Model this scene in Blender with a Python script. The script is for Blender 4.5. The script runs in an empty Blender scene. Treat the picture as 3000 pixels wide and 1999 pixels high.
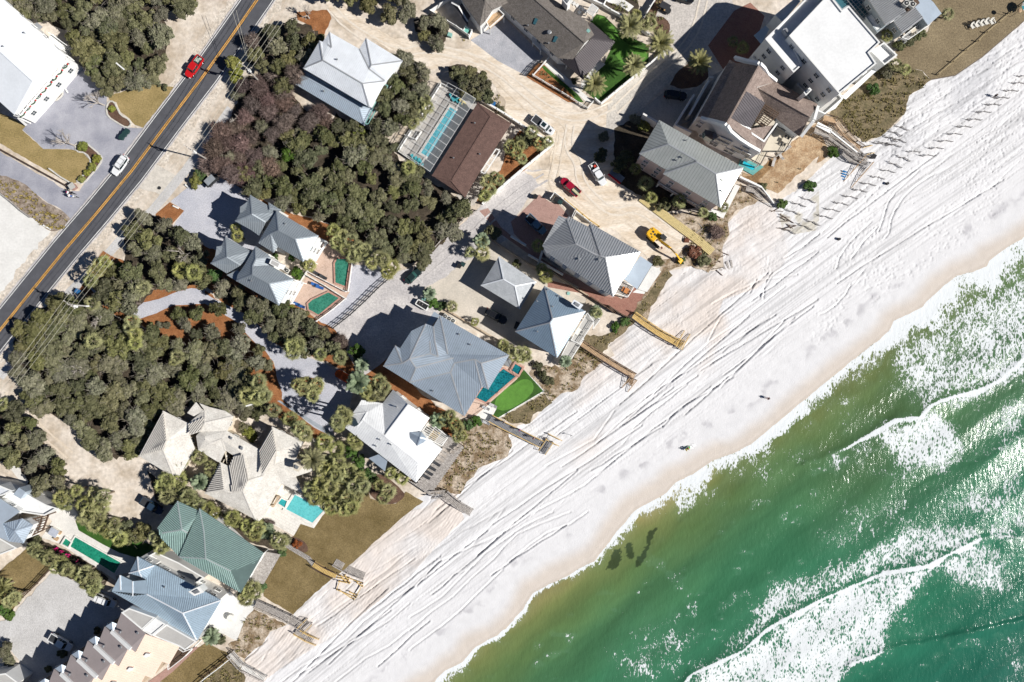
import bpy, bmesh, math, random
import numpy as np
from mathutils import Vector, Matrix
from mathutils.geometry import tessellate_polygon
random.seed(11); RNG = np.random.RandomState(7)
R = math.radians
SC = bpy.context.scene; COL = SC.collection
# ---------------------------------------------------------------- camera, sky, sun
PXM = 13.0; HC = 180.0; ZW = -1.8       # plan scale (plan units per metre), camera height, sea level
cam = bpy.data.objects.new('camera', bpy.data.cameras.new('camera')); COL.objects.link(cam)
cam.location = (0, 0, HC); cam.data.sensor_width = 36
cam.data.lens = 36*HC/(3000/PXM); cam.data.clip_end = 3000; cam.data.clip_start = 1
SC.camera = cam
SUN_EL = R(41); SUN_AZ = math.atan2(-0.245, 0.97)          # towards the sun, in the ground plane
W = bpy.data.worlds.new('World'); SC.world = W; W.use_nodes = True
nt = W.node_tree; sky = nt.nodes.new('ShaderNodeTexSky'); sky.sky_type = 'NISHITA'; sky.sun_disc = False; sky.altitude = 3500; sky.dust_density = 0.1; sky.ozone_density = 4.0; sky.air_density = 0.8
sky.sun_elevation = SUN_EL; sky.sun_rotation = math.pi/2 - SUN_AZ
nt.links.new(sky.outputs[0], nt.nodes['Background'].inputs[0]); nt.nodes['Background'].inputs[1].default_value = 0.05
sun = bpy.data.objects.new('sun', bpy.data.lights.new('sun', 'SUN')); COL.objects.link(sun)
sun.data.energy = 5.0; sun.data.angle = R(0.5); sun.data.color = (1.0, 0.965, 0.915)
sd = Vector((math.cos(SUN_EL)*math.cos(SUN_AZ), math.cos(SUN_EL)*math.sin(SUN_AZ), math.sin(SUN_EL)))
sun.rotation_euler = sd.to_track_quat('Z', 'Y').to_euler()
SC.view_settings.view_transform = 'Standard'; SC.view_settings.look = 'None'
SC.view_settings.exposure = 0.32; SC.view_settings.gamma = 1
# ---------------------------------------------------------------- plan helpers
TL = dict(A=(0,0),B=(600,0),C=(1200,0),D=(1800,0),E=(0,500),F=(600,500),G=(1200,500),H=(1800,400),I=(0,1000),
   J=(600,1000),K=(1200,1000),L=(0,1499),M=(600,1499),N=(2400,0),O=(2400,500),Q=(1700,800),
   R=(1200,1500),S=(1800,1300),U=(2400,1000),V=(1500,0),X=(0,0))
TS = dict(R=3.142, S=2.2433, U=1.57, V=5.2275, X=1.0)
def t(k, s):                    # survey sheet letter + numbers -> plan points
 v = [float(q) for q in s.split()]; o = TL[k]; sc = TS.get(k, 3.1367)
 return [(o[0]+v[i]/sc, o[1]+v[i+1]/sc) for i in range(0, len(v), 2)]
def P(x, y, z=0.0):
 k = (HC-z)/HC/PXM
 return Vector(((x-1500)*k, -(y-999.5)*k, z))
def srgb(r, g, b):
 f = lambda c: (c/255/12.92 if c/255 <= .04045 else ((c/255+.055)/1.055)**2.4)
 return (f(r), f(g), f(b))
# ---------------------------------------------------------------- materials
MATS = {}
def mat(name, col, rough=.8, var=.15, scale=1.0, bump=0.0, bscale=12, metal=0, col2=None, stretch=(1,1,1), rot=0,
  spec=.3, rnd=0.0, fine=0.0, fscale=25, seed=0, bdist=.1, thr=(.35,.65)):
 if name in MATS: return MATS[name]
 m = bpy.data.materials.new(name); m.use_nodes = True; n = m.node_tree.nodes; l = m.node_tree.links
 b = n['Principled BSDF']; b.inputs['Roughness'].default_value = rough; b.inputs['Metallic'].default_value = metal
 b.inputs['Specular IOR Level'].default_value = spec
 tc = n.new('ShaderNodeTexCoord'); mp = n.new('ShaderNodeMapping'); l.new(tc.outputs['Object'], mp.inputs[0])
 mp.inputs['Rotation'].default_value = (0,0,rot); mp.inputs['Scale'].default_value = stretch
 mp.inputs['Location'].default_value = (seed*3.1, seed*1.7, seed)
 nz = n.new('ShaderNodeTexNoise'); nz.inputs['Scale'].default_value = scale; nz.inputs['Detail'].default_value = 6
 nz.inputs['Roughness'].default_value = .65
 l.new(mp.outputs[0], nz.inputs[0])
 c1 = [c*(1-var) for c in col]; c2 = [min(1, c*(1+var)) for c in col] if col2 is None else col2
 if col2 is not None: c1 = col
 rp = n.new('ShaderNodeValToRGB'); rp.color_ramp.elements[0].position = thr[0]; rp.color_ramp.elements[1].position = thr[1]
 rp.color_ramp.elements[0].color = (*c1, 1); rp.color_ramp.elements[1].color = (*c2, 1)
 l.new(nz.outputs[0], rp.inputs[0]); out = rp.outputs[0]
 def mul(sock, val_sock, lo, hi):
  mr = n.new('ShaderNodeMapRange'); mr.inputs[1].default_value = .25; mr.inputs[2].default_value = .75
  mr.inputs[3].default_value = lo; mr.inputs[4].default_value = hi; l.new(val_sock, mr.inputs[0])
  mx = n.new('ShaderNodeVectorMath'); mx.operation = 'SCALE'; l.new(sock, mx.inputs[0]); l.new(mr.outputs[0], mx.inputs['Scale'])
  return mx.outputs[0]
 if fine:
  f = n.new('ShaderNodeTexNoise'); f.inputs['Scale'].default_value = fscale; f.inputs['Detail'].default_value = 3
  l.new(mp.outputs[0], f.inputs[0]); out = mul(out, f.outputs[0], 1-fine, 1+fine)
 if rnd:
  oi = n.new('ShaderNodeObjectInfo'); mr = n.new('ShaderNodeMapRange'); mr.inputs[3].default_value = 1-rnd; mr.inputs[4].default_value = 1+rnd
  l.new(oi.outputs['Random'], mr.inputs[0])
  hs = n.new('ShaderNodeHueSaturation'); l.new(out, hs.inputs['Color']); l.new(mr.outputs[0], hs.inputs['Value'])
  h2 = n.new('ShaderNodeMapRange'); h2.inputs[3].default_value = .5-rnd*.07; h2.inputs[4].default_value = .5+rnd*.05
  ml = n.new('ShaderNodeMath'); ml.operation = 'MULTIPLY'; ml.inputs[1].default_value = 7.3; l.new(oi.outputs['Random'], ml.inputs[0])
  fr = n.new('ShaderNodeMath'); fr.operation = 'FRACT'; l.new(ml.outputs[0], fr.inputs[0]); l.new(fr.outputs[0], h2.inputs[0]); l.new(h2.outputs[0], hs.inputs['Hue'])
  s2 = n.new('ShaderNodeMapRange'); s2.inputs[3].default_value = 1-rnd*.8; s2.inputs[4].default_value = 1+rnd*.5
  m3 = n.new('ShaderNodeMath'); m3.operation = 'MULTIPLY'; m3.inputs[1].default_value = 13.7; l.new(oi.outputs['Random'], m3.inputs[0])
  f3 = n.new('ShaderNodeMath'); f3.operation = 'FRACT'; l.new(m3.outputs[0], f3.inputs[0]); l.new(f3.outputs[0], s2.inputs[0]); l.new(s2.outputs[0], hs.inputs['Saturation'])
  out = hs.outputs[0]
 l.new(out, b.inputs['Base Color'])
 if bump:
  bn = n.new('ShaderNodeTexNoise'); bn.inputs['Scale'].default_value = bscale; bn.inputs['Detail'].default_value = 5
  l.new(mp.outputs[0], bn.inputs[0])
  bp = n.new('ShaderNodeBump'); bp.inputs['Strength'].default_value = bump; bp.inputs['Distance'].default_value = bdist
  l.new(bn.outputs[0], bp.inputs['Height']); l.new(bp.outputs[0], b.inputs['Normal'])
 MATS[name] = m; return m
def brickmat(name, c1, c2, cm, scale, rot=0, bump=.3, wid=.5, hgt=.25, mortar=.02, var=.2):
 if name in MATS: return MATS[name]
 m = mat(name, c1, rough=.85, var=var, scale=.7, fine=.2); n = m.node_tree.nodes; l = m.node_tree.links
 b = n['Principled BSDF']; src = b.inputs['Base Color'].links[0].from_socket
 tc = n.new('ShaderNodeTexCoord'); mp = n.new('ShaderNodeMapping'); l.new(tc.outputs['Object'], mp.inputs[0]); mp.inputs['Rotation'].default_value = (0,0,rot)
 br = n.new('ShaderNodeTexBrick'); br.inputs['Scale'].default_value = scale; l.new(mp.outputs[0], br.inputs[0])
 br.inputs['Brick Width'].default_value = wid; br.inputs['Row Height'].default_value = hgt; br.inputs['Mortar Size'].default_value = mortar
 br.inputs['Color2'].default_value = (*c2, 1); br.inputs['Mortar'].default_value = (*cm, 1); l.new(src, br.inputs['Color1'])
 l.new(br.outputs[0], b.inputs['Base Color'])
 return m
def water_mat(name, c1, c2, rough=.08, scale=1.6, bump=.25, spots=.35):
 if name in MATS: return MATS[name]
 m = mat(name, c1, rough=rough, col2=c2, scale=scale, bump=bump, bscale=2.2, spec=.5, thr=(.3,.7), bdist=.15)
 n = m.node_tree.nodes; l = m.node_tree.links; b = n['Principled BSDF']; src = b.inputs['Base Color'].links[0].from_socket
 tc = n.new('ShaderNodeTexCoord'); v = n.new('ShaderNodeTexVoronoi'); v.feature = 'DISTANCE_TO_EDGE'; v.inputs['Scale'].default_value = 1.7
 nz = n.new('ShaderNodeTexNoise'); nz.inputs['Scale'].default_value = 1.5; l.new(tc.outputs['Object'], nz.inputs[0])
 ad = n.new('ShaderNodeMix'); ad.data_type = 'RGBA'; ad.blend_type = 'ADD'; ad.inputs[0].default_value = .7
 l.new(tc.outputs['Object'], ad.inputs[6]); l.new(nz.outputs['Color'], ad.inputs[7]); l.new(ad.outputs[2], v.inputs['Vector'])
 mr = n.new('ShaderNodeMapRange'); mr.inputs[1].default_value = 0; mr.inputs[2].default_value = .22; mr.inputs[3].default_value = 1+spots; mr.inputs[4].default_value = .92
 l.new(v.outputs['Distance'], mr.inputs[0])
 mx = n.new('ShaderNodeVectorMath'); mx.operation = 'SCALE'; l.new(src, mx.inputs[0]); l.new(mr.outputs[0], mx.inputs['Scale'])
 l.new(mx.outputs[0], b.inputs['Base Color']); return m
# ---------------------------------------------------------------- object helpers
def wloc(o):
 v = Vector((0,0,0))
 while o is not None: v = v + o.location; o = o.parent
 return v
def tag(o, label=None, cat=None, group=None, kind=None):
 if label: o['label'] = label
 if cat: o['category'] = cat
 if group: o['group'] = group
 if kind: o['kind'] = kind
 return o
def thing(name, label, cat, loc=(0,0,0), group=None, rz=0):
 o = bpy.data.objects.new(name, None); COL.objects.link(o); o.location = loc; o.rotation_euler = (0,0,rz)
 o.empty_display_size = .5
 return tag(o, label, cat, group)
def copy_tree(o, parent=None):
 c = o.copy(); COL.objects.link(c); c.parent = parent
 for ch in list(o.children):
  copy_tree(ch, c)
 return c
class MB:
 def __init__(s): s.v = []; s.f = []; s.m = []
 def add(s, vs, fs, mi=0):
  k = len(s.v); s.v += [tuple(v) for v in vs]; s.f += [tuple(i+k for i in f) for f in fs]; s.m += [mi]*len(fs); return s
 def poly(s, pts, mi=0): return s.add(pts, [tuple(range(len(pts)))], mi)
 def box(s, c, d, rz=0, mi=0):
  cx,cy,cz = c; x,y,z = d[0]/2,d[1]/2,d[2]/2; co,si = math.cos(rz), math.sin(rz)
  vs = [(cx+a*x*co-b*y*si, cy+a*x*si+b*y*co, cz+e*z) for e in (-1,1) for a,b in ((-1,-1),(1,-1),(1,1),(-1,1))]
  return s.add(vs, [(3,2,1,0),(4,5,6,7),(0,1,5,4),(1,2,6,5),(2,3,7,6),(3,0,4,7)], mi)
 def beam(s, p, q, w, h, mi=0, up=None):
  p = Vector(p); q = Vector(q); d = q-p
  if d.length < 1e-4: return s
  u = Vector((0,0,1)) if up is None else Vector(up)
  sx = d.cross(u)
  if sx.length < 1e-4: sx = d.cross(Vector((1,0,0)))
  sx = sx.normalized()*w/2; uy = sx.cross(d).normalized()*h/2
  vs = [e+a*sx+b*uy for e in (p,q) for a,b in ((-1,-1),(1,-1),(1,1),(-1,1))]
  return s.add(vs, [(0,1,2,3),(7,6,5,4),(4,5,1,0),(5,6,2,1),(6,7,3,2),(7,4,0,3)], mi)
 def prism(s, pts, z0, z1, mi=0, top=None):
  n = len(pts); tp = pts if top is None else top
  vs = [(p[0],p[1],z0) for p in pts]+[(p[0],p[1],z1) for p in tp]
  fs = [tuple(range(n))[::-1], tuple(range(n,2*n))]+[(i,(i+1)%n,(i+1)%n+n,i+n) for i in range(n)]
  return s.add(vs, fs, mi)
 def tube(s, p, q, r0, r1=None, n=8, mi=0):
  p = Vector(p); q = Vector(q); r1 = r0 if r1 is None else r1; d = (q-p)
  if d.length < 1e-5: return s
  a = d.orthogonal().normalized(); b = d.normalized().cross(a)
  vs = [e+(a*math.cos(2*math.pi*i/n)+b*math.sin(2*math.pi*i/n))*r for e,r in ((p,r0),(q,r1)) for i in range(n)]
  return s.add(vs, [(i,(i+1)%n,(i+1)%n+n,i+n) for i in range(n)]+[tuple(range(n))[::-1], tuple(range(n,2*n))], mi)
 def rings(s, rs, mi=0, cap=True):       # loft through rings of equal count
  n = len(rs[0]); vs = [p for r in rs for p in r]; fs = []
  for k in range(len(rs)-1):
   fs += [(k*n+i, k*n+(i+1)%n, (k+1)*n+(i+1)%n, (k+1)*n+i) for i in range(n)]
  if cap: fs += [tuple(range(n))[::-1], tuple(range((len(rs)-1)*n, len(rs)*n))]
  return s.add(vs, fs, mi)
 def ball(s, c, r, n=10, m=6, mi=0):
  rx,ry,rz = (r,r,r) if not hasattr(r,'__len__') else r
  rs = [[(c[0]+rx*math.sin(math.pi*(k+.01)/(m+.02))*math.cos(2*math.pi*i/n), c[1]+ry*math.sin(math.pi*(k+.01)/(m+.02))*math.sin(2*math.pi*i/n), c[2]-rz*math.cos(math.pi*k/m)) for i in range(n)] for k in range(m+1)]
  return s.rings(rs, mi)
 def build(s, name, mats, parent=None, smooth=False, bevel=0):
  me = bpy.data.meshes.new(name); off = wloc(parent) if parent else Vector((0,0,0))
  me.from_pydata([(v[0]-off.x, v[1]-off.y, v[2]-off.z) for v in s.v], [], s.f)
  for m in (mats if isinstance(mats,(list,tuple)) else [mats]): me.materials.append(m)
  if any(s.m): me.polygons.foreach_set('material_index', s.m)
  if smooth: me.polygons.foreach_set('use_smooth', [True]*len(s.f))
  me.update()
  o = bpy.data.objects.new(name, me); COL.objects.link(o); o.parent = parent
  if bevel:
   b = o.modifiers.new('bevel', 'BEVEL'); b.width = bevel; b.segments = 2; b.limit_method = 'ANGLE'
  return o
def sarea(p): return sum(p[i][0]*p[(i+1)%len(p)][1]-p[(i+1)%len(p)][0]*p[i][1] for i in range(len(p)))/2
def rough_edge(pts, step=12, amp=2.0, seed=0):
 rr = random.Random(seed); out = []
 n = len(pts)
 for i in range(n):
  a = pts[i]; b = pts[(i+1)%n]; L = math.hypot(b[0]-a[0], b[1]-a[1]); k = max(1, int(L/step))
  for j in range(k):
   f = j/k; e = amp if j else amp*.5
   out.append((a[0]+(b[0]-a[0])*f+rr.uniform(-e,e), a[1]+(b[1]-a[1])*f+rr.uniform(-e,e)))
 return out
def smooth_poly(pts, it=2):
 for _ in range(it):
  o = []
  for i in range(len(pts)):
   a = pts[i]; b = pts[(i+1)%len(pts)]
   o += [(a[0]*.75+b[0]*.25, a[1]*.75+b[1]*.25), (a[0]*.25+b[0]*.75, a[1]*.25+b[1]*.75)]
  pts = o
 return pts
LAYER = [0]
def sheet(name, pts, m, amp=0, z=None, smooth=0, step=12, kind='structure', label=None):
 LAYER[0] += 1
 z = .01+.0007*LAYER[0] if z is None else z
 if smooth: pts = smooth_poly(pts, smooth)
 if amp: pts = rough_edge(pts, step, amp, len(pts)+LAYER[0])
 p = [P(x, y, z) for x, y in pts]
 if sarea(p) < 0: p = p[::-1]
 o = MB(); tri = tessellate_polygon([p]); o.add(p, [tuple(f) if sarea([p[i] for i in f]) > 0 else tuple(f)[::-1] for f in tri])
 ob = o.build(name, m); tag(ob, kind=kind, label=label); return ob
def strip(name, line, w, m, z=None, amp=0, step=12):
 L, Rr = [], []
 for i, p in enumerate(line):
  a = line[max(0,i-1)]; b = line[min(len(line)-1,i+1)]; dx,dy = b[0]-a[0], b[1]-a[1]; d = math.hypot(dx,dy)
  nx,ny = -dy/d*w*PXM/2, dx/d*w*PXM/2; L.append((p[0]+nx,p[1]+ny)); Rr.append((p[0]-nx,p[1]-ny))
 return sheet(name, L+Rr[::-1], m, amp=amp, z=z, step=step)
def inpoly(x, y, poly):
 c = False; n = len(poly)
 for i in range(n):
  x1,y1 = poly[i]; x2,y2 = poly[i-1]
  if (y1 > y) != (y2 > y) and x < (x2-x1)*(y-y1)/(y2-y1)+x1: c = not c
 return c
def inpoly_np(X, Y, poly):
 c = np.zeros(X.shape, bool); n = len(poly)
 for i in range(n):
  x1,y1 = poly[i]; x2,y2 = poly[i-1]
  if y1 == y2: continue
  c ^= ((y1 > Y) != (y2 > Y)) & (X < (x2-x1)*(Y-y1)/(y2-y1)+x1)
 return c
# fractal value noise in numpy
_LAT = RNG.rand(256,256)
def vnoise(x, y):
 xi = np.floor(x).astype(int); yi = np.floor(y).astype(int); fx = x-xi; fy = y-yi
 fx = fx*fx*(3-2*fx); fy = fy*fy*(3-2*fy); g = lambda a, b: _LAT[a & 255, b & 255]
 return (g(xi,yi)*(1-fx)+g(xi+1,yi)*fx)*(1-fy)+(g(xi,yi+1)*(1-fx)+g(xi+1,yi+1)*fx)*fy
def fbm(x, y, o=4):
 s = 0; a = .5; tot = 0
 for k in range(o): s = s+a*vnoise(x*2**k+17*k, y*2**k+31*k); tot += a; a *= .5
 return s/tot
def pdist(X, Y, line):          # distance to polyline, signed by side, and run along it
 best = np.full(X.shape, 1e9); sg = np.ones(X.shape); run = np.zeros(X.shape); acc = 0
 for i in range(len(line)-1):
  x1,y1 = line[i]; x2,y2 = line[i+1]; dx,dy = x2-x1,y2-y1; L = math.hypot(dx,dy)
  u = np.clip(((X-x1)*dx+(Y-y1)*dy)/L/L, 0, 1); d = np.hypot(X-x1-u*dx, Y-y1-u*dy)
  k = d < best; best = np.where(k, d, best); sg = np.where(k, np.sign(dx*(Y-y1)-dy*(X-x1)), sg); run = np.where(k, acc+u*L, run)
  acc += L
 return best*sg, run
# ---------------------------------------------------------------- ground materials
M_ground = mat('sandy_ground', (.46,.385,.30), scale=.16, fine=.20, fscale=1.1, bump=.5, bscale=1.6, bdist=.12, col2=(.66,.59,.51), thr=(.38,.60))
M_sandlane = mat('sand_lane', (.56,.46,.345), scale=.3, stretch=(.55,1.7,1), rot=R(32), fine=.16, fscale=2.2, bump=.5, bscale=1.6, bdist=.12, col2=(.72,.645,.55), thr=(.36,.62))
M_asphalt = mat('asphalt', (.085,.087,.098), rough=.9, scale=.5, var=.12, fine=.22, fscale=9, bump=.25, bscale=30)
M_white_paint = mat('white_paint', (.72,.72,.70), rough=.7, fine=.18, fscale=5)
M_yellow_paint = mat('yellow_paint', (.72,.36,.05), rough=.7, fine=.2, fscale=4)
M_gravel = mat('grey_gravel', (.27,.275,.32), scale=.18, col2=(.40,.40,.44), fine=.22, fscale=6, bump=.8, bscale=9)
M_gravel2 = mat('pale_gravel', (.42,.43,.48), scale=.25, col2=(.52,.52,.56), fine=.25, fscale=5, bump=.9, bscale=9)
M_gravel3 = mat('lane_gravel', (.40,.38,.38), scale=.2, col2=(.58,.55,.53), fine=.22, fscale=2.6, bump=.5, bscale=3)
M_gravel4 = mat('lot_gravel', (.46,.45,.44), scale=.2, col2=(.56,.55,.54), fine=.15, fscale=3, bump=.8, bscale=6)
M_lot = mat('pale_lot', (.62,.61,.58), scale=.2, col2=(.72,.71,.68), fine=.08, fscale=2)
M_conc = mat('concrete', (.45,.44,.41), scale=.3, var=.12, fine=.12, fscale=5, bump=.15)
M_conc_w = mat('white_concrete', (.68,.67,.64), scale=.4, var=.08, fine=.08, fscale=5)
M_lawn = mat('winter_lawn', (.25,.19,.075), scale=.22, col2=(.36,.27,.12), fine=.3, fscale=3.5, bump=1, bscale=9)
M_lawn_d = mat('brown_lawn', (.145,.105,.04), scale=.18, col2=(.235,.175,.08), fine=.35, fscale=3.5, bump=1, bscale=9)
M_lawn_b = mat('dormant_lawn', (.17,.13,.075), scale=.1, col2=(.255,.20,.12), fine=.35, fscale=3, bump=1, bscale=9)
M_green = mat('artificial_turf', (.035,.095,.012), scale=.8, var=.25, fine=.25, fscale=8, bump=.6)
M_green_l = mat('putting_green', (.085,.21,.03), scale=.8, var=.14, fine=.12, fscale=9)
M_mulch = mat('orange_mulch', (.22,.085,.03), scale=.5, col2=(.34,.15,.06), fine=.4, fscale=5, bump=1, bscale=7)
M_mulch_d = mat('dark_mulch', (.09,.05,.035), scale=.6, col2=(.15,.09,.06), fine=.4, fscale=5, bump=1, bscale=7)
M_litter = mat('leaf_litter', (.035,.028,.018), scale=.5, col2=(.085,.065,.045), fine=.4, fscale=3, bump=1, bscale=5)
M_soil = mat('orange_soil', (.27,.16,.08), scale=.5, col2=(.48,.36,.23), fine=.3, fscale=3, bump=1, bscale=4)
M_soil_d = mat('brown_soil', (.17,.10,.045), scale=.5, col2=(.28,.17,.08), fine=.35, fscale=3, bump=1, bscale=4)
M_paver = brickmat('pink_pavers', (.52,.38,.30), (.60,.46,.38), (.38,.27,.21), 1.6, rot=.6)
M_brick = brickmat('red_brick_paving', (.27,.12,.09), (.36,.19,.14), (.2,.11,.09), 2.2, rot=.7)
M_brick_g = brickmat('mauve_brick_paving', (.33,.20,.17), (.42,.27,.23), (.28,.18,.15), 2.2, rot=.7)
M_wpav = brickmat('white_pavers', (.68,.65,.60), (.74,.71,.66), (.50,.48,.44), 1.0, rot=.5, wid=.9, hgt=.6)
M_gpav = brickmat('grey_pavers', (.42,.40,.38), (.50,.48,.45), (.26,.24,.22), 1.3, rot=1.0)
M_stone = mat('white_stones', (.5,.5,.48), scale=2.5, col2=(.75,.74,.71), thr=(.45,.55), bump=1, bscale=3)
M_dunesoil = mat('dune_litter', (.20,.14,.08), scale=.45, col2=(.50,.42,.33), fine=.35, fscale=2.5, bump=1, bscale=4, thr=(.42,.62))
M_dune2 = mat('dune_mat', (.10,.085,.04), scale=.5, col2=(.22,.17,.10), fine=.4, fscale=2.5, bump=1, bscale=4)
# ---------------------------------------------------------------- shore lines (plan units)
WL = [(700,2480),(900,2290),(1100,2120),(1215,2035)]+t('R','210 1568 330 1450 480 1380 600 1240 800 1130 920 1020 1040 890 1130 745 1270 670 1420 600 1560 520 1700 440')+\
  t('S','0 590 60 520 140 430 250 370 340 320 400 250 540 180 640 110 780 60 900 0')+[(2300,1216),(2400,1134),(2464,1080),(2540,1022)]+\
  t('O','640 1470 680 1380 830 1310 940 1250 1100 1090 1260 960 1400 930 1530 870 1560 820 1700 720 1882 600')+[(3100,625),(3300,480),(3600,250)]
WS = [(700,2460),(1150,2075),(1560,1745),(2000,1415),(2400,1120),(2700,895),(3100,615),(3600,240)]
# inland edge of the beach: lawns, scrub and dune toes
DUNE = [(300,2480),(560,2150),(700,2030)]+t('M','330 1500 375 1345 400 1310 530 1220 600 1110 740 1050 820 1000 810 945 960 780 1120 660 1190 600 1360 470 1470 370 1570 270 1700 160 1882 -10')+\
  t('K','60 1440 200 1400 470 1390 520 1270 620 1170 900 1060 940 960 900 880 1000 770 1120 740 1250 600 1400 480 1540 440 1600 320 1760 200 1882 130')+\
  t('Q','240 620 430 480 540 420 620 330 700 200 780 80 850 20')+t('H','500 1240 600 1215 720 1190 860 1250 1000 1200 990 1030 1060 900 1040 800 1160 680 1310 600 1460 620')+\
  [(2330,560),(2395,500),(2480,420),(2540,410)]+t('N','430 1310 600 1230 740 1110 780 1040 830 880 920 820 1030 735 1250 690 1500 520 1882 200')+[(3060,20),(3300,-170),(3500,-330)]
land = DUNE + [(3500,-2600),(-2600,-2600),(-2600,4000),(300,4000)]
_r = random.Random(3); _dl = []
for _a, _b in zip(DUNE, DUNE[1:]):
 _k = max(1, int(math.hypot(_b[0]-_a[0], _b[1]-_a[1])/9)); _dl += [(_a[0]+(_b[0]-_a[0])*j/_k+_r.uniform(-1.6,1.6), _a[1]+(_b[1]-_a[1])*j/_k+_r.uniform(-1.6,1.6)) for j in range(_k)]
g = sheet('ground', _dl + [(3500,-330),(3500,-3500),(-4000,-3500),(-4000,5000),(300,5000)], M_ground, z=0.0)
g['label'] = 'pale sandy ground of the inland lots'
# ---- beach: a relief of graded sand with tyre ruts, raked stripes and footprints
def grid(x0, x1, y0, y1, st, keep, zfun, colfun, name, m):
 xs = np.arange(x0, x1, st); ys = np.arange(y0, y1, st); X, Y = np.meshgrid(xs, ys)
 K = keep(X, Y)
 nid = -np.ones(K.shape, int); cell = K[:-1,:-1] & K[1:,:-1] & K[:-1,1:] & K[1:,1:]
 use = np.zeros(K.shape, bool); use[:-1,:-1] |= cell; use[1:,:-1] |= cell; use[:-1,1:] |= cell; use[1:,1:] |= cell
 nid[use] = np.arange(use.sum()); xx = X[use]; yy = Y[use]; z = zfun(xx, yy); cols = colfun(xx, yy)
 k = (HC-z)/HC/PXM; co = np.stack([(xx-1500)*k, -(yy-999.5)*k, z], 1)
 i, j = np.nonzero(cell); q = np.stack([nid[i+1,j], nid[i+1,j+1], nid[i,j+1], nid[i,j]], 1)
 me = bpy.data.meshes.new(name); me.vertices.add(len(co)); me.vertices.foreach_set('co', co.ravel().astype(np.float32))
 me.loops.add(q.size); me.loops.foreach_set('vertex_index', q.ravel().astype(np.int32)); me.polygons.add(len(q))
 me.polygons.foreach_set('loop_start', np.arange(0, q.size, 4, dtype=np.int32)); me.polygons.foreach_set('loop_total', np.full(len(q), 4, dtype=np.int32))
 me.polygons.foreach_set('use_smooth', np.ones(len(q), bool)); me.update(calc_edges=True)
 for an, arr in cols.items():
  at = me.attributes.new(an, 'FLOAT_COLOR', 'POINT'); at.data.foreach_set('color', np.concatenate([arr, np.ones((len(arr),1))], 1).ravel().astype(np.float32))
 me.materials.append(m); o = bpy.data.objects.new(name, me); COL.objects.link(o); return tag(o, kind='structure')
def sstep(a, b, x): u = np.clip((x-a)/(b-a), 0, 1); return u*u*(3-2*u)
FILL = [t('M','400 1330 540 1220 620 1100 760 1050 830 1000 830 940 980 790 1130 680 1190 600 1360 470 1470 370 1570 270 1700 160 1882 -10')+[(1240,1490),(1330,1430),(1360,1520),(1280,1600),(1200,1690),(1000,1850),(820,1960),(640,2100),(600,2060)],
  t('Q','560 400 640 330 700 200 780 80 850 0')+t('H','500 1240 600 1215 720 1190 860 1250 1000 1200 990 1030 1060 900 1040 800 1160 680 1310 600 1460 640 1560 900 1600 1100 1500 1250 1300 1400 1000 1500')+[(2100,930),(2020,1000),(1900,1000),(1800,930)],
  t('Q','300 600 480 470 700 660 900 690 620 980 540 940 400 850 220 720'), t('K','1300 560 1540 440 1760 210 1882 330 1882 600 1500 900 1380 900 1250 840 1000 770')]
RAKE = [(FILL[0], .62), (FILL[2], -.58), (FILL[3], -.6)]
CURVES = []
for s in ('O|1056 30 900 130 780 240 700 360 660 460 640 580 600 620','O|920 0 800 110 700 200 630 300 600 400 570 500 545 560','O|480 470 340 600 250 700 190 800 155 905','O|540 520 420 640 340 750 290 820',
   'O|290 1045 240 1140 160 1230 60 1300 0 1325','Q|1882 430 1680 650 1440 900 1290 1050','Q|1400 330 1300 400 1240 500 1180 620','Q|1560 180 1620 60','Q|1650 220 1720 60 1760 0',
   'R|1640 0 1480 110 1270 190 1100 310 920 460','R|860 530 640 740 480 900 300 1050 130 1170 0 1270','R|1480 0 1200 110 1000 200 880 310 780 430 560 620 400 780 200 920 0 1090','R|1100 30 900 170 640 290 400 400 250 470 60 690',
   'R|1320 0 1050 130 700 380 480 600 300 780 120 900 0 970','K|1882 1100 1600 1330 1400 1440 1150 1568','K|1882 640 1700 900 1500 1010 1250 1150','M|1882 700 1640 880 1460 1010 1300 1180 1110 1300 900 1420 700 1568',
   'M|1882 840 1700 1000 1500 1120 1280 1240 1060 1380 860 1500','M|1882 1080 1700 1230 1480 1350 1290 1500 1200 1568','Q|750 1420 900 1250 1100 1130 1400 960','Q|1882 120 1500 420 1180 640 900 900 640 1150 330 1400 150 1568',
   'H|1840 1050 1600 1180 1450 1280 1380 1400 1370 1490','H|1680 1270 1350 1320 1100 1430 900 1540'):
 k, v = s.split('|'); CURVES.append(t(k, v))
_rc = random.Random(12); _seg = []
for _i in range(34):
 _d = _rc.uniform(120, 430); _s0 = _rc.uniform(250, 2500); _L = _rc.uniform(120, 620); _dr = _rc.uniform(-.10, .10); _c = []
 for _k in range(7):
  _s = _s0+_L*_k/6; _a = 0
  for (_x1,_y1),(_x2,_y2) in zip(WS, WS[1:]):
   _l = math.hypot(_x2-_x1, _y2-_y1)
   if _s <= _a+_l or (_x2,_y2) == WS[-1]: _f = (_s-_a)/_l; _dd = _d+_dr*_L*_k/6+_rc.uniform(-2.5,2.5); _c.append((_x1+(_x2-_x1)*_f+(_y2-_y1)/_l*_dd, _y1+(_y2-_y1)*_f-(_x2-_x1)/_l*_dd)); break
   _a += _l
 CURVES.append(_c)
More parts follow.
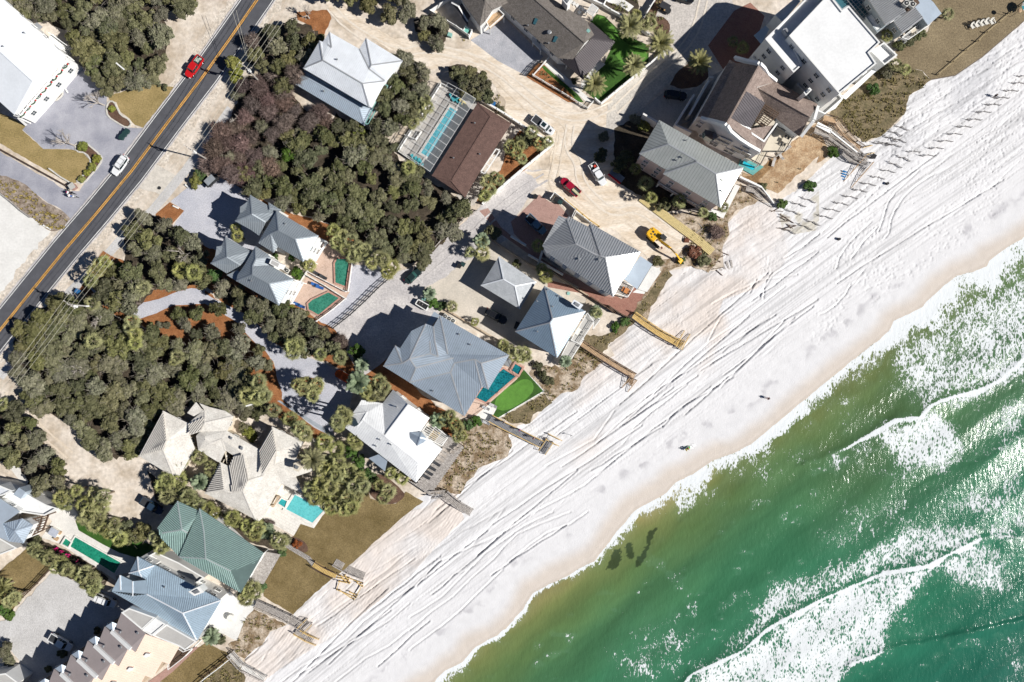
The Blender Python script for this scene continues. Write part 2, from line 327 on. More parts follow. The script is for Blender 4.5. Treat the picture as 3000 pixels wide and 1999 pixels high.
def beach_z(x, y):
 d, s = pdist(x, y, WS); d = -d; dw, _ = pdist(x, y, WL); dw = -dw; dd, _ = pdist(x, y, DUNE)
 wx = 46*(fbm(x/260, y/260, 3)-.5)
 z = -.06 - 1.70*sstep(560, 10, d) - np.maximum(-dw, 0)*.006
 tr = sstep(90, 190, d)*sstep(640, 480, d)
 dn = d+wx
 def rut(w, sl, thr, amp, sd):
  n = vnoise(s/sl+sd, dn/w+sd*3); r = 1-np.abs(2*n-1); return -amp*sstep(thr, 1, r)
 msk = sstep(.42, .6, fbm(s/200+9, d/60, 3)); msk2 = sstep(.35, .55, fbm(s/330+3, d/45+4, 3))
 z = z+tr*(msk*rut(8, 330, .90, .10, 1)+msk2*rut(14, 500, .935, .13, 5)+rut(26, 700, .965, .16, 9)+msk*msk2*rut(5, 200, .8, .05, 12))
 z = z+tr*.03*(fbm(s/160, dn/5, 3)-.5)+.05*(fbm(x/26, y/26, 3)-.5)
 fill = np.zeros(x.shape)
 for poly in FILL: fill = np.maximum(fill, inpoly_np(x, y, poly).astype(float))
 warp = 26*(fbm(x/90, y/90, 3)-.5)
 for poly, an in RAKE:
  k = inpoly_np(x, y, poly); u = x*math.cos(an)+y*math.sin(an)+warp*.5
  am = sstep(.38, .6, fbm(x/60+5, y/60, 2)); z = z+k*.035*am*np.sin(u*2*math.pi/8.2)
 k = inpoly_np(x, y, FILL[1]); ang = 6.2*fbm(x/150+2, y/150+7, 2)
 u = x*np.cos(ang)+y*np.sin(ang); z = z+k*sstep(.42, .6, fbm(x/55, y/55+8, 2))*.05*np.sin(u*2*math.pi/9.5)
 z = z+fill*(.42*(fbm(x/75, y/75, 4)-.5)+.12*(fbm(x/14, y/14, 3)-.5))
 fp = sstep(.66, .82, vnoise(x/5.2+40, y/5.2+11))*sstep(.40, .6, fbm(x/120+50, y/120+1, 3)); upper = sstep(2300, 2500, x)*sstep(1150, 1000, y+(x-2400)*.55)
 z = z-.10*fp*(.25+.9*upper)*sstep(60, 110, d)
 z = z-.13*sstep(.6, .8, vnoise((x+y*.4)/9+3, y/5+7))*sstep(-40, -80, -d)*inpoly_np(x, y, [(2640,330),(2700,240),(2760,235),(2900,130),(3100,20),(3100,180),(2950,280),(2800,380),(2680,470),(2560,450),(2600,400)])
 for c in CURVES:
  dc, _ = pdist(x, y, c); dc = dc+1.6*(fbm(x/12, y/12, 2)-.5); z = z-.23*np.exp(-(dc/2.0)**2)+.08*np.exp(-((dc-4.5)/2.2)**2)
 z = z*1.0-.02*sstep(6, 0, np.abs(dw-6))
 return z
def beach_col(x, y):
 d, s = pdist(x, y, WS); d = -d; dw, _ = pdist(x, y, WL); dw = -dw
 n = fbm(x/110, y/110, 4)[:,None]; f = fbm(x/14+3, y/14, 3)[:,None]
 white = np.array([[.66,.655,.66]]); pink = np.array([[.625,.565,.52]]); grey = np.array([[.53,.53,.545]]); wet = np.array([[.58,.515,.45]]); wet2 = np.array([[.44,.35,.24]])
 c = white*np.ones_like(n)
 c = c+(grey-c)*.75*(sstep(330, 430, d)*sstep(560, 460, d))[:,None]*sstep(.35, .6, n)
 fill = np.zeros(x.shape)
 for i, poly in enumerate(FILL[:2]): fill = np.maximum(fill, inpoly_np(x, y, poly).astype(float))
 dist = sstep(1650, 1750, x)*sstep(2350, 2250, x)*sstep(190, 260, d)
 warm = np.maximum(fill, dist*sstep(.38, .6, fbm(s/160, d/80, 3)))[:,None]
 c = c+(pink-c)*warm*(.35+.9*sstep(.3, .7, n))*.8
 ed = dw+38*(fbm(s/110, d*0+3.3, 3)-.5)
 c = c+(wet-c)*(.92*sstep(64, 16, ed))[:,None]; c = c+(wet2-c)*(sstep(8, -22, dw))[:,None]
 wr = np.exp(-((ed-92-16*fbm(s/60, s*0, 2))/13)**2)*sstep(.52, .68, fbm(x/35+9, y/35, 3))
 c = c+(np.array([[.36,.35,.37]])-c)*.55*wr[:,None]
 st = inpoly_np(x, y, t('H','1560 900 1500 700 1640 740 1882 500 1882 860 1640 900')).astype(float)*sstep(.4, .6, fbm(x/30, y/30, 3))
 c = c+(np.array([[.42,.38,.28]])-c)*.6*st[:,None]
 m_ = (sstep(120, 200, d)*sstep(600, 460, d))[:,None]; ln = (vnoise(s/150, d/3.2)+vnoise(s/260+9, d/6.5+4))[:,None]*.5
 c = c*(1+.12*(f-.5))*(1-.20*m_*sstep(.52, .72, ln))*(1+.05*m_*sstep(.5, .3, ln))
 return {'sand': np.clip(c, 0, 1)}
def near_land(x, y):
 dd = np.abs(pdist(x, y, DUNE)[0]); dd = np.where(inpoly_np(x, y, land), -dd, dd); dw, _ = pdist(x, y, WL)
 return (dd > -60) & (dw < 90)
M_beach = mat('beach_sand', (.7,.7,.7), rough=.95, spec=.1, bump=.35, bscale=3.5, bdist=.12)
n = M_beach.node_tree; a = n.nodes.new('ShaderNodeAttribute'); a.attribute_name = 'sand'
n.links.new(a.outputs['Color'], n.nodes['Principled BSDF'].inputs['Base Color'])
b = grid(300, 3330, -260, 2300, 2.6, near_land, beach_z, beach_col, 'beach', M_beach); b['label'] = 'white graded sand of the beach, cut by tyre ruts'
# ---- sea
def S_(k, s): return t(k, s)
DENSE = [S_('U','150 480 250 425 380 352 470 345 560 272 740 222 830 180 942 80 990 60 990 150 900 190 800 240 700 300 560 320 640 400 660 480 640 560 560 600 420 600 350 560 260 450 200 500 160 540'),
   S_('U','0 1175 300 1060 500 1030 640 960 740 910 755 950 700 1060 650 1110 560 1080 520 1060 400 1240 330 1340 330 1420 150 1500 80 1620 -560 1700 -590 1530 -494 1480 -347 1418 -242 1320 -100 1242'),
   S_('U','40 540 80 510 130 515 140 560 90 600'), S_('S','385 450 330 330 440 250 560 300 560 400 440 480')]
LACE = [S_('U','330 10 500 -60 700 -200 990 -340 990 160 780 225 560 275 470 320 400 230 350 150'), S_('U','0 1060 120 980 250 930 360 860 480 830 700 800 760 900 640 980 500 1040 300 1070 0 1180'),
  S_('S','1380 845 1190 860 1050 885 975 955 995 1000 900 1095 845 1200 690 1375 505 1505 470 1600 540 1580 640 1450 850 1360 1000 1220 1200 1110 1380 1040'), S_('U','640 960 760 900 860 1000 900 1180 700 1150 560 1090'),
  S_('U','480 560 250 600 350 640 560 600')]
SPARSE = [S_('U','350 750 560 690 942 480 990 430 990 1010 800 960 700 840 480 850 300 900'), S_('U','0 900 120 780 350 700 480 720 480 850 250 930 100 980'),
   S_('U','700 330 942 200 990 200 990 560 820 600 700 500'), S_('S','0 1400 150 1200 400 1150 540 1200 500 1500 380 1600 0 1600'), S_('S','640 1420 850 1180 1000 980 900 1100 560 1400'), S_('U','850 1400 990 1380 990 1600 850 1600'),
   S_('S','800 180 1040 20 1250 20 1200 120 900 240'), S_('U','100 250 200 240 170 380 100 350')]
CREST = [(S_('U','-60 560 0 545 120 490 240 420 350 355 460 348 500 300 560 268 740 218 830 175 942 75 1020 0'), .22, 20), (S_('U','-640 1590 -590 1530 -347 1418 -242 1320 -102 1243 0 1190 300 1060 500 1028 640 955 740 905 850 900'), .22, 24),
   (S_('U','150 1480 330 1412 560 1370 750 1330 942 1280 1020 1265'), .25, 16), (S_('U','480 660 620 600 760 560 860 480 1000 380'), .15, 26), (S_('S','300 930 700 840 1000 640 1346 600'), .08, 40), (S_('S','300 620 640 400 1000 250 1346 80'), .07, 34)]
def soft(x, y, polys, e=16, amp=40):
 xx = x+amp*(fbm(x/38, y/38, 3)-.5); yy = y+amp*(fbm(x/38+40, y/38+9, 3)-.5); o = np.zeros(x.shape)
 for p in polys:
  k = inpoly_np(xx, yy, p); b = [(q[0], q[1]) for q in p]+[p[0]]; near = np.abs(pdist(xx, yy, b)[0])
  o = np.maximum(o, np.clip(.5+np.where(k, 1, -1)*near/e*.5, 0, 1))
 return o
def sea_z(x, y):
 d, s = pdist(x, y, WS); dw, _ = pdist(x, y, WL)
 z = ZW + .10*np.sin((d+40*fbm(s/300, d/200, 2))*2*math.pi/120)*sstep(30, 200, d) + .12*(fbm(s/60, d/22, 3)-.5)*sstep(0, 80, dw)
 for c, h, w in CREST:
  dc, _ = pdist(x, y, c); dc = dc+9*(fbm(x/30, y/30, 2)-.5); z = z+h*np.where(dc > 0, np.exp(-(dc/(w*1.6))**2), np.exp(-(dc/(w*.45))**2))
 z = z+.03*np.exp(-((dw-3)/5)**2)
 return z
def sea_col(x, y):
 d, s = pdist(x, y, WS); dw, _ = pdist(x, y, WL)
 dd = d+70*(fbm(s/180, d/90, 3)-.5)
 stops = [(-30,(.36,.29,.165)),(14,(.25,.23,.095)),(55,(.155,.185,.065)),(120,(.095,.165,.06)),(190,(.062,.155,.068)),(300,(.040,.145,.070)),(420,(.032,.145,.075)),(700,(.025,.145,.082)),(1100,(.012,.10,.075)),(2000,(.01,.08,.06))]
 xs = [a for a,_ in stops]; c = np.stack([np.interp(dd, xs, [v[i] for _,v in stops]) for i in range(3)], 1)
 up = sstep(2250, 2600, x)*sstep(1750, 1500, y); ol = np.array([[.085,.125,.045]])
 c = c+(ol-c)*(.55*up*sstep(620, 200, d))[:,None]
 n = fbm(s/240+4, dd/50, 4); c = c*(1+.55*(n-.5))[:,None]
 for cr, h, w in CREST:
  dc, _ = pdist(x, y, cr); c = c*(1-.25*min(1,h*2)*np.exp(-((dc+w*.8)/(w*.7))**2))[:,None]  # shadow of the wave front put into the water colour, landward of each crest
 seaw = np.zeros(x.shape)
 for p in (S_('S','0 690 40 690 50 760 20 810 -60 830 -20 740'), S_('S','70 670 110 640 130 740 100 770 80 720'), S_('S','230 570 280 555 240 640 200 760 150 820 140 770 200 700'), S_('S','-110 600 -60 560 -90 640')):
  q = inpoly_np(x+10*(fbm(x/8, y/8, 2)-.5), y+10*(fbm(x/8+5, y/8, 2)-.5), p); seaw = np.maximum(seaw, q)
 c = c+(np.array([[.022,.035,.018]])-c)*(.8*seaw)[:,None]
 wid = np.interp(x, [1200,1500,1750,1900,2100,2200,2350,2500,2650,3000], [24,13,13,30,48,46,42,52,66,84])
 wid = wid*(.65+.7*fbm(s/70, s*0+5, 2)); u = dw/wid; streak = fbm(s/7, dw/60, 3)
 sw = np.where(u < 0, 0, np.where(u < 1, .86-.45*sstep(.15, 1, u)-.25*(streak-.5), .5*np.exp(-(u-1)*1.3)*sstep(.35, .6, fbm(x/50, y/50, 3))))
 sw = sw*(.75+.45*sstep(.3, .6, fbm(s/90+7, s*0+1, 2)))
 f = np.maximum(sw, 0)
 f = np.maximum(f, 1.0*soft(x, y, DENSE, 26)*(.46+.22*fbm(x/60, y/60, 2))); f = np.maximum(f, .50*soft(x, y, LACE, 30, 36)*(.78+.4*fbm(x/50+3, y/50, 3)))
 f = np.maximum(f, .40*soft(x, y, SPARSE, 60, 90)*(.35+1.1*fbm(x/40+3, y/40, 3)))
 for (cr, h, w), lo, hi in ((CREST[0], 2420, 3100), (CREST[1], 1900, 2860), (CREST[2], 2380, 2560)):
  dc, _ = pdist(x, y, cr); f = np.maximum(f, (.55+.75*fbm(x/26, y/26, 3))*sstep(-3, 2, dc)*sstep(22*(.3+1.4*vnoise(x/34, y/34)), 2, dc)*sstep(lo, lo+80, x)*sstep(hi+60, hi, x))
 f = np.maximum(f, .30*sstep(.62, .74, fbm(x/45+20, y/30+3, 4))*sstep(60, 160, d))
 return {'water': np.clip(c, 0, 1), 'foam': np.stack([f, f, f], 1)}
M_sea = bpy.data.materials.new('sea_water'); M_sea.use_nodes = True; n = M_sea.node_tree.nodes; l = M_sea.node_tree.links; bs = n['Principled BSDF']
def nn(ty, **kw):
 o = n.new(ty)
 for k, v in kw.items():
  try: setattr(o, k, v)
  except Exception: pass
 return o
aw = nn('ShaderNodeAttribute', attribute_name='water'); af = nn('ShaderNodeAttribute', attribute_name='foam')
tc = n.new('ShaderNodeTexCoord'); mp = n.new('ShaderNodeMapping'); l.new(tc.outputs['Object'], mp.inputs[0]); mp.inputs['Rotation'].default_value = (0,0,R(-22)); mp.inputs['Scale'].default_value = (1.25,.62,1)
def noise_n(scale, det=4, src=None, rough=.6):
 o = n.new('ShaderNodeTexNoise'); o.inputs['Scale'].default_value = scale; o.inputs['Detail'].default_value = det; o.inputs['Roughness'].default_value = rough
 l.new(src or mp.outputs[0], o.inputs[0]); return o
def math_n(op, a, b=None, clamp=False):
 o = n.new('ShaderNodeMath'); o.operation = op; o.use_clamp = clamp
 for i, v in enumerate((a, b)):
  if v is None: continue
  if isinstance(v, (int, float)): o.inputs[i].default_value = v
  else: l.new(v, o.inputs[i])
 return o.outputs[0]
def ridged(sc, det):
 o = noise_n(sc, det, rough=.55); return math_n('SUBTRACT', 1.0, math_n('MULTIPLY', math_n('ABSOLUTE', math_n('SUBTRACT', o.outputs[0], .5)), 5.0), True)
wn = noise_n(.8, 3); ad = n.new('ShaderNodeMix'); ad.data_type = 'RGBA'; ad.blend_type = 'ADD'; ad.inputs[0].default_value = 1.5; l.new(mp.outputs[0], ad.inputs[6]); l.new(wn.outputs['Color'], ad.inputs[7])
vo = n.new('ShaderNodeTexVoronoi'); vo.feature = 'DISTANCE_TO_EDGE'; vo.inputs['Scale'].default_value = 1.35; l.new(ad.outputs[2], vo.inputs['Vector'])
lace = math_n('SUBTRACT', 1.0, math_n('MULTIPLY', vo.outputs['Distance'], 3.2), True)
def amp(sock, k): return math_n('ADD', math_n('MULTIPLY', sock, k), .5-k/2)
class _O: pass
fn = _O(); fn.outputs = [amp(noise_n(2.6, 5, rough=.7).outputs[0], 1.7)]; f2 = _O(); f2.outputs = [amp(noise_n(.75, 4, rough=.6).outputs[0], 1.5)]
pat = math_n('ADD', math_n('ADD', math_n('MULTIPLY', lace, .16), math_n('MULTIPLY', ridged(1.1, 3), .20)), math_n('ADD', math_n('MULTIPLY', fn.outputs[0], .42), math_n('MULTIPLY', f2.outputs[0], .42)))
thr = math_n('SUBTRACT', 1.02, math_n('MULTIPLY', af.outputs['Fac'], .80))
mr = n.new('ShaderNodeMapRange'); mr.interpolation_type = 'SMOOTHSTEP'; l.new(math_n('SUBTRACT', pat, thr), mr.inputs[0]); mr.inputs[1].default_value = -.05; mr.inputs[2].default_value = .09
foamf = mr.outputs[0]
milk = math_n('MULTIPLY', af.outputs['Fac'], .30)
mixm = n.new('ShaderNodeMix'); mixm.data_type = 'RGBA'; l.new(milk, mixm.inputs[0]); l.new(aw.outputs['Color'], mixm.inputs[6]); mixm.inputs[7].default_value = (.18,.36,.25,1)
mixf = n.new('ShaderNodeMix'); mixf.data_type = 'RGBA'; l.new(foamf, mixf.inputs[0]); l.new(mixm.outputs[2], mixf.inputs[6]); mixf.inputs[7].default_value = (.70,.73,.74,1)
l.new(mixf.outputs[2], bs.inputs['Base Color'])
rg = n.new('ShaderNodeMapRange'); l.new(foamf, rg.inputs[0]); rg.inputs[3].default_value = .16; rg.inputs[4].default_value = .9; l.new(rg.outputs[0], bs.inputs['Roughness'])
b1 = noise_n(1.1, 5); b2 = noise_n(.35, 3)
hsum = math_n('ADD', math_n('ADD', math_n('MULTIPLY', b1.outputs[0], .55), math_n('MULTIPLY', b2.outputs[0], .5)), math_n('MULTIPLY', foamf, .25))
bp = n.new('ShaderNodeBump'); bp.inputs['Strength'].default_value = .45; bp.inputs['Distance'].default_value = .34; l.new(hsum, bp.inputs['Height']); l.new(bp.outputs[0], bs.inputs['Normal'])
bs.inputs['IOR'].default_value = 1.33; bs.inputs['Specular IOR Level'].default_value = .4
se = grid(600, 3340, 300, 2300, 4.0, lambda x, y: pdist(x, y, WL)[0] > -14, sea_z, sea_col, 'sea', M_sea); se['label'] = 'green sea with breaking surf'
far = MB(); zz = ZW-.6
far.add([P(560,2290,zz), P(3330,2290,zz), P(3330,-1500,zz), P(6000,-4000,zz), P(9000,9000,zz), P(-2500,9000,zz)], [(0,5,4,1),(1,4,3,2)])
M_seafar = mat('open_water', (.012,.07,.055), rough=.15, scale=.05, bump=.5, bscale=.8); o = far.build('open_sea', M_seafar); tag(o, kind='structure', label='open green water beyond the surf')
# ---------------------------------------------------------------- roads, drives, lawns (each a sheet a little above the last)
SEA_END = True
road_c = [(1400,-1013),(1046,-450),(850,-145),(753,0),(676,110),(600,217),(492,358),(384,503),(287,620),(192,730),(96,848),(0,967),(-130,1130),(-500,1580)]
sheet('pale_lot', t('E','-900 0 -200 180 0 200 100 290 290 430 390 510 480 560 600 540 560 620 0 1240 -900 2200'), M_lot, amp=3, label='pale bare lot beside the road')
strip('verge', road_c, 10.4, mat('verge_sand', (.50,.43,.35), scale=.4, col2=(.66,.60,.52), fine=.35, fscale=2, bump=.8, bscale=4), amp=6)
sheet('driveway', t('A','690 560 980 860 980 1000 1180 1170 1320 1180 1140 1450 1010 1640 780 1660 640 1370 400 1370 205 1190 60 1080 560 500'), M_gravel, amp=1)
sheet('driveway', t('E','-200 -260 0 -173 330 20 420 60 620 190 730 190 860 -20 1020 -20 1020 25 650 470 560 350 440 300 300 190 200 110 130 80 0 60 -200 20'), M_gravel, amp=2)
sheet('concrete_apron', t('A','680 595 280 1105 238 1150 170 1085 100 1055 560 500'), M_conc)
sheet('lawn', t('A','985 870 1100 855 1390 750 1500 790 1610 800 1325 1180 1240 1150 1190 1090 1110 1030 1070 940 1010 930'), M_lawn, amp=1.2, label='tan winter lawn between drive and road')
sheet('lawn', t('A','-300 940 0 1040 130 1090 235 1160 205 1195 400 1370 660 1375 770 1410 845 1490 700 1680 640 1690 430 1568 0 1320 -300 1150'), M_lawn, amp=1.2, label='tan winter lawn below the white building')
M_kerb = mat('pale_kerb', (.55,.53,.48), var=.15, scale=3)
def bed(pts, m, name='planting_bed', label=None, kerb=True, smooth=1):
 pts = smooth_poly(pts, smooth) if smooth else pts
 sheet(name, pts, m, label=label)
 if kerb:
  mb = MB(); n_ = len(pts); q = [P(x, y, .1) for x, y in pts]
  for i in range(n_): mb.beam(q[i], q[(i+1)%n_], .32, .2)
  return mb
kb = bed(t('A','1000 930 1050 935 1080 1000 1110 1060 1190 1100 1208 1150 1165 1178 1080 1130 990 1070 976 1000'), M_mulch_d, label='dark mulch island with pale kerb'); tag(kb.build('kerb', M_kerb), 'pale curved kerb round the dark mulch island by the upper lawn', 'kerb')
kb = bed(t('A','690 1320 780 1305 930 1430 938 1480 880 1560 760 1700 690 1660 790 1600 845 1490 790 1405 700 1395'), M_mulch_d, label='dark mulch bed beside the lower lawn'); tag(kb.build('kerb', M_kerb), 'pale curved kerb round the mulch bed beside the lower tan lawn', 'kerb')
kb = bed(t('A','395 860 470 765 545 795 580 850 570 885 512 932 460 900'), M_mulch_d, label='dark mulch bed against the deck'); tag(kb.build('kerb', M_kerb), 'pale kerb round the small mulch bed against the white deck', 'kerb')
sheet('planting_bed', t('E','-60 20 130 80 200 110 300 190 440 300 560 360 640 440 600 540 480 560 390 510 290 430 200 370 100 290 -60 170'), mat('bed_litter', (.16,.12,.085), scale=.7, col2=(.38,.32,.27), fine=.35, fscale=3, bump=1, bscale=5), amp=2, label='scrubby verge bed beside the pale lot')
sheet('concrete_pad', t('E','1250 150 1400 -80 1640 60 1480 230 1430 200 1330 180'), mat('pad', (.56,.52,.46), fine=.08, fscale=3))
strip('sidewalk', t('B','240 1000')+t('E','1690 20 1400 370 1180 560 960 800 640 1120 480 1330 250 1600 0 1900'), 2.0, M_gravel4, amp=.5)
# road itself
strip('road', road_c, 6.6, M_asphalt, z=.118)
side = MB()
strip('road_shoulder', road_c, 7.3, M_gravel3, z=.11, amp=1.5)
def offs(line, w):
 o = []
 for i, p in enumerate(line):
  a = line[max(0,i-1)]; b = line[min(len(line)-1,i+1)]; dx,dy = b[0]-a[0], b[1]-a[1]; d = math.hypot(dx,dy)
  o.append((p[0]-dy/d*w*PXM, p[1]+dx/d*w*PXM))
 return o
for w_, off_, m_, nm in ((.15,3.0,M_white_paint,'road_marking'),(.15,-3.0,M_white_paint,'road_marking'),(.17,.17,M_yellow_paint,'road_marking'),(.17,-.17,M_yellow_paint,'road_marking')):
 o = strip(nm, offs(road_c, off_), w_, m_, z=.121)
# twin houses: gravel, pink decks
sheet('driveway', [(500,590),(560,540),(640,508),(725,562),(735,572),(790,620),(770,720),(700,760),(620,775),(590,700),(502,668),(540,618)], M_gravel2, amp=1.5)
sheet('mulch_bed', t('E','1430 400 1560 290 1692 370 1545 535 1440 460'), M_mulch, label='orange mulch patch beside the twin houses')
sheet('mulch_bed', t('F','150 50 420 190 690 350 1000 460 1090 480 1300 560 1470 640 1450 700 1100 700 1040 600 420 225 390 190 150 65'), M_mulch, amp=4)
sheet('mulch_bed', [(225,860),(300,735),(420,790),(560,820),(640,880),(760,1000),(800,1060),(826,1150),(826,1170),(850,1190),(980,1280),(950,1300),(820,1230),(700,1130),(560,1060),(430,960),(350,930)], M_mulch, amp=3, label='big orange mulch garden round the gravel drive')
sheet('mulch_bed', [(560,700),(770,800),(950,900),(1010,960),(1130,1040),(1230,1150),(1340,1240),(1300,1260),(1160,1180),(1050,1110),(960,1060),(780,1000),(700,930),(560,800)], M_mulch, amp=3)
sheet('gravel_drive', t('E','800 1040 900 1170 1130 1300 1290 1362 1440 1310 1590 1240 1882 1222')+t('F','130 1290 300 1400 400 1520 480 1600')+t('J','560 90 640 200 660 330 710 470 710 530 790 600 850 670 1000 790 1190 885 1170 740 1210 700 1330 600 1360 480 1300 380 1200 270 1100 200 900 130 690 60 620 0')+t('F','560 1480 400 1330 130 1200 0 1130')+t('E','1882 1090 1760 1080 1640 1110 1460 1180 1320 1212 1180 1160 1000 1100 860 1010'), M_gravel2, amp=1)
sheet('edging_path', t('J','665 548 690 545 1190 850 1195 885 1150 875'), mat('edging', (.30,.33,.37), fine=.1), label='straight grey edging path by the gravel court')
bed(t('J','800 410 870 350 960 330 1050 350 1092 400 1080 460 1030 510 950 525 860 490'), M_mulch, name='mulch_bed', kerb=False, label='round orange mulch island in the gravel court')
sheet('gravel_court', t('F','1340 860 1600 890 1740 960 1500 1190 1180 1450 1040 1375 1290 1180 1330 1120'), M_gravel2, amp=1.5)
sheet('gravel_lane', [(1535,497),(1610,500),(1560,560),(1510,640),(1505,690),(1420,745),(1380,790),(1260,870),(1290,915),(1200,1010),(1160,1030),(1060,1110),(1020,1040),(1000,990),(975,960),(1070,865),(1150,800),(1210,785),(1330,680),(1420,590)], M_gravel3, amp=3, label='rutted grey gravel lane between the houses')
sheet('driveway', t('G','130 1080 330 980 470 850 600 800 720 640 1200 960 1882 1330 1882 1568 970 1568 480 1440 340 1290 160 1200'), mat('beige_drive', (.46,.42,.36), scale=.25, col2=(.60,.54,.46), fine=.12, fscale=3), amp=2, label='smooth beige drive round the small hip roof garage')
sheet('brick_walk', t('G','640 370 720 345 840 520 960 620 1200 800 1400 930 1882 1160 1882 1240 1680 1140 1380 975 820 570'), M_brick_g)
sheet('brick_drive', t('G','990 420 1190 220 1290 290 1370 310 1480 440 1400 600 1330 800 1180 800 960 580 930 470'), M_brick_g, label='mauve brick parking court')
sheet('brick_patio', t('Q','-300 60 0 140 290 230 330 210 380 240 510 100 600 0 780 0 620 200 480 375 440 400 380 400 0 185 -300 130'), M_brick, label='red brick terrace on the sea side')
sheet('patio', t('Q','600 -20 560 120 480 180 640 200 790 0 760 -60'), M_conc_w)
# twin pool decks
sheet('pool_deck', t('F','1040 640 1180 660 1360 850 1322 1125 1300 1170 955 960 935 900 900 850'), M_paver, label='pink paver deck of the upper pool')
sheet('pool_deck', t('F','935 975 1295 1180 1035 1372 810 1200 905 1030'), M_paver, label='pink paver deck of the lower pool')
# north: sand lane, gravel court, turf garden
sheet('sand_lane', t('B','1060 0 1180 120 1210 160 1400 270 1650 430 1882 540')+t('C','200 640 420 560 640 640 760 760 860 900 900 1040 960 1120 1180 1260 1280 1330 1330 1340 1280 1440 1300 1568')+t('G','1050 0 1280 190 1500 420 1882 560')+t('H','0 860 240 1060 360 1180 560 1150 800 1020 780 920 240 560 130 480 0 350')+t('D','0 1130 0 880 -60 1000 -140 1060')+t('C','1700 1020 1560 1030 1300 860 1080 700 560 375 540 450 300 450 0 370')+t('B','1700 340 1400 120 1280 0'), M_sandlane, amp=4, label='beige sand lane with tyre marks')
sheet('mulch_bed', t('B','840 110 1150 90 1165 170 1100 320 1040 320 960 240 850 180'), M_mulch, amp=2)
sheet('driveway', t('C','560 370 650 315 880 170 1230 520 1075 700 810 560'), mat('court_gravel', (.32,.33,.36), scale=.4, col2=(.42,.42,.45), fine=.25, fscale=6, bump=.8, bscale=9), label='grey gravel court by the shingle house')
sheet('mulch_bed', t('V','220 1180 330 1000 460 960 1000 1500 1010 1568 860 1568'), M_mulch)
sheet('artificial_lawn', t('V','1200 330 1300 215 1420 250 1700 520 2100 700 2091 940 1800 1200 1350 1560 1270 1520 1090 1370 1240 1120 1410 980 1560 660'), M_green, label='dark green turf garden of the shingle house')
sheet('artificial_lawn', t('V','450 1020 500 1010 900 1360 1000 1440 1100 1568 1010 1568 800 1340 620 1220'), M_green, label='narrow green turf strip inside the white fence')
bed(t('V','1250 330 1330 215 1440 290 1600 460 1680 600 1800 700 2080 760 2060 930 1900 985 1720 1000 1600 880 1530 720 1380 420'), M_green_l, name='putting_green', kerb=False, smooth=2, label='bright putting green winding through the turf garden')
sheet('garden_path', t('V','500 990 560 950 900 1240 1040 1380 1260 1568 1140 1568 980 1420'), M_conc_w)
sheet('garden_path', t('V','1060 1390 1060 1280 1330 930 1430 985 1290 1110'), M_conc_w)
sheet('planting_bed', t('V','340 1180 450 1040 690 1250 900 1440 1000 1568 880 1540'), M_mulch)
sheet('parking_court', t('D','360 170 430 40 560 -60 1060 -60 1110 90 1340 120 1300 470 1180 620 1000 640 860 520 700 620 560 480 540 400 500 300 480 200'), mat('court', (.44,.41,.38), scale=.3, col2=(.56,.52,.48), fine=.25, fscale=2.5, bump=.5), label='pale gravel parking court beside the mansion')
sheet('lane', t('D','-60 960 20 860 330 590 540 410 700 600 540 720 400 860 230 1020 0 1200 -80 1300'), mat('lane_c', (.46,.43,.39), scale=.4, col2=(.58,.54,.48), fine=.25, fscale=2.5), amp=2)
sheet('brick_drive', t('D','860 420 1100 100 1250 25 1380 150 1330 300 1400 450 1200 620 1000 640'), M_brick, label='red brick forecourt of the flat roofed building')
sheet('parking_bay', t('D','230 1020 520 800 700 830 800 760 860 720 1000 640 760 1080 540 1180 250 1080'), M_gpav)
sheet('mulch_bed', t('D','510 780 560 680 700 560 860 600 860 720 760 800 620 820'), M_mulch_d, amp=2)
sheet('mulch_bed', t('D','0 1180 250 1060 420 1180 230 1420 240 1568 0 1568'), M_litter, amp=3)
sheet('mulch_bed', t('H','0 400 60 200 230 160 450 360 900 640 700 660 480 690 240 540 120 480 0 380'), M_litter, amp=3)
bed(t('D','370 160 440 150 510 210 510 290 470 350 400 330 340 250'), M_mulch_d, kerb=False)
sheet('planting_bed', t('D','-100 -60 200 -60 230 60 200 150 0 100 -100 40'), M_litter, amp=2)
sheet('white_patio', t('D','-100 -40 60 -20 180 60 130 110 60 60 -60 20'), M_conc_w)
sheet('planting_bed', t('D','230 240 360 20 400 -60 500 -60 400 70 380 150 300 280'), M_mulch_d, amp=2)
# west lane by the brown roof, pool court
sheet('pool_deck', t('C','290 770 620 950 400 1560 110 1620 -110 1400'), M_gpav, label='grey paver deck inside the screen cage')
sheet('mulch_bed', t('C','950 1160 1290 1340 1060 1568')+t('G','880 90 660 300 620 280 650 200 740 60 840 0'), M_mulch, amp=2)
sheet('patio', t('C','930 1140 1010 1200 900 1350 860 1400 700 1568')+t('G','650 160 600 320 520 330 420 240 640 30'), mat('patio_s', (.50,.46,.41), fine=.15, fscale=4), amp=1)
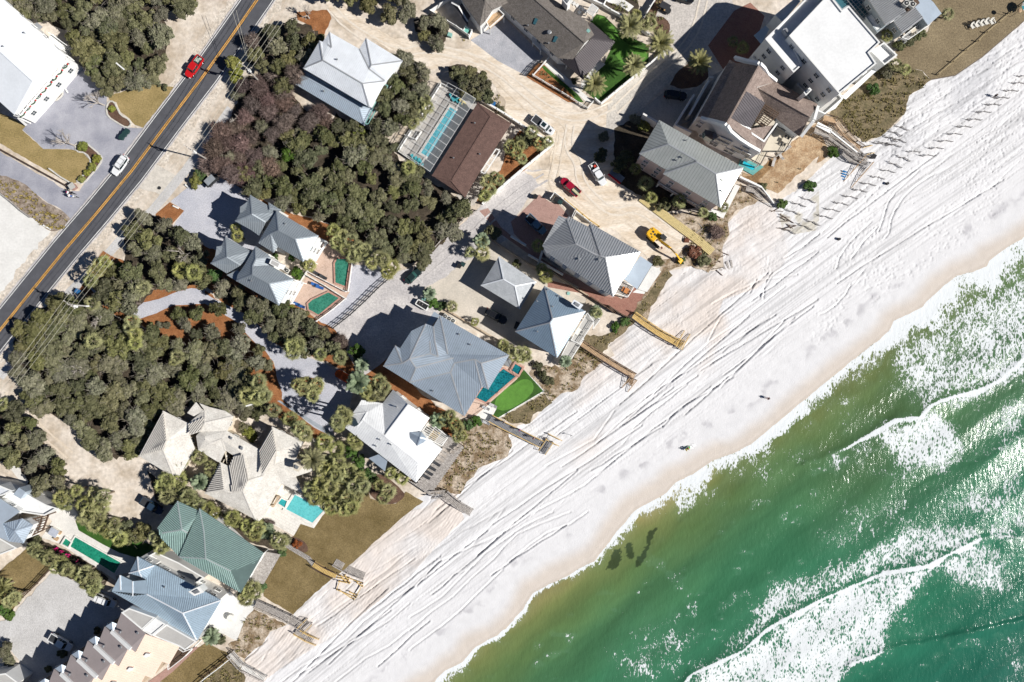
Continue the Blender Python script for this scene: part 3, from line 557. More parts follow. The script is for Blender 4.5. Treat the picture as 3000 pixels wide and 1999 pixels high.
# right: dune scrub, soil, lawns
sheet('lawn', t('N','960 -60 1990 -100 1990 110 1882 196 1500 525 1250 695 1030 735 950 650 740 600 700 470 760 440 1000 290 1020 230 1120 130 1040 10'), M_lawn_b, amp=.6, label='brown dormant lawn above the beach')
sheet('sea_wall_edge', t('N','1990 105 1882 190 1500 519 1250 689 1030 729 1030 737 1250 698 1500 528 1882 199 1990 114'), mat('edge_board', (.13,.10,.08)), label='dark timber edge of the lawn')
sheet('dune_scrub_ground', t('N','740 600 950 650 1030 733 920 830 830 880 780 1050 600 1230 400 1310 200 1130 90 1050 200 920 500 640 620 600'), M_dune2, amp=3)
sheet('bare_soil', t('H','1180 340 1180 330 1270 350 1450 200 1700 0')+t('D','1640 1300 1882 1120')+t('N','60 1060 90 1140 0 1200 100 1400 60 1450 -20 1500')+t('H','1882 180 1500 520 1440 500 1330 470 1160 380'), M_soil, amp=3, label='orange soil slope below the mansion')
sheet('bare_soil', t('H','1170 370 1270 360 1450 210 1560 130 1500 240 1330 400 1330 470'), M_soil_d, amp=3)
sheet('dune_scrub_ground', t('H','1160 440 1240 500 1330 590 1100 700 1040 800 1060 900 990 1030 930 1180 860 1250 720 1190 640 1180 500 1240 430 1420 330 1568 300 1700 200 1568 350 1300 430 1200 360 1110 560 1130 620 1040 740 950 640 860 520 700 850 690 990 760 1110 500'), M_dunesoil, amp=4)
sheet('dune_scrub_ground', t('Q','480 370 620 200 700 80 800 -40 850 20 780 90 700 260 580 370 530 420'), M_dune2, amp=3)
sheet('sandy_yard', t('Q','-60 640 60 240 200 300 420 400 300 500 200 600 100 780 -60 760'), M_ground, amp=3)
sheet('dune_scrub_ground', t('Q','250 560 420 410 510 450 420 540 260 650 200 760 60 880 0 1000 -80 960 -100 700 0 560 170 580'), M_dune2, amp=4)
sheet('dune_scrub_ground', t('K','1120 200 1300 240 1500 160 1640 60 1790 200 1600 320 1540 440 1400 480 1300 560 1240 470 1100 300'), M_dunesoil, amp=5)
sheet('dune_scrub_ground', t('K','830 710 1240 480 1310 570 1130 680 1110 760 940 760'), M_dune2, amp=4)
sheet('dune_scrub_ground', t('K','400 760 560 700 760 770 900 830 940 960 900 1060 700 1130 520 1290 470 1400 200 1400 200 1350 400 1100 500 970'), M_dunesoil, amp=4)
sheet('stone_border', t('K','1045 250 1245 462 820 712 790 700 1225 455 1050 270'), M_stone, amp=.8)
sheet('artificial_lawn', t('K','1048 258 1228 458 815 702 765 682 795 620 740 560 985 350'), M_green, label='dark green turf beside the long blue pool')
bed(t('K','870 440 960 395 1030 350 1090 348 1135 385 1142 440 1110 500 980 600 900 632 850 640 795 620 778 580 800 520'), M_green_l, name='putting_green', kerb=False, smooth=2, label='bright oval putting green above the dunes')
sheet('pool_deck', t('K','860 250 900 160 1060 225 1050 260 985 350 740 565 795 620 740 700 600 700 480 700 560 520 700 300'), M_paver, label='pink paver deck of the long blue pool')
sheet('patio', t('K','610 680 740 572 798 622 750 710 730 745'), M_conc_w)
sheet('mulch_bed', t('K','-60 470 0 490 330 640 480 760 420 880 370 880 240 760 60 700 -100 620')+t('J','1620 430 1700 380'), M_mulch, amp=2)
sheet('mulch_bed', t('J','1640 400 1700 360 1882 450 1960 620 1860 560 1720 450 1640 440'), M_mulch, amp=1)
sheet('sandy_yard', t('K','900 0 1360 150 1480 180 1370 240 1160 150 960 60'), M_ground, amp=2)
# south: cream house gardens and lawns
sheet('lawn', [(1020,1440),(1078,1430),(1085,1460),(1130,1478),(1160,1475),(1190,1440),(1240,1470)]+t('M','1882 0 1800 65 1700 160 1570 270 1470 370 1360 470 1190 600 1120 660 980 780 815 945 540 780 520 640 600 560 700 390 760 320 820 220 890 105 1000 145 1090 0')+[(985,1440)], M_lawn_d, amp=1.5, label='big brown green lawn above the beach')
bed(t('J','1480 1340 1600 1180 1840 1390 1830 1440 1750 1495 1640 1495 1540 1440'), M_mulch_d, kerb=False)
bed(t('M','780 220 900 260 950 320 945 380 860 370 760 310'), M_mulch_d, kerb=False)
sheet('pool_terrace', [(790,1440),(815,1415),(870,1440),(960,1488),(920,1548),(880,1535),(861,1570),(768,1520),(752,1532),(735,1500)], M_wpav, label='white paver terrace of the turquoise pool')
sheet('leaf_litter', [(430,1380),(520,1460),(640,1500),(760,1560),(830,1600),(800,1610),(700,1580),(560,1500),(460,1470)], M_litter, amp=3)
sheet('white_patio', t('I','60 1130 180 1140 260 1260 480 1400 640 1480 700 1568')+t('L','720 40 690 90 730 180 950 300 1240 430 1180 560 1060 590 1070 640 860 500 560 300 380 240 430 170 480 90 400 0'), mat('white_terrace', (.64,.62,.58), scale=.5, var=.08, fine=.08, fscale=4), amp=1, label='white stone terrace of the green pool')
sheet('artificial_lawn', t('L','740 10 695 90 722 172 945 302 1100 380 1260 425 1400 380 1440 330 1200 230 1000 120 860 60'), M_green, label='narrow green lawn beside the green pool')
sheet('flower_bed', t('L','250 250 330 210 420 280 600 350 870 500 1000 620 940 720 860 740 720 640 560 600 480 520 260 400'), M_litter, amp=3)
sheet('gravel_lot', t('L','-400 1060 0 1010 110 960 200 850 480 560 560 590 700 640 860 740 930 720 1100 800 1260 880 1120 930 620 1420 420 1700 -60 1700 250 1500 230 1450 60 1220 0 1190 -400 1100'), M_gravel4, amp=3, label='light grey gravel lot beside the townhouses')
sheet('lawn', t('L','-200 700 0 545 250 335 420 430 480 520 220 760 120 900 0 960 -200 1000'), M_lawn_d, amp=1.5, label='brown green lawn beside the gravel lot')
sheet('sand_patio', t('M','230 740 300 800 480 820 440 920 370 1000 290 1185 180 1130 30 1060 -20 900'), M_conc_w, amp=1.5, label='white sand yard with the round fire pit')
sheet('dune_scrub_ground', t('M','450 900 750 1050 600 1090 530 1220 400 1310 370 1350 240 1300 210 1220 290 1180 370 1000'), M_dunesoil, amp=4)
sheet('lawn', [(440,2060),(480,1999)]+t('L','1380 1568 1590 1440 1800 1260 1900 1200')+t('M','60 1230 230 1310 240 1340 200 1380 -20 1540')+[(600,2060)], M_lawn_d, amp=1.5, label='brown lawn behind the townhouses')
sheet('brick_walk', t('L','1360 1568 1560 1420 1790 1240 1820 1250 1590 1470 1450 1580'), M_brick_g)
sheet('dune_scrub_ground', t('M','-60 1568 240 1360 330 1440 380 1530 330 1700 -100 1700'), M_dune2, amp=4)
# litter below the thickets
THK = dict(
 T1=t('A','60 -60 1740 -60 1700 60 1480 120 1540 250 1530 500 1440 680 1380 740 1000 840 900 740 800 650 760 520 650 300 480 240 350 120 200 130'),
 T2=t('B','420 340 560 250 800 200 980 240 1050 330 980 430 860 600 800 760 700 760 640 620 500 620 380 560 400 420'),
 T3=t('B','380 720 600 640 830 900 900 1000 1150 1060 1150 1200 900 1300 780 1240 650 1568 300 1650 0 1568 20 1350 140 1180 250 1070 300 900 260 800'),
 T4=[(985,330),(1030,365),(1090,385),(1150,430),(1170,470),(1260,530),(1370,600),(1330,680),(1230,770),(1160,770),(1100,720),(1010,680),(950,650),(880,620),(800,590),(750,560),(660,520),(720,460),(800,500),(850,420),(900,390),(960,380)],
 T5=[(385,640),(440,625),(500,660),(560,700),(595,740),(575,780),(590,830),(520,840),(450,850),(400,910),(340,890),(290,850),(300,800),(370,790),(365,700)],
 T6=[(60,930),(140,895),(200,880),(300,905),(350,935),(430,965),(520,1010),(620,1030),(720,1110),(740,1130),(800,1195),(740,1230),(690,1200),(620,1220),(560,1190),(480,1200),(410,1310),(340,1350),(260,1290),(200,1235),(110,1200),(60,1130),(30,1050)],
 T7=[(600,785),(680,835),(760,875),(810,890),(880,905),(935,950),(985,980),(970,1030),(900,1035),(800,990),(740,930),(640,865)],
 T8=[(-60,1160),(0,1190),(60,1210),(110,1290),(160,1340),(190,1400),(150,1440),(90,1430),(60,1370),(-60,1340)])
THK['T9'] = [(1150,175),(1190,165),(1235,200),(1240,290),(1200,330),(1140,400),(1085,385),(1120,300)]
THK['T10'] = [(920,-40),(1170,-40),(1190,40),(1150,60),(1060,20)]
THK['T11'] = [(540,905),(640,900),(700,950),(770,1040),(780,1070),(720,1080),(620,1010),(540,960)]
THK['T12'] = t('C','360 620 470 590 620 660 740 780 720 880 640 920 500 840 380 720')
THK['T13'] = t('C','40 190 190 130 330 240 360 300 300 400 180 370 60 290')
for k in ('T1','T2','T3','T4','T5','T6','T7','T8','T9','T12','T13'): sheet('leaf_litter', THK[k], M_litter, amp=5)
# wheel tracks in lanes and worn wheel paths on the road
M_trk = mat('packed_track', (.56,.47,.365), scale=1.2, col2=(.67,.59,.49), fine=.2); M_trk2 = mat('pale_track', (.60,.53,.44), scale=1.2, col2=(.70,.64,.56), fine=.12)
def tracks(pts, m, gap=1.7, w=.42):
 for _ in range(2): pts = [pts[0]]+[(a[0]*k+b[0]*(1-k), a[1]*k+b[1]*(1-k)) for a, b in zip(pts, pts[1:]) for k in (.75,.25)]+[pts[-1]]
 for sg in (-.5, .5): strip('wheel_track', offs(pts, sg*gap), w, m, amp=.9, step=7)
tracks(t('B','1240 60 1420 230 1640 350 1882 500')+t('C','200 470 500 520 760 660 980 880 1180 1060 1400 1170 1420 1300 1350 1450'), M_trk); tracks(t('B','1150 60 1300 230 1560 390 1800 500')+t('C','120 440 460 490 760 610 1040 830 1260 1010 1500 1090 1700 1050 1882 960'), M_trk2)
tracks(t('C','1400 1200 1380 1320 1340 1568')+t('G','1300 120 1480 330 1750 520')+t('H','60 700 300 900'), M_trk); tracks(t('G','1330 60 1480 180 1640 330 1882 480')+t('H','200 700 420 900 600 1000'), M_trk); tracks(t('C','1480 1150 1450 1350 1560 1500')+t('G','1560 90 1700 260 1882 400')+t('H','200 640 500 860'), M_trk2)
tracks(t('I','20 500 200 650 420 860 640 1050'), M_trk); tracks(t('G','60 1010 330 770 560 620 760 420 1050 180 1250 60'), MATS['lane_gravel']); tracks(t('D','0 1020 330 700 620 470 760 260 820 0'), M_trk2)
from mathutils.bvhtree import BVHTree
BV = {}
# ---------------------------------------------------------------- building materials
def metal(name, col, rough=.42, m_=.42):
 return mat(name, col, rough=.40, var=.07, scale=.35, spec=.5, metal=m_, fine=.05, fscale=.9)
RM_white = metal('white_metal_roof', (.74,.77,.80), m_=.15); RM_white2 = metal('bright_white_roof', (.80,.81,.81), m_=.1); RM_grey = metal('grey_metal_roof', (.42,.435,.45))
RM_slate = metal('slate_metal_roof', (.33,.37,.40)); RM_blue = metal('blue_grey_metal_roof', (.40,.47,.545)); RM_blue_d = metal('deep_blue_metal_roof', (.29,.385,.48))
RM_sage = metal('sage_metal_roof', (.47,.49,.465)); RM_lblue = metal('light_blue_metal_roof', (.42,.53,.62)); RM_green = metal('green_metal_roof', (.19,.27,.25)); RM_dark = metal('dark_metal_roof', (.085,.075,.08), rough=.5)
RM_mid = metal('mid_grey_metal_roof', (.46,.47,.48)); RM_wb = metal('pale_blue_roof', (.52,.60,.68))
RM_brown = mat('brown_shingle', (.125,.075,.062), var=.15, scale=1.2, fine=.35, fscale=6, bump=.8, bscale=7)
RM_shingle = mat('grey_brown_shingle', (.13,.115,.10), col2=(.18,.16,.145), scale=1.5, fine=.4, fscale=6, bump=.8, bscale=7)
RM_shin_l = mat('pale_grey_shingle', (.36,.38,.40), col2=(.45,.47,.49), scale=.8, fine=.15, fscale=5, bump=.5)
RM_tile = mat('taupe_tile_roof', (.19,.145,.125), col2=(.29,.23,.20), scale=1.5, fine=.35, fscale=5, bump=1, bscale=5)
RM_cream = mat('weathered_cream_roof', (.54,.51,.46), col2=(.68,.655,.60), scale=.5, fine=.18, fscale=3.5, bump=.4, bscale=5, stretch=(1,1,1))
RM_mauve = mat('mauve_flat_roof', (.30,.26,.255), var=.06, scale=.4, fine=.08, fscale=8); RM_peach = mat('peach_roof', (.70,.55,.45), var=.05, scale=.4, fine=.06, fscale=4)
RM_flat = mat('flat_white_roof', (.72,.725,.72), var=.05, scale=.25, fine=.04, fscale=2); RM_flatg = mat('flat_grey_roof', (.42,.41,.39), var=.05, scale=.3, fine=.06, fscale=3)
W_white = mat('white_wall', (.70,.70,.68), var=.05, scale=.5, fine=.03); W_cream = mat('cream_wall', (.58,.52,.42), var=.06, scale=.5); W_grey = mat('grey_wall', (.30,.34,.36), var=.08, scale=.5)
W_pink = mat('pale_pink_wall', (.50,.40,.38), var=.08, scale=.5); W_tan = mat('tan_wall', (.42,.33,.24), var=.08, scale=.5); M_trim = mat('white_trim', (.76,.76,.74), var=.03)
M_glass = mat('window_glass', (.03,.045,.055), rough=.08, spec=.6); M_glass_b = mat('blue_glass', (.05,.14,.17), rough=.1, spec=.6)
M_dkwood = mat('dark_wood', (.10,.065,.045), var=.25, scale=3, stretch=(1,6,1)); M_wood_g = mat('weathered_grey_wood', (.27,.245,.225), col2=(.42,.39,.36), scale=2.0, stretch=(1,1,1), fine=.25, fscale=4)
M_wood_y = mat('new_yellow_timber', (.56,.39,.15), var=.15, scale=2, fine=.2, fscale=6); M_wood_t = mat('tan_timber', (.44,.30,.18), var=.2, scale=2, fine=.2, fscale=6); M_black = mat('black_rubber', (.012,.012,.013), rough=.7)
M_rail = mat('grey_rail', (.33,.31,.29), var=.2, scale=3); M_metal_g = mat('grey_steel', (.35,.36,.37), rough=.4, metal=.6); M_ac = mat('ac_metal', (.55,.54,.50), rough=.6); M_dark = mat('dark_metal', (.03,.032,.035), rough=.5)
M_copper = mat('green_hatch', (.22,.42,.38), rough=.6)
# shared window
def _win(w, h, n_):
 mb = MB(); f = .08
 mb.box((0,-.01,0), (w, .1, h), mi=1)
 for s in (-1,1):
  mb.box((s*(w/2+f/2-.01), -.02, 0), (f, .18, h+2*f)); mb.box((0,-.022,s*(h/2+f/2-.01)), (w, .18, f))
 mb.box((0,-.05,0), (.05,.06,h)); mb.box((0,-.053,0), (w,.06,.05))
 o = mb.build(n_, [M_trim, M_glass]); me = o.data; bpy.data.objects.remove(o); return me
WINM = {k: _win(k[0], k[1], 'window') for k in ((1.1,1.4),(1.7,1.5),(.8,.8),(2.2,2.0))}
def put_window(parent, x, y, z, nx, ny, size=(1.1,1.4), name='window'):
 o = bpy.data.objects.new(name, WINM[size]); COL.objects.link(o); o.parent = parent
 off = wloc(parent); o.location = Vector((x, y, z))-off; o.rotation_euler = (0,0,math.atan2(ny, nx)+math.pi/2); return o
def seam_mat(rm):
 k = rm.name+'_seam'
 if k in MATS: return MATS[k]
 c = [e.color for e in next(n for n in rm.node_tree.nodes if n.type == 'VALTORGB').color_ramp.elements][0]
 g = 2.1 if 'green' in k else .93 if c[0] > .5 else .70  # seam shadow lines put into the darker rib colours; green ribs are paler
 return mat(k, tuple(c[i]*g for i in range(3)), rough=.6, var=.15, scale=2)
def build_roof(facets, ez, pitch, over, closed_drop=.22):
 """facets: lists of plan points (x, y[, rise above eave]). Returns dict with solved vertices."""
 V = []; F = []
 def vid(p):
  for i, q in enumerate(V):
   if abs(q[0]-p[0])+abs(q[1]-p[1]) < 3.2:
    if len(p) > 2 and q[2] is None: q[2] = p[2]
    return i
  V.append([p[0], p[1], p[2] if len(p) > 2 else None]); return len(V)-1
 for f in facets:
  ids = []
  for p in f:
   i = vid(p)
   if i not in ids: ids.append(i)
  F.append(ids)
 for f in F:
  k = 0
  while k < len(f):
   a, b = V[f[k]], V[f[(k+1)%len(f)]]; L = math.hypot(b[0]-a[0], b[1]-a[1]); best = None
   for i, q in enumerate(V):
    if i in f: continue
    u = ((q[0]-a[0])*(b[0]-a[0])+(q[1]-a[1])*(b[1]-a[1]))/L/L
    if .02 < u < .98:
     d = math.hypot(q[0]-a[0]-u*(b[0]-a[0]), q[1]-a[1]-u*(b[1]-a[1]))
     if d < 2.6 and (best is None or u < best[0]): best = (u, i)
   if best: f.insert(k+1, best[1])
   k += 1
 for f in F:        # counter-clockwise in world (plan y points down)
  if sarea([(V[i][0], -V[i][1]) for i in f]) < 0: f.reverse()
 ec = {}
 for f in F:
  for k in range(len(f)): e = (f[k], f[(k+1)%len(f)]); ec[e] = ec.get(e, 0)+1
 bnd = [e for e in ec if (e[1], e[0]) not in ec]
 bv = set(i for e in bnd for i in e)
 eave = [e for e in bnd if (V[e[0]][2] in (None, 0)) and (V[e[1]][2] in (None, 0))]
 z = {}
 for i, q in enumerate(V):
  if q[2] is not None: z[i] = ez+q[2]
  elif i in bv: z[i] = ez
  else: z[i] = ez+1.5
 W_ = lambda i: P(V[i][0], V[i][1], z[i])
 eset = set(eave); fe = []
 for f in F:
  c_ = [((W_(f[k])-W_(f[(k+1)%len(f)])).to_2d().length, f[k], f[(k+1)%len(f)]) for k in range(len(f)) if (f[k], f[(k+1)%len(f)]) in eset]
  c_ = [q for q in c_ if q[0] > 1.2]; fe.append(max(c_)[1:] if c_ else None)
 free = [i for i, q in enumerate(V) if q[2] is None and i not in bv]; ix = {v: k for k, v in enumerate(free)}; nf = len(free)
 for _ in range(3 if free else 0):
  rows = []; rhs = []; col = nf
  def row(dct, r, w=1.0): rows.append({k: v*w for k, v in dct.items()}); rhs.append(r*w)
  for f, e in zip(F, fe):
   if e:
    A, B = W_(e[0]), W_(e[1]); d = (B-A).to_2d().normalized(); p_ = col; col += 1; row({p_: 1.0}, pitch, 1.2)
    for v in f:
     q = (W_(v)-A).to_2d(); ds = abs(q.x*d.y-q.y*d.x)
     if v in ix: row({ix[v]: 1.0, p_: -ds}, ez)
     elif v not in e and ds > .5: row({p_: ds}, z[v]-ez, .25)
   else:
    a0 = col; col += 3; m_ = sum((W_(v) for v in f), Vector((0,0,0)))/len(f)
    for v in f:
     q = W_(v)-m_; dct = {a0: -q.x, a0+1: -q.y, a0+2: -1.0}
     if v in ix: dct[ix[v]] = 1.0; row(dct, 0)
     else: row(dct, -z[v])
    row({a0: 1.0}, 0, .3); row({a0+1: 1.0}, 0, .3)
  for i in free:
   p = W_(i); dm = 1e9
   for a, b in eave:
    A, B = W_(a), W_(b); d = (B-A).to_2d(); u = max(0, min(1, (p-A).to_2d().dot(d)/max(d.length_squared, 1e-9))); dm = min(dm, ((p-A).to_2d()-d*u).length)
   row({ix[i]: 1.0}, ez+dm*pitch, .12)
  Am = np.zeros((len(rows), col))
  for r_, dct in enumerate(rows):
   for k, v in dct.items(): Am[r_, k] += v
  sol = np.linalg.lstsq(Am, np.array(rhs), rcond=None)[0]
  for i in free: z[i] = max(ez+.15, float(sol[ix[i]]))
 pts = [W_(i) for i in range(len(V))]
 loops = []; nxt = {a: b for a, b in bnd}; left = set(nxt)
 while left:
  s0 = left.pop(); lp = [s0]; c = nxt[s0]
  while c != s0 and c in left: lp.append(c); left.discard(c); c = nxt[c]
  if len(lp) > 2: loops.append(lp)
 return pts, F, bnd, loops, ec, z
def inset(lp, d):
 n_ = len(lp); out = []
 for i in range(n_):
  a, b, c = lp[i-1], lp[i], lp[(i+1)%n_]; e1 = (b-a).to_2d(); e2 = (c-b).to_2d()
  if e1.length < 1e-6 or e2.length < 1e-6: out.append(b.copy()); continue
  e1.normalize(); e2.normalize(); n1 = Vector((-e1.y, e1.x)); n2 = Vector((-e2.y, e2.x)); m = n1+n2
  if m.length < .2: m = n1
  m.normalize(); k = d/max(.45, m.dot(n1)); out.append(Vector((b.x+m.x*k, b.y+m.y*k, b.z)))
 return out
def house(name, label, facets, ez, rm, wm=None, pitch=.42, seam=.5, over=.5, cap=None, wins=True, storey=3.0, z0=0.0, group=None, cat='house', parent=None, roofname='roof', walls=True, ribh=.06, ribm=None, winsize=(1.1,1.4), glow=None):
 wm = wm or W_white; cap = cap or rm
 pitch *= 1.25 if seam else 1.12; ribh = max(ribh*1.3, .07) if ribh > .04 else ribh
 pts, F, bnd, loops, ec, z = build_roof(facets, ez, pitch, over)
 c = sum(pts, Vector((0,0,0)))/len(pts)
 root = parent or thing(name, label, cat, (c.x, c.y, 0), group)
 mb = MB(); n_ = len(pts); dr = .22
 vs = pts+[p-Vector((0,0,dr)) for p in pts]
 TR = []
 for f in F:
  q = [Vector((pts[i].x, pts[i].y, 0)) for i in f]; TR.append([tuple(f[k] for k in (tr if sarea([q[j] for j in tr]) > 0 else tr[::-1])) for tr in tessellate_polygon([q])])
 fs = [tr for ts in TR for tr in ts]+[tuple(i+n_ for i in reversed(tr)) for ts in TR for tr in ts]+[(a, a+n_, b+n_, b) for a, b in bnd]
 BV.setdefault(root.name, []).append(BVHTree.FromPolygons(pts, [tr for ts in TR for tr in ts]))
 mb.add(vs, fs)
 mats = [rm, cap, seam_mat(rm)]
 if seam:
  for f, ts in zip(F, TR):
   nrm = Vector((0,0,0)); k = len(f)
   for i in range(k):
    a, b = pts[f[i]], pts[f[(i+1)%k]]
    nrm += Vector(((a.y-b.y)*(a.z+b.z), (a.z-b.z)*(a.x+b.x), (a.x-b.x)*(a.y+b.y)))
   if nrm.length < 1e-6: continue
   nrm.normalize(); g2 = Vector((nrm.x, nrm.y))
   if g2.length < .01: continue
   g2.normalize(); u2 = Vector((-g2.y, g2.x)); us = [pts[i].to_2d().dot(u2) for i in f]
   lo, hi = min(us), max(us); q = math.ceil(lo/seam)*seam+.01
   while q < hi:
    for tr in ts:
     hit = []
     for i in range(3):
      a, b = pts[tr[i]], pts[tr[(i+1)%3]]; ua, ub = a.to_2d().dot(u2), b.to_2d().dot(u2)
      if (ua-q)*(ub-q) < 0: hit.append(a.lerp(b, (q-ua)/(ub-ua)))
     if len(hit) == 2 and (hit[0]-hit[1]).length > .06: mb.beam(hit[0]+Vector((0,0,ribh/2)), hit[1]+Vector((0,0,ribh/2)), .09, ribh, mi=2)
    q += seam
 for a, b in [e for e in ec if e[0] < e[1] and (e[1], e[0]) in ec]:
  mid = (pts[a]+pts[b])/2; ok = True
  for f in F:
   for k in range(len(f)):
    if {f[k], f[(k+1)%len(f)]} == {a, b}:
     cc = sum((pts[i] for i in f), Vector((0,0,0)))/len(f)
     if cc.z > mid.z+.15 and max(pts[i].z for i in f) > max(pts[a].z, pts[b].z)+.2: ok = False
  if ok: mb.beam(pts[a]+Vector((0,0,.05)), pts[b]+Vector((0,0,.05)), .28, .08, mi=1)
 mb.build(roofname, mats, root)
 if walls:
  wb = MB(); walledges = []
  for lp in loops:
   L = [pts[i] for i in lp]; I = inset(L, over)
   m = len(I)
   for i in range(m):
    a, b = I[i], I[(i+1)%m]; za, zb = a.z-dr-.02, b.z-dr-.02
    wb.add([(a.x,a.y,z0),(b.x,b.y,z0),(b.x,b.y,zb),(a.x,a.y,za)], [(0,1,2,3)])
    walledges.append((a, b, min(za, zb)))
  wb.build('wall', wm, root)
  if wins:
   cnt = 0
   for a, b, zt in walledges:
    L = (b-a).to_2d().length
    if L < 2.4: continue
    d = (b-a).to_2d()/L; nx, ny = d.y, -d.x; k = max(1, int(L/3.2))
    for s_ in range(int((zt-.6)/storey)+1):
     zz = zt-1.45-s_*storey
     if zz < 1.0: break
     for i in range(k):
      if cnt > 60: break
      f = (i+.5)/k; put_window(root, a.x+(b.x-a.x)*f+nx*.03, a.y+(b.y-a.y)*f+ny*.03, zz, nx, ny, winsize); cnt += 1
 return root
def pix(root): return root
def onroof(root, x, y, z):
 o = Vector((0,0,HC)); d = (P(x, y, 0)-o).normalized(); best = None
 for t_ in BV.get(root.name, []):
  h = t_.ray_cast(o, d)
  if h[0] is not None and (best is None or h[0].z > best.z): best = h[0]
 return best or P(x, y, z)
def vent(root, x, y, z, m=None, r=.12, h=.5):
 mb = MB(); p = onroof(root, x, y, z); mb.tube(p-Vector((0,0,.3)), p+Vector((0,0,h)), r, r, 8); mb.tube(p+Vector((0,0,h)), p+Vector((0,0,h+.1)), r*1.7, r*1.2, 8); mb.build('vent_pipe', m or M_metal_g, root)
def chimney(root, pts, z0, z1, m=None):
 mb = MB(); p = [P(x, y, z1) for x, y in pts]
 if sarea(p) < 0: p = p[::-1]
 mb.prism(p, z0, z1); c = sum(p, Vector((0,0,0)))/len(p); t2 = [c+(q-c)*1.12 for q in p]; mb.prism(t2, z1, z1+.15)
 o = mb.build('chimney', m or W_white, root)
 f = MB(); t3 = [c+(q-c)*.55 for q in p]; f.prism(t3, z1+.15, z1+.4); f.build('flue_cap', M_metal_g, o)
def deckpart(root, pts, z, m, th=.2, name='deck', rails=None, railm=None, railh=1.0, posts=True, skip=()):
 mb = MB(); p = [P(x, y, z) for x, y in pts]
 if sarea(p) < 0: p = p[::-1]
 mb.prism(p, z-th, z); d = mb.build(name, m, root)
 if rails:
  for i in range(len(pts)):
   if i in skip: continue
   a = P(*pts[i], z); b = P(*pts[(i+1)%len(pts)], z); railing(root, a, b, railm or M_trim, railh)
 if posts and z > 1:
  pb = MB()
  for q in p: pb.box((q.x+(sum(w.x for w in p)/len(p)-q.x)*.05, q.y+(sum(w.y for w in p)/len(p)-q.y)*.05, (z-th)/2), (.25,.25,z-th-.01))
  pb.build('posts', M_trim, root)
 return d
def railing(root, a, b, m, h=1.0, sp=1.6, name='railing', bars=3):
 mb = MB(); L = (b-a).length; k = max(1, int(L/sp))
 for i in range(k+1): q = a.lerp(b, i/k); mb.box((q.x, q.y, q.z+h/2), (.1,.1,h))
 for j in range(bars): zz = h*(j+1)/bars; mb.beam(a+Vector((0,0,zz)), b+Vector((0,0,zz)), .14 if j == bars-1 else .04, .05)
 return mb.build(name, m, root)
def pergola(root, pts, z, m, nl=6, nc=0, bw=.15, name='pergola', posts=True):
 a, b, c, d = [P(x, y, z) for x, y in pts]; mb = MB(); 
 for u, v in ((a,b),(b,c),(c,d),(d,a)): mb.beam(u, v, bw*1.6, .22)
 for i in range(1, nl): mb.beam(a.lerp(d, i/nl)+Vector((0,0,.09)), b.lerp(c, i/nl)+Vector((0,0,.09)), bw, .16)
 for i in range(1, nc): mb.beam(a.lerp(b, i/nc)-Vector((0,0,.07)), d.lerp(c, i/nc)-Vector((0,0,.07)), bw, .14)
 if posts:
  for q in (a,b,c,d): mb.box((q.x, q.y, z/2), (.2,.2,z))
 return mb.build(name, m, root)
# ================================================================ the buildings
A = 'A'
# big white building, north west
r = house('beach_house', 'long building with a broad plain white gable roof and garlanded balcony beside the road', [t(A,'45 10 600 515')+[(*t(A,'300 745')[0],2.8),(*t(A,'-455 60')[0],2.8)]+t(A,'-155 -175'), [(*t(A,'300 745')[0],2.8)]+t(A,'130 1055 -625 375')+[(*t(A,'-455 60')[0],2.8)]], 7.6, mat('white_membrane_roof', (.74,.77,.80), var=.04, scale=.2, fine=.04, fscale=2, rough=.7), W_white, seam=0, over=.15, cat='building', wins=True)
dk = deckpart(r, t(A,'606 515 655 545 640 590 200 1085 150 1075 130 1050 165 1010'), 4.6, W_white, .3, 'balcony_floor', rails=True, railm=M_trim, skip=(0,4,5,6), posts=False)
a0, b0 = P(*t(A,'640 590')[0], 4.6), P(*t(A,'200 1085')[0], 4.6)
rf = MB(); ra, rb = P(*t(A,'590 520')[0], 7.2), P(*t(A,'150 1030')[0], 7.2); oa, ob_ = P(*t(A,'620 545')[0], 6.6), P(*t(A,'190 1060')[0], 6.6)
for i in range(13): rf.beam(ra.lerp(rb, i/12), oa.lerp(ob_, i/12), .16, .2)
rf.beam(oa, ob_, .25, .25); rf.build('rafters', M_trim, r)
gl = MB(); gm = mat('evergreen_garland', (.03,.07,.03), scale=6, fine=.4); bow = mat('red_bow', (.5,.02,.02))
for i in range(9):
 p0 = a0.lerp(b0, (i+.1)/9)+Vector((.12,-.12,.95)); p1 = a0.lerp(b0, (i+.9)/9)+Vector((.12,-.12,.95))
 pr = p0
 for k in range(1, 7): q = p0.lerp(p1, k/6)-Vector((0,0,.5*math.sin(math.pi*k/6))); gl.tube(pr, q, .14, .14, 6); pr = q
 bb = MB(); bb.ball(p0+Vector((.1,-.1,0)), .2, 6, 4); bb.build('bow', bow, r)
gl.build('garland', gm, r)
cl = MB()
for s in ('690 590 640 575','620 690 560 665','440 895 390 870','370 995 300 975','280 1090 215 1065','240 1150 170 1085'):
 p, q = t(A, s); p = P(*p, 0); q = P(*q, 4.3); cl.box((q.x, q.y, 2.15), (.35,.35,4.3)); cl.beam(P(*t(A,s)[0], .3), P(*t(A,s)[1], 4.2), .3, .5)
cl.build('column', W_white, r)
st = MB(); s0, s1 = t(A,'430 330 640 480'), None
for i in range(14):
 q = P(430/3.1367+i*14/3.1367+4, 335/3.1367+i*11.3/3.1367+4, 4.2-i*.3); st.box((q.x+.6, q.y+.3, q.z), (1.3,.35,.2), rz=.9)
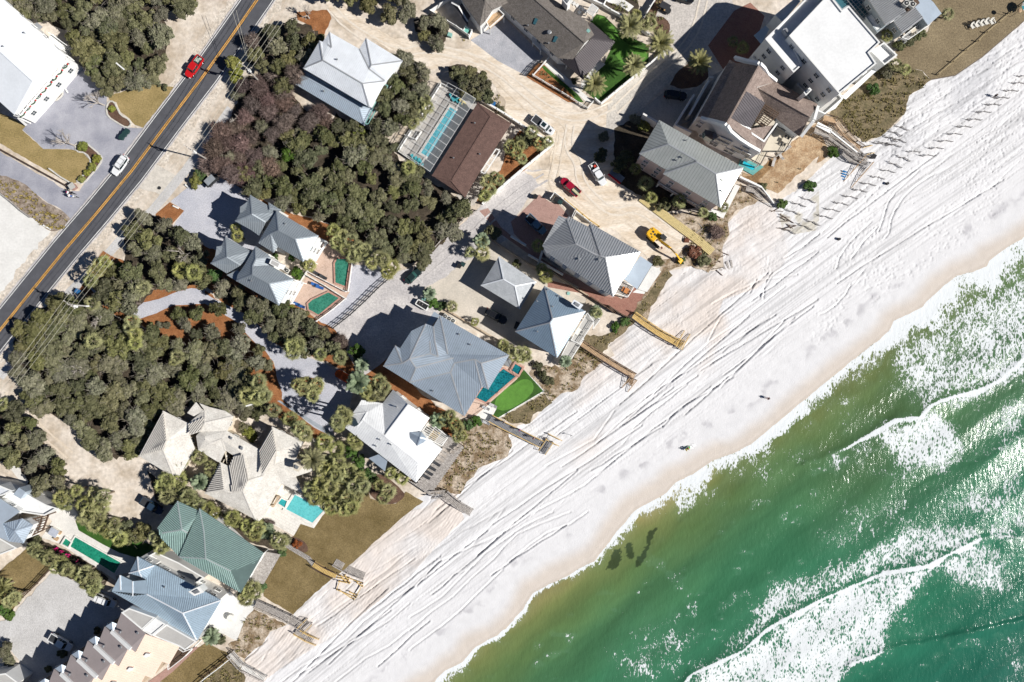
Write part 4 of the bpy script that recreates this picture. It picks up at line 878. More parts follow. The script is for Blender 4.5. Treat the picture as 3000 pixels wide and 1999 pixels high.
st.beam(P(*t(A,'440 295')[0], 5.2), P(*t(A,'690 470')[0], 1.2), .12, .9); st.beam(P(*t(A,'425 345')[0], 5.2), P(*t(A,'640 505')[0], 1.2), .12, .9); st.build('outside_stair', W_white, r)
mb = MB()
mb.poly([P(*q, 3.0) for q in t(A,'300 235 340 205 395 250 350 285')]); mb.build('side_canopy', RM_grey, r)
vent(r, 74, 98, 9.2); vent(r, 12, 138, 9.2)
# white metal roof house
r = house('beach_house', 'white seamed metal roof house with a shaded lower roof, beside the bare brown thicket', [
 t('B','1055 375 905 630 1085 555'), t('B','905 630 1085 555 1450 770 1510 985'), t('B','1450 770 1510 985 1530 990 1650 770 1655 745'),
 t('B','1055 375 1085 555 1450 770 1655 745 1510 635 1420 450 1145 295 1165 440 1130 412'), t('B','1145 295 1085 385 1130 412 1165 440'),
 t('B','1420 450 1480 350 1530 600 1510 635'), t('B','1480 350 1820 560 1530 600'), t('B','1530 600 1820 560 1650 770 1655 745 1510 635')], 6.6, RM_white, W_white, seam=.42, pitch=.34, cap=RM_mid, ribh=.035)
pl_ = house('', '', [t('B','880 690 830 775 960 725'), t('B','830 775 960 725 1420 985 1470 1155'), t('B','1420 985 1470 1155 1555 1000 1435 945'), t('B','880 690 960 725 1420 985 1435 945 905 640')], 3.6, RM_wb, W_white, seam=.42, pitch=.38, parent=r, roofname='lower_roof')
vent(r, 989, 176, 8.2); vent(r, 950, 269, 4.6)
deckpart(r, t('B','1560 990 1650 790 1690 800 1510 1150 1480 1150'), 3.3, M_wood_g, name='side_deck', rails=True, railm=M_copper)
# shingle house with brown metal porch roof
r = house('beach_house', 'dark shingle long gable house with skylights and a brown metal wraparound porch roof', [
 [*t('C','880 95 580 -177'), (*t('C','860 -263')[0], 3.0), (*t('C','1610 395')[0], 3.0), *t('C','1500 545 1365 535')],
 [*t('C','1695 320 1640 225 1640 200 1330 0 1030 -240'), (*t('C','860 -263')[0], 3.0), (*t('C','1610 395')[0], 3.0)]], 5.0, RM_shingle, W_white, seam=0, over=.4)
house('', '', [[*t('V','1220 345 1575 650'), (*t('V','1215 590')[0],1.2), (*t('V','1160 400')[0],1.2)], [(*t('V','1215 590')[0],1.2), *t('V','1575 650 1090 1220'), (*t('V','965 880')[0],1.2)], [(*t('V','965 880')[0],1.2), *t('V','1090 1220 725 905'), (*t('V','785 845')[0],1.2)]], 3.1, RM_dark, W_white, seam=.42, over=.5, parent=r, roofname='porch_roof', walls=False)
pp = MB()
for q in t('V','1570 655 1500 745 1440 810 1390 860 1310 950 1260 1010 1210 1070 1090 1215 850 1010'): w = P(*q, 3); pp.box((w.x-.2, w.y+.3, 1.5), (.16,.16,3))
pp.build('porch_post', M_trim, r)
for s in ('320 370 355 280 400 300 355 385','620 645 660 555 705 575 660 655'):
 p = [onroof(r, *q, 6.5)+Vector((0,0,.22)) for q in t('V', s)]; p = p if sarea(p) > 0 else p[::-1]; mb = MB(); mb.add(p+[q-Vector((0,0,.4)) for q in p], [(0,1,2,3)]+[(i, i+4, (i+1)%4+4, (i+1)%4) for i in range(4)]); o = mb.build('skylight', M_glass_b, r)
mb = MB(); p = [P(*q, 6.2) for q in t('V','1130 475 1165 440 1200 470 1165 505')][::-1]; mb.prism(p if sarea(p) > 0 else p[::-1], 5.2, 6.3); mb.build('vent_box', M_copper, r)
vent(r, *t('V','570 505')[0], 7.0, r=.3); vent(r, *t('V','245 400')[0], 6); vent(r, *t('V','560 670')[0], 6)
chimney(r, t('V','770 -10 850 -40 900 20 850 90'), 3, 8.2, W_white)
pergola(r, t('V','320 570 445 690 440 770 320 650'), 2.7, M_trim, 5, bw=.1, name='door_trellis')
r = house('beach_house', 'small shingle garage with a white balcony, at the top edge beside the grey gravel court', [
 [(*t('C','470 -150')[0],), *[]] if False else [*t('C','440 -120 490 20 645 240'), (*t('C','690 200')[0],.0), (*t('C','695 0')[0],2.2), (*t('C','650 -150')[0],2.2)],
 [(*t('C','695 0')[0],2.2), *t('C','690 200'), (*t('C','765 88')[0],.6)], [(*t('C','695 0')[0],2.2), (*t('C','765 88')[0],.6), *t('C','905 25 840 -120'), (*t('C','650 -150')[0],2.2)]], 5.8, RM_shingle, W_white, seam=0, over=.25, wins=False)
deckpart(r, t('C','695 190 810 95 870 150 735 270'), 3.2, M_wood_t, name='balcony', rails=True)
mb = MB(); mb.poly([P(*q, z) for q, z in zip(t('C','385 25 450 60 535 200 540 245'), (4.5,4.8,3.2,3.0))]); mb.poly([P(*q, z) for q, z in zip(t('C','450 60 480 30 560 150 535 200'), (4.8,4.5,3.0,3.2))]); mb.build('side_roof', RM_dark, r)
mb = MB(); mb.beam(P(*t('C','450 60')[0], 4.85), P(*t('C','535 200')[0], 3.3), .3, .12); mb.beam(P(*t('C','385 25')[0], 4.6), P(*t('C','450 60')[0], 4.9), .3, .12); mb.build('ridge_board', M_trim, r)
# brown shingle house
r = house('beach_house', 'brown shingle hip roof house joined to a screened pool cage', [
 t('C','625 945 745 1075 935 1135'), t('C','935 1135 745 1075')+t('G','385 95 510 245 640 20'), t('G','510 245 385 95 205 45'), t('G','205 45 385 95')+t('C','745 1075 625 945')], 3.6, RM_brown, W_tan, seam=0, over=.6, pitch=.36)
for q in ('600 1135','645 1420','405 1455'): vent(r, *t('C', q)[0], 5)
pergola(r, t('C','795 1370 830 1385 690 1600 655 1580'), 2.6, M_trim, 3, 0)
# screen cage
cg = thing('pool_cage', 'white framed screen cage over the long narrow blue pool', 'screen enclosure', tuple(P(1285,375,0)))
C0, C1, C2, C3 = [P(x, y, 0) for x, y in ((1294,247),(1396,303),(1264,512),(1168,446))]
zc = 3.3; fr = MB(); rib = 11
for i in range(rib+1):
 u = i/rib; a = C0.lerp(C3, u); b = C1.lerp(C2, u); m_ = a.lerp(b, .5)
 A_ = a+Vector((0,0,2.6)); B_ = b+Vector((0,0,3.3)); q1 = a.lerp(b, .22)+Vector((0,0,3.9)); q2 = a.lerp(b, .72)+Vector((0,0,3.9))
 for p, q in ((a, A_), (A_, q1), (q1, q2), (q2, B_)): fr.beam(p, q, .09, .09)
 if i < rib:
  a2 = C0.lerp(C3, (i+1)/rib); b2 = C1.lerp(C2, (i+1)/rib)
  for w0, w1, zz in ((a, a2, 2.6), (a, a2, 1.2), (b, b2, 3.3)): fr.beam(w0+Vector((0,0,zz)), w1+Vector((0,0,zz)), .08, .08)
  for f_ in (.22, .47, .72): zz = 3.9; fr.beam(a.lerp(b, f_)+Vector((0,0,zz)), a2.lerp(b2, f_)+Vector((0,0,zz)), .07, .07)
fr.build('frame', mat('cage_frame', (.50,.50,.49), rough=.5), cg)
sc_ = bpy.data.materials.new('screen_mesh'); sc_.use_nodes = True; n2 = sc_.node_tree; pbs = n2.nodes['Principled BSDF']; pbs.inputs['Base Color'].default_value = (.25,.27,.28,1); pbs.inputs['Alpha'].default_value = .30
mb = MB(); q2a, q2b = C0.lerp(C1,.72)+Vector((0,0,3.93)), C3.lerp(C2,.72)+Vector((0,0,3.93)); mb.poly([q2a, q2b, C2+Vector((0,0,3.33)), C1+Vector((0,0,3.33))]); mb.build('roof_screen', sc_, cg)
mb = MB()
for (p, q) in ((C0, C3), (C0, C1), (C3, C2)): mb.beam(p+Vector((0,0,.5)), q+Vector((0,0,.5)), .1, 1.0)
mb.build('kick_panel', M_trim, cg)
# ---- twin houses
def facet(k, *ss): return [t(k, s) for s in ss]
tw = dict(seam=.46, pitch=.42, over=.5)
r = house('beach_house', 'upper of the twin slate roof houses with white pergola, beside the dark green thicket',
 facet('F','660 370 680 550 605 580 490 665','660 370 1045 600 830 630 680 550','1045 600 905 840 830 630','680 550 830 630 905 840 670 700 612 583','605 580 612 583 670 700 632 755','490 665 605 580 632 755'), 8.8, RM_slate, W_white, **tw)
house('', '', facet('F','420 225 435 400 280 465','280 465 435 400 560 475 500 600 430 550','420 225 690 385 650 420 560 475 435 400'), 8.0, RM_slate, W_white, parent=r, roofname='front_roof', **tw)
house('', '', facet('F','590 295 700 362 600 350','590 295 600 350 580 375','700 362 640 400 580 375 600 350'), 8.2, RM_slate, W_white, seam=.46, parent=r, roofname='dormer_roof', wins=False, over=.3)
house('', '', facet('F','385 290 388 365 325 335','388 365 325 335 322 388'), 8.3, RM_slate, W_white, seam=.46, parent=r, roofname='entry_roof', wins=False, over=.2)
pergola(r, t('F','1045 622 1120 660 1005 848 930 818'), 3.2, M_trim, 3, 2, bw=.28)
vent(r, *t('F','745 492')[0], 10.4)
r = house('beach_house', 'lower of the twin slate roof houses with a cream valley and white roof box',
 facet('F','465 695 470 815 440 880 440 955 290 1015 300 960 370 860','440 955 590 1040 815 1000 600 870 445 880','815 1000 680 1240 590 1040','290 1015 440 955 590 1040 680 1240','465 695 575 765 605 800 470 815','470 815 605 800 600 870 445 880'), 8.8, RM_slate, W_white, **tw)
house('', '', facet('F','195 615 205 795 55 855','55 855 205 795 330 870 200 945','195 615 430 745 380 830 330 870 205 795'), 8.0, RM_slate, W_white, parent=r, roofname='front_roof', **tw)
house('', '', facet('F','110 700 160 760 95 785','110 700 155 690 160 760'), 8.3, RM_slate, W_white, seam=.46, parent=r, roofname='entry_roof', wins=False, over=.2)
house('', '', facet('F','200 960 300 915 360 960 290 1015'), 7.6, RM_slate, W_white, seam=.46, parent=r, roofname='side_roof', wins=False, over=.3)
mb = MB(); p = [P(*q, 10.4) for q in t('F','610 812 702 858 682 900 590 855')]; p = p if sarea(p) > 0 else p[::-1]; mb.prism(p, 7, 10.4); mb.prism([p[0].lerp(p[2], .15), p[1].lerp(p[3], .15), p[2].lerp(p[0], .15), p[3].lerp(p[1], .15)], 10.4, 10.45, mi=1); mb.build('roof_box', [M_trim, RM_flatg], r)
pergola(r, t('F','815 1010 900 1032 795 1222 710 1195'), 3.2, M_trim, 3, 2, bw=.28)
vent(r, *t('F','432 1015')[0], 10.2)
# ---- big blue grey house in the middle
r = house('beach_house', 'largest blue grey metal roof house, beside the oval putting green and long blue pool', [
 [(1289,924),(1492,1041),(1410,1065),(1391,1053),(1332,1064),(1312,1038),(1305,1000)], [(1391,1053),(1410,1065),(1431,1141),(1412,1134)], [(1410,1065),(1492,1041),(1431,1141)],
 [(1391,1053),(1332,1064),(1320,1091),(1361,1220),(1412,1134)], [(1320,1091),(1361,1220),(1200,1121)], [(1320,1091),(1200,1121),(1219,1078),(1329,1049),(1332,1064)],
 [(1219,1078),(1329,1049),(1312,1038),(1284,1045),(1262,1037),(1200,1052)], [(1262,1037),(1200,1052),(1248,949),(1259,1000)], [(1262,1037),(1284,1045),(1274,1000),(1270,957),(1248,949),(1259,1000)],
 [(1284,1045),(1312,1038),(1305,1000),(1289,924),(1270,957),(1274,1000)], [(1123,1073),(1179,1065),(1158,1013)], [(1123,1073),(1200,1121),(1219,1078),(1200,1052),(1179,1065)],
 [(1158,1013),(1179,1065),(1200,1052),(1248,949),(1205,970),(1172,1021)]], 10.0, RM_blue, W_white, seam=.46, pitch=.36, cap=RM_mid)
house('', '', [[(1272,913),(1248,949),(1262,958),(1289,924)]], 6.2, RM_blue, W_white, seam=0, parent=r, roofname='side_roof', wins=False, walls=False)
for q in ((1269,1146),(1346,980),(1378,1010)): vent(r, *q, 12)
sp = MB()
for a_, b_ in zip(t('K','520 680 560 690 620 620 735 455 800 480 860 255 960 320'), t('K','560 690 700 600 740 560 800 480 860 400 960 320 900 170')): sp.beam(P(*a_, 3.2), P(*b_, 3.2), .09, .12)
for q in t('K','560 690 700 600 960 320 860 400'): w = P(*q, 3.2); sp.box((w.x, w.y, 1.6), (.1,.1,3.2))
sp.build('lanai_frame', M_dark, r)
# ---- garage with pale hip roof
r = house('garage', 'small detached garage with a pale grey shingle hip roof, between the beige drives', facet('G','820 790 865 1000 655 1057','820 790 1165 1025 970 1062 865 1000','1165 1025 1015 1275 970 1062','655 1057 865 1000 970 1062 1015 1275'), 4.6, RM_shin_l, W_white, seam=0, pitch=.42, cap=RM_white, cat='garage')
# ---- blue pyramid roof house
r = house('beach_house', 'square house with a deep blue pyramid metal roof and white chimney', [
 [(1595,838),(1619,935),(1611,946),(1509,972)], [(1595,838),(1716,913),(1619,935)], [(1716,913),(1632,1049),(1611,946),(1619,935)], [(1632,1049),(1509,972),(1611,946)]], 7.0, RM_blue_d, W_white, seam=.46, pitch=.42, cap=RM_grey)
chimney(r, t('G','1515 1190 1590 1235 1560 1275 1490 1225'), 6, 9.8, RM_white)
deckpart(r, t('G','1630 1310 1690 1390 1560 1590 1480 1560'), 3.6, RM_flatg, name='balcony', rails=True)
deckpart(r, t('G','1640 1290 1750 1370 1680 1460 1690 1390 1630 1310'), .9, RM_flatg, name='terrace', rails=True, railh=.8, posts=False)
deckpart(r, t('K','1380 160 1470 -20 1600 -20 1480 170'), 1.0, RM_flatg, name='terrace', rails=True, railh=.8, posts=False)
for q in ('1170 1200','1270 1097','1365 1155','1315 1250','1175 1480'): vent(r, *t('G', q)[0], 8.5)
# ---- grey seamed roof house
r = house('beach_house', 'big grey house with broad striped metal roof beside the mauve brick drive', [
 t('G','1370 415 1445 440 1530 675 1255 750 1220 690'), t('G','1460 420 1445 440 1530 675 1670 752 1725 780 1640 515'), t('G','1660 485 1640 515 1725 780 1760 785'),
 [(1729,655),(1876,738),(1806,750),(1774,755),(1761,750)], [(1806,750),(1876,738),(1843,800),(1821,827)], [(1774,755),(1806,750),(1821,827),(1796,870)],
 [(1774,755),(1796,870),(1638,766),(1732,742),(1761,750)], t('G','1255 750 1530 675 1670 752 1375 835')], 12.6, RM_grey, W_white, seam=.52, pitch=.36, cap=RM_mid, ribh=.1)
house('', '', [t('H','238 1100 350 1175 210 1405 85 1310')], 6.6, RM_wb, W_white, seam=.4, parent=r, roofname='porch_roof', walls=False)
deckpart(r, t('Q','375 70 490 130 430 225 300 180'), 3.2, M_wood_g, name='balcony', rails=True)
deckpart(r, t('H','350 1180 430 1240 300 1430 215 1405'), .5, M_conc_w, name='side_terrace', posts=False)
mb = MB()
for a_, b_, w in (('1220 740','1180 870',.5),('1090 775','1410 960',.4),('930 605','1070 690',.4)): p, q = t('G', a_)[0], t('G', b_)[0]; mb.beam(P(*p, 1.0), P(*q, 1.0), w, 1.9)
tag(mb.build('garden_wall', W_white), 'white garden walls crossing the shaded brick walk by the grey striped roof', 'wall')
for q in ('1555 815','1740 822'): vent(r, *t('G', q)[0], 14.6, r=.18)
# ---- sage roof house
r = house('beach_house', 'sage grey metal roof house with pale pink walls, beside the white mansion', [
 [(1931,352),(1873,451),(1958,423)], [(1931,352),(2178,492),(2098,510),(2041,475),(2037,468),(1958,423)], [(2178,492),(2111,609),(2098,510)],
 [(1873,451),(1958,423),(2037,468),(1950,497)], [(2037,468),(2041,475),(1943,510),(1950,497)], [(2041,475),(2098,510),(2111,609),(1943,510)]], 12.4, RM_sage, W_pink, seam=.62, pitch=.36, cap=RM_grey, over=.6)
deckpart(r, t('H','420 400 560 480 900 680 870 700 540 520 400 430'), 3.4, M_wood_g, name='balcony', rails=True)
deckpart(r, t('H','1110 440 1155 460 1000 755 870 690 900 660 980 690'), .8, M_conc_w, name='sea_terrace', posts=False)
for q in ('620 195','568 222','655 40','985 405','1065 510'): vent(r, *t('H', q)[0], 14.5)
# ---- mansion with curved gables
zz = 11.0
r = house('mansion', 'white mansion with taupe tile roofs, curved gable parapets and a roof terrace', [
 [*t('D','1060 550 765 1070'), (*t('D','862 1078')[0], 1.1), (*t('D','1112 580')[0], 1.1)],
 [(*t('D','1112 580')[0], 1.1), (*t('D','862 1078')[0], 1.1), (*t('D','1030 1140')[0], 7.0), (*t('D','1335 592')[0], 7.0)],
 [(*t('D','1335 592')[0], 7.0), (*t('D','1030 1140')[0], 7.0), *t('D','1350 1400'), (*t('D','1470 1150')[0], .3), (*t('D','1245 1185')[0],1.6), (*t('D','1075 1085')[0],5.6), (*t('D','1215 840')[0],5.6), (*t('D','1385 955')[0],1.8), (*t('D','1310 800')[0],4.4), *t('D','1485 748')]], 10.4, RM_tile, W_white, seam=0, over=.15, pitch=.5, wins=False)
house('', '', [[*t('D','1485 748 1870 960'), (*t('D','1800 1075')[0],3.2), (*t('D','1310 800')[0],3.2)], [(*t('D','1310 800')[0],3.2), (*t('D','1800 1075')[0],3.2), *t('D','1700 1252 1370 1000')]], 9.4, RM_tile, W_white, seam=0, over=.2, parent=r, roofname='sea_wing_roof', wins=False)
house('', '', [[(*t('D','1215 840')[0],4.6), (*t('D','1385 945')[0],1.0), (*t('D','1245 1190')[0],.5), (*t('D','1075 1085')[0],4.4)]], 11.8, RM_dark, W_white, seam=.5, over=.1, parent=r, roofname='metal_dormer_roof', wins=False, walls=False)
house('', '', [t('D','1110 1110 1245 1185 1220 1215 1360 1305 1350 1400 1040 1150')], 11.2, RM_tile, W_white, seam=0, parent=r, roofname='side_roof', walls=False)
def parapet(r, pts, zs, w=.6, name='gable_parapet'):
 mb = MB()
 for i in range(len(pts)-1): a_, b_ = P(*pts[i], zs[i]), P(*pts[i+1], zs[i+1]); mb.beam(a_, b_, w, .9)
 mb.build(name, M_trim, r)
parapet(r, t('D','800 1088 860 1105 940 1125 1030 1150 1065 1210 1140 1275 1240 1340 1330 1390'), (11.4,12.4,15,17.7,16,13.8,12,11))
parapet(r, t('D','1110 535 1200 560 1330 585 1370 625 1400 680 1480 745'), (12.6,15,17.7,16.2,13.4,11))
parapet(r, t('D','1865 985 1830 1110 1715 1255'), (10.2,12,9.8)); parapet(r, t('D','1225 1210 1370 1305 1490 1140'), (11.5,10.6,10.6), .35, 'terrace_parapet')
parapet(r, t('D','1085 1090 1160 1150 1240 1190'), (15,13.4,12.0), .3, 'dormer_cheek')
mb = MB(); mb.poly([P(*q, 8.6) for q in t('D','1250 1190 1345 1090 1385 960 1510 1045 1470 1140 1360 1290')][::-1]); mb.build('roof_terrace_floor', W_cream, r)
pergola(r, t('D','1385 965 1510 1045 1385 1175 1290 1110'), 10.9, M_dkwood, 9, 4, bw=.14, posts=False)
deckpart(r, t('D','1480 1170 1640 1250 1550 1400 1340 1400 1400 1280'), 6.0, W_cream, name='balcony', rails=True, railm=M_dark)
deckpart(r, t('D','1350 1370 1420 1350 1330 1520 1200 1450 1250 1400'), 3.2, W_cream, name='lower_balcony', rails=True, railm=M_dark)
chimney(r, t('D','1740 850 1790 810 1810 830 1760 880'), 8, 15.2)
fw = [t('D','800 1088')[0], t('D','1030 1150')[0], t('D','1340 1395')[0]]
a_, b_ = P(*t('D','775 1075')[0], 0), P(*t('D','1345 1398')[0], 0)
wa, wb_ = P(*t('D','790 1085')[0], 10.4), P(*t('D','1345 1395')[0], 10.4); d_ = (wb_-wa).to_2d(); Lw = d_.length; d_.normalize(); nx, ny = d_.y, -d_.x
if nx*(0-wa.x)+ny*(0-wa.y) < 0: nx, ny = -nx, -ny
for u, z_, sz in ((.06,9.2,(.8,.8)),(.05,6.6,(1.1,1.4)),(.26,7.6,(2.2,2.0)),(.42,8.6,(1.1,1.4)),(.48,8.6,(1.1,1.4)),(.54,8.6,(1.1,1.4)),(.42,5.9,(1.1,1.4)),(.48,5.9,(1.1,1.4)),(.54,5.9,(1.1,1.4)),(.80,8.3,(1.7,1.5)),(.72,5.6,(2.2,2.0)),(.86,5.6,(2.2,2.0)),(.2,3.4,(1.7,1.5)),(.40,2.9,(1.7,1.5)),(.66,2.6,(2.2,2.0))):
 bo = 1.02*(1-abs(u-.28)/(.28 if u < .28 else .72))+.12; put_window(r, wa.x+d_.x*Lw*u+nx*bo, wa.y+d_.y*Lw*u+ny*bo, z_, nx, ny, sz)
mb = MB(); c0 = Vector((wa.x+d_.x*Lw*.26+nx, wa.y+d_.y*Lw*.26+ny, 0))
bay = [Vector((c0.x+d_.x*s+nx*o, c0.y+d_.y*s+ny*o, 0)) for s, o in ((-1.5,.1),(-.8,1.1),(.8,1.1),(1.5,.1))]
bay = bay if sarea(bay) > 0 else bay[::-1]; mb.prism(bay, 5.6, 8.8); mb.build('bay_window', M_glass_b, r)
mb = MB(); mb.prism([c0+(q-c0)*1.15 for q in bay], 8.8, 9.6, top=[c0+(q-c0)*.3 for q in bay]); mb.build('bay_roof', RM_dark, r)
mb = MB()
for a_, b_, w in (('850 765','670 1080',.45),('715 895','545 1170',.4),('890 740','850 735',.4),('545 1170','690 1240',.4),('250 1070','380 1145',.4)): p, q = t('D', a_)[0], t('D', b_)[0]; mb.beam(P(*p, 2.2), P(*q, 2.2), w, 4.2)
tag(mb.build('courtyard_wall', W_white), 'tall white courtyard walls on the lane side of the mansion', 'wall')
# ---- flat roofed white building
r = thing('apartment_house', 'largest white flat roofed building with stepped roofs and square windows', 'building', tuple(P(2430,130,0)))
def block(r, pts, z1, rm, wm=W_white, z0=0, name='block', curb=.35, win=0, curbm=None):
 p = [P(x, y, z1) for x, y in pts]; p = p if sarea(p) > 0 else p[::-1]; mb = MB(); mb.prism(p, z0, z1); ins = inset(p, .3)
 n_ = len(p)
 for i in range(n_):
  a, b = p[i], p[(i+1)%n_]; e, f = ins[i], ins[(i+1)%n_]
  mb.add([(a.x,a.y,z1+curb),(b.x,b.y,z1+curb),(f.x,f.y,z1+curb),(e.x,e.y,z1+curb),(a.x,a.y,z1),(b.x,b.y,z1),(f.x,f.y,z1),(e.x,e.y,z1)], [(0,1,2,3),(4,5,1,0),(3,2,6,7)])
 o = mb.build(name, wm, r); rb = MB(); rb.prism(ins, z1+.003, z1+.03); rb.build('flat_roof', rm, o)
 if win:
  for i in range(n_):
   a, b = p[i], p[(i+1)%n_]; L = (b-a).length
   if L < 3: continue
   d = (b-a)/L; k = max(1, int(L/win))
   for s_ in range(int((z1-1)/3.1)):
    for j in range(k): q = a.lerp(b, (j+.5)/k); put_window(r, q.x+d.y*.03, q.y-d.x*.03, z1-1.7-3.1*s_, d.y, -d.x, (1.1,1.4))
 return o
block(r, [(2310,107),(2425,-14),(2440,0),(2465,32),(2485,19),(2577,126),(2545,156),(2566,188),(2457,277)], 16.4, RM_flat, name='tall_block', win=3.6)
block(r, [(2240,116),(2375,-18),(2410,-20),(2416,-10),(2312,104),(2455,280),(2370,340),(2350,300),(2300,240),(2310,230)][:4]+[(2425,-14),(2310,107),(2350,191),(2323,215)], 14.2, RM_flat, name='lower_block', win=3.6)
block(r, t('D','1470 145 1680 -30 1705 20 1540 210'), 11.4, RM_flat, name='side_block')
block(r, t('N','460 485 580 400 705 520 585 612'), 12.4, RM_flat, name='corner_block', curb=.8)
block(r, t('N','0 690 175 870 210 915 45 1060 -60 1010 -130 870 -220 780'), 6.4, RM_flatg, wm=W_white, name='terrace_block', curb=.6)
block(r, t('D','1265 530 1370 400 1400 440 1300 560'), 6.0, RM_flatg, name='step_block', curb=.2)
mb = MB(); p = [P(*q, 7.2) for q in t('D','1283 325 1390 235 1425 270 1350 405')]; p = p if sarea(p) > 0 else p[::-1]; mb.prism(p, 7, 7.2); mb.build('canopy', RM_lblue, r)
mb = MB(); p = [P(*q, 9.4) for q in t('N','205 890 530 600 540 640 245 915')]; p = p if sarea(p) > 0 else p[::-1]; mb.prism(p, 9.2, 9.4); mb.build('sea_awning', RM_white2, r)
chimney(r, t('D','1550 275 1580 262 1608 300 1590 325'), 13, 15.6, RM_mid)
deckpart(r, t('N','20 840 215 900 130 1010 0 1060'), 3.4, W_white, name='balcony', rails=True, posts=False)
# ---- grey metal building with glass roof
r = thing('beach_house', 'grey striped metal roof house with roof top air conditioners, at the brown sea lawn', 'house', tuple(P(2640,50,0)))
house('', '', [[*t('N','440 -20 612 232'), (*t('N','800 112')[0],1.0), (*t('N','640 -150')[0],1.0)]], 7.4, RM_mid, W_grey, seam=.42, over=.1, parent=r, ribh=.12, ribm=None)
house('', '', [[*t('N','680 195 768 308'), (*t('N','958 165')[0],.8), (*t('N','880 65')[0],.8)]], 6.4, RM_mid, W_grey, seam=.42, over=.1, parent=r, roofname='middle_roof', ribh=.12)
house('', '', [t('N','880 65 1000 232 1125 125 1050 22 960 -60 900 -40')], 5.6, RM_wb, W_grey, seam=0, over=.1, parent=r, roofname='pale_roof')
block(r, t('N','425 160 510 95 622 232 530 305'), 5.2, RM_flat, wm=W_grey, name='white_block', curb=.2)
block(r, t('N','110 -60 330 -60 500 95 425 160 395 195 265 60 205 100 110 -20'), 4.2, M_glass_b, wm=W_grey, name='glass_hall', curb=.15)
mb = MB()
for i in range(9): f = i/8; a_ = P(*t('N','240 0')[0], 4.7).lerp(P(*t('N','400 190')[0], 4.7), f); b_ = P(*t('N','340 -70')[0], 4.7).lerp(P(*t('N','500 100')[0], 4.7), f); mb.beam(a_, b_, .1, .15)
for f in (.1,.35,.65,.9): mb.beam(P(*t('N','240 0')[0], 4.75).lerp(P(*t('N','340 -70')[0], 4.75), f), P(*t('N','400 190')[0], 4.75).lerp(P(*t('N','500 100')[0], 4.75), f), .1, .15)
mb.build('glazing_bars', M_metal_g, r)
deckpart(r, t('N','500 310 680 200 770 312 620 412 560 370'), 1.0, RM_flatg, name='patio', posts=False)
deckpart(r, t('N','740 360 950 200 1000 240 800 380'), 2.4, RM_flatg, name='balcony', rails=True)
mb = MB(); p = [P(*q, 7.6) for q in t('N','755 30 800 -20 870 -20 905 45 800 115')]; p = p if sarea(p) > 0 else p[::-1]; mb.prism(p, 7.0, 8.5); mb.build('plant_well', M_dkwood, r)
def ac_unit(q, z, label, s=1.0):
 p = P(*q, z); o = thing('air_conditioner', label, 'air conditioner', tuple(p), 'air conditioning units')
 mb = MB(); mb.box((p.x,p.y,p.z+.45), (s,s,.9), .9); mb.build('casing', M_ac, o, bevel=.05)
 f = MB(); f.tube((p.x,p.y,p.z+.9), (p.x,p.y,p.z+.96), s*.4, s*.4, 16); f.build('fan_grille', M_dark, o); f = MB(); f.tube((p.x,p.y,p.z+.96), (p.x,p.y,p.z+1.0), s*.13, s*.13, 10); f.build('fan_hub', M_ac, o)
for q, lb in (('785 45','nearest the ridge corner'),('842 55','in the middle of the three'),('825 8','furthest from the lawn')): ac_unit(t('N', q)[0], 8.5, 'beige rooftop air conditioner in the dark roof well, '+lb, 1.2)
# ---- white roof house with wood deck
r = house('beach_house', 'brilliant white hip roof house with grey sun deck and brick chimney cap', [
 [t('J','1730 445')[0], (*t('J','1872 580')[0], 3.0), *t('J','1655 870 1635 570')], [*t('J','1410 590 1440 540 1635 570 1655 870 1450 725 1490 655')], t('J','1410 590 1490 655 1350 672'), t('J','1350 672 1490 655 1450 725 1400 785 1290 795'),
 [*t('J','1290 795 1400 785 1450 725 1655 870'), (1225,1355), (1219,1414)], [t('J','1655 870')[0], (*t('J','1872 580')[0], 3.0), (1259,1225),(1230,1268),(1225,1355)], [(1230,1268),(1296,1316),(1219,1414),(1225,1355)]], 6.0, RM_white2, W_white, seam=.5, pitch=.34, cap=RM_white2, ribh=.035)
house('', '', [[*t('J','1505 1075 1700 1000'), t('J','1655 1195')[0]]], 5.4, RM_blue, W_white, seam=.46, parent=r, roofname='side_gable_roof', wins=False, pitch=.5)
house('', '', [t('K','0 835 110 835 95 885 70 960 0 890'), t('K','110 835 160 900 95 885'), t('K','95 885 160 900 130 930 70 960')], 6.6, RM_blue, W_white, seam=0, parent=r, roofname='turret_roof', wins=False, over=.1, pitch=.9)
mb = MB(); q = P(*t('J','1380 745')[0], 6.6); mb.box((q.x, q.y, 6.9), (1.1,1.6,.5), .5); mb.build('skylight', M_glass, r)
for q in ('1765 605','1612 905','1712 948','1575 962'): vent(r, *t('J', q)[0], 8)
dk = thing('sun_deck', 'broad weathered grey timber deck wrapped round the white hip roof house', 'deck', tuple(P(1330,1350,0)))
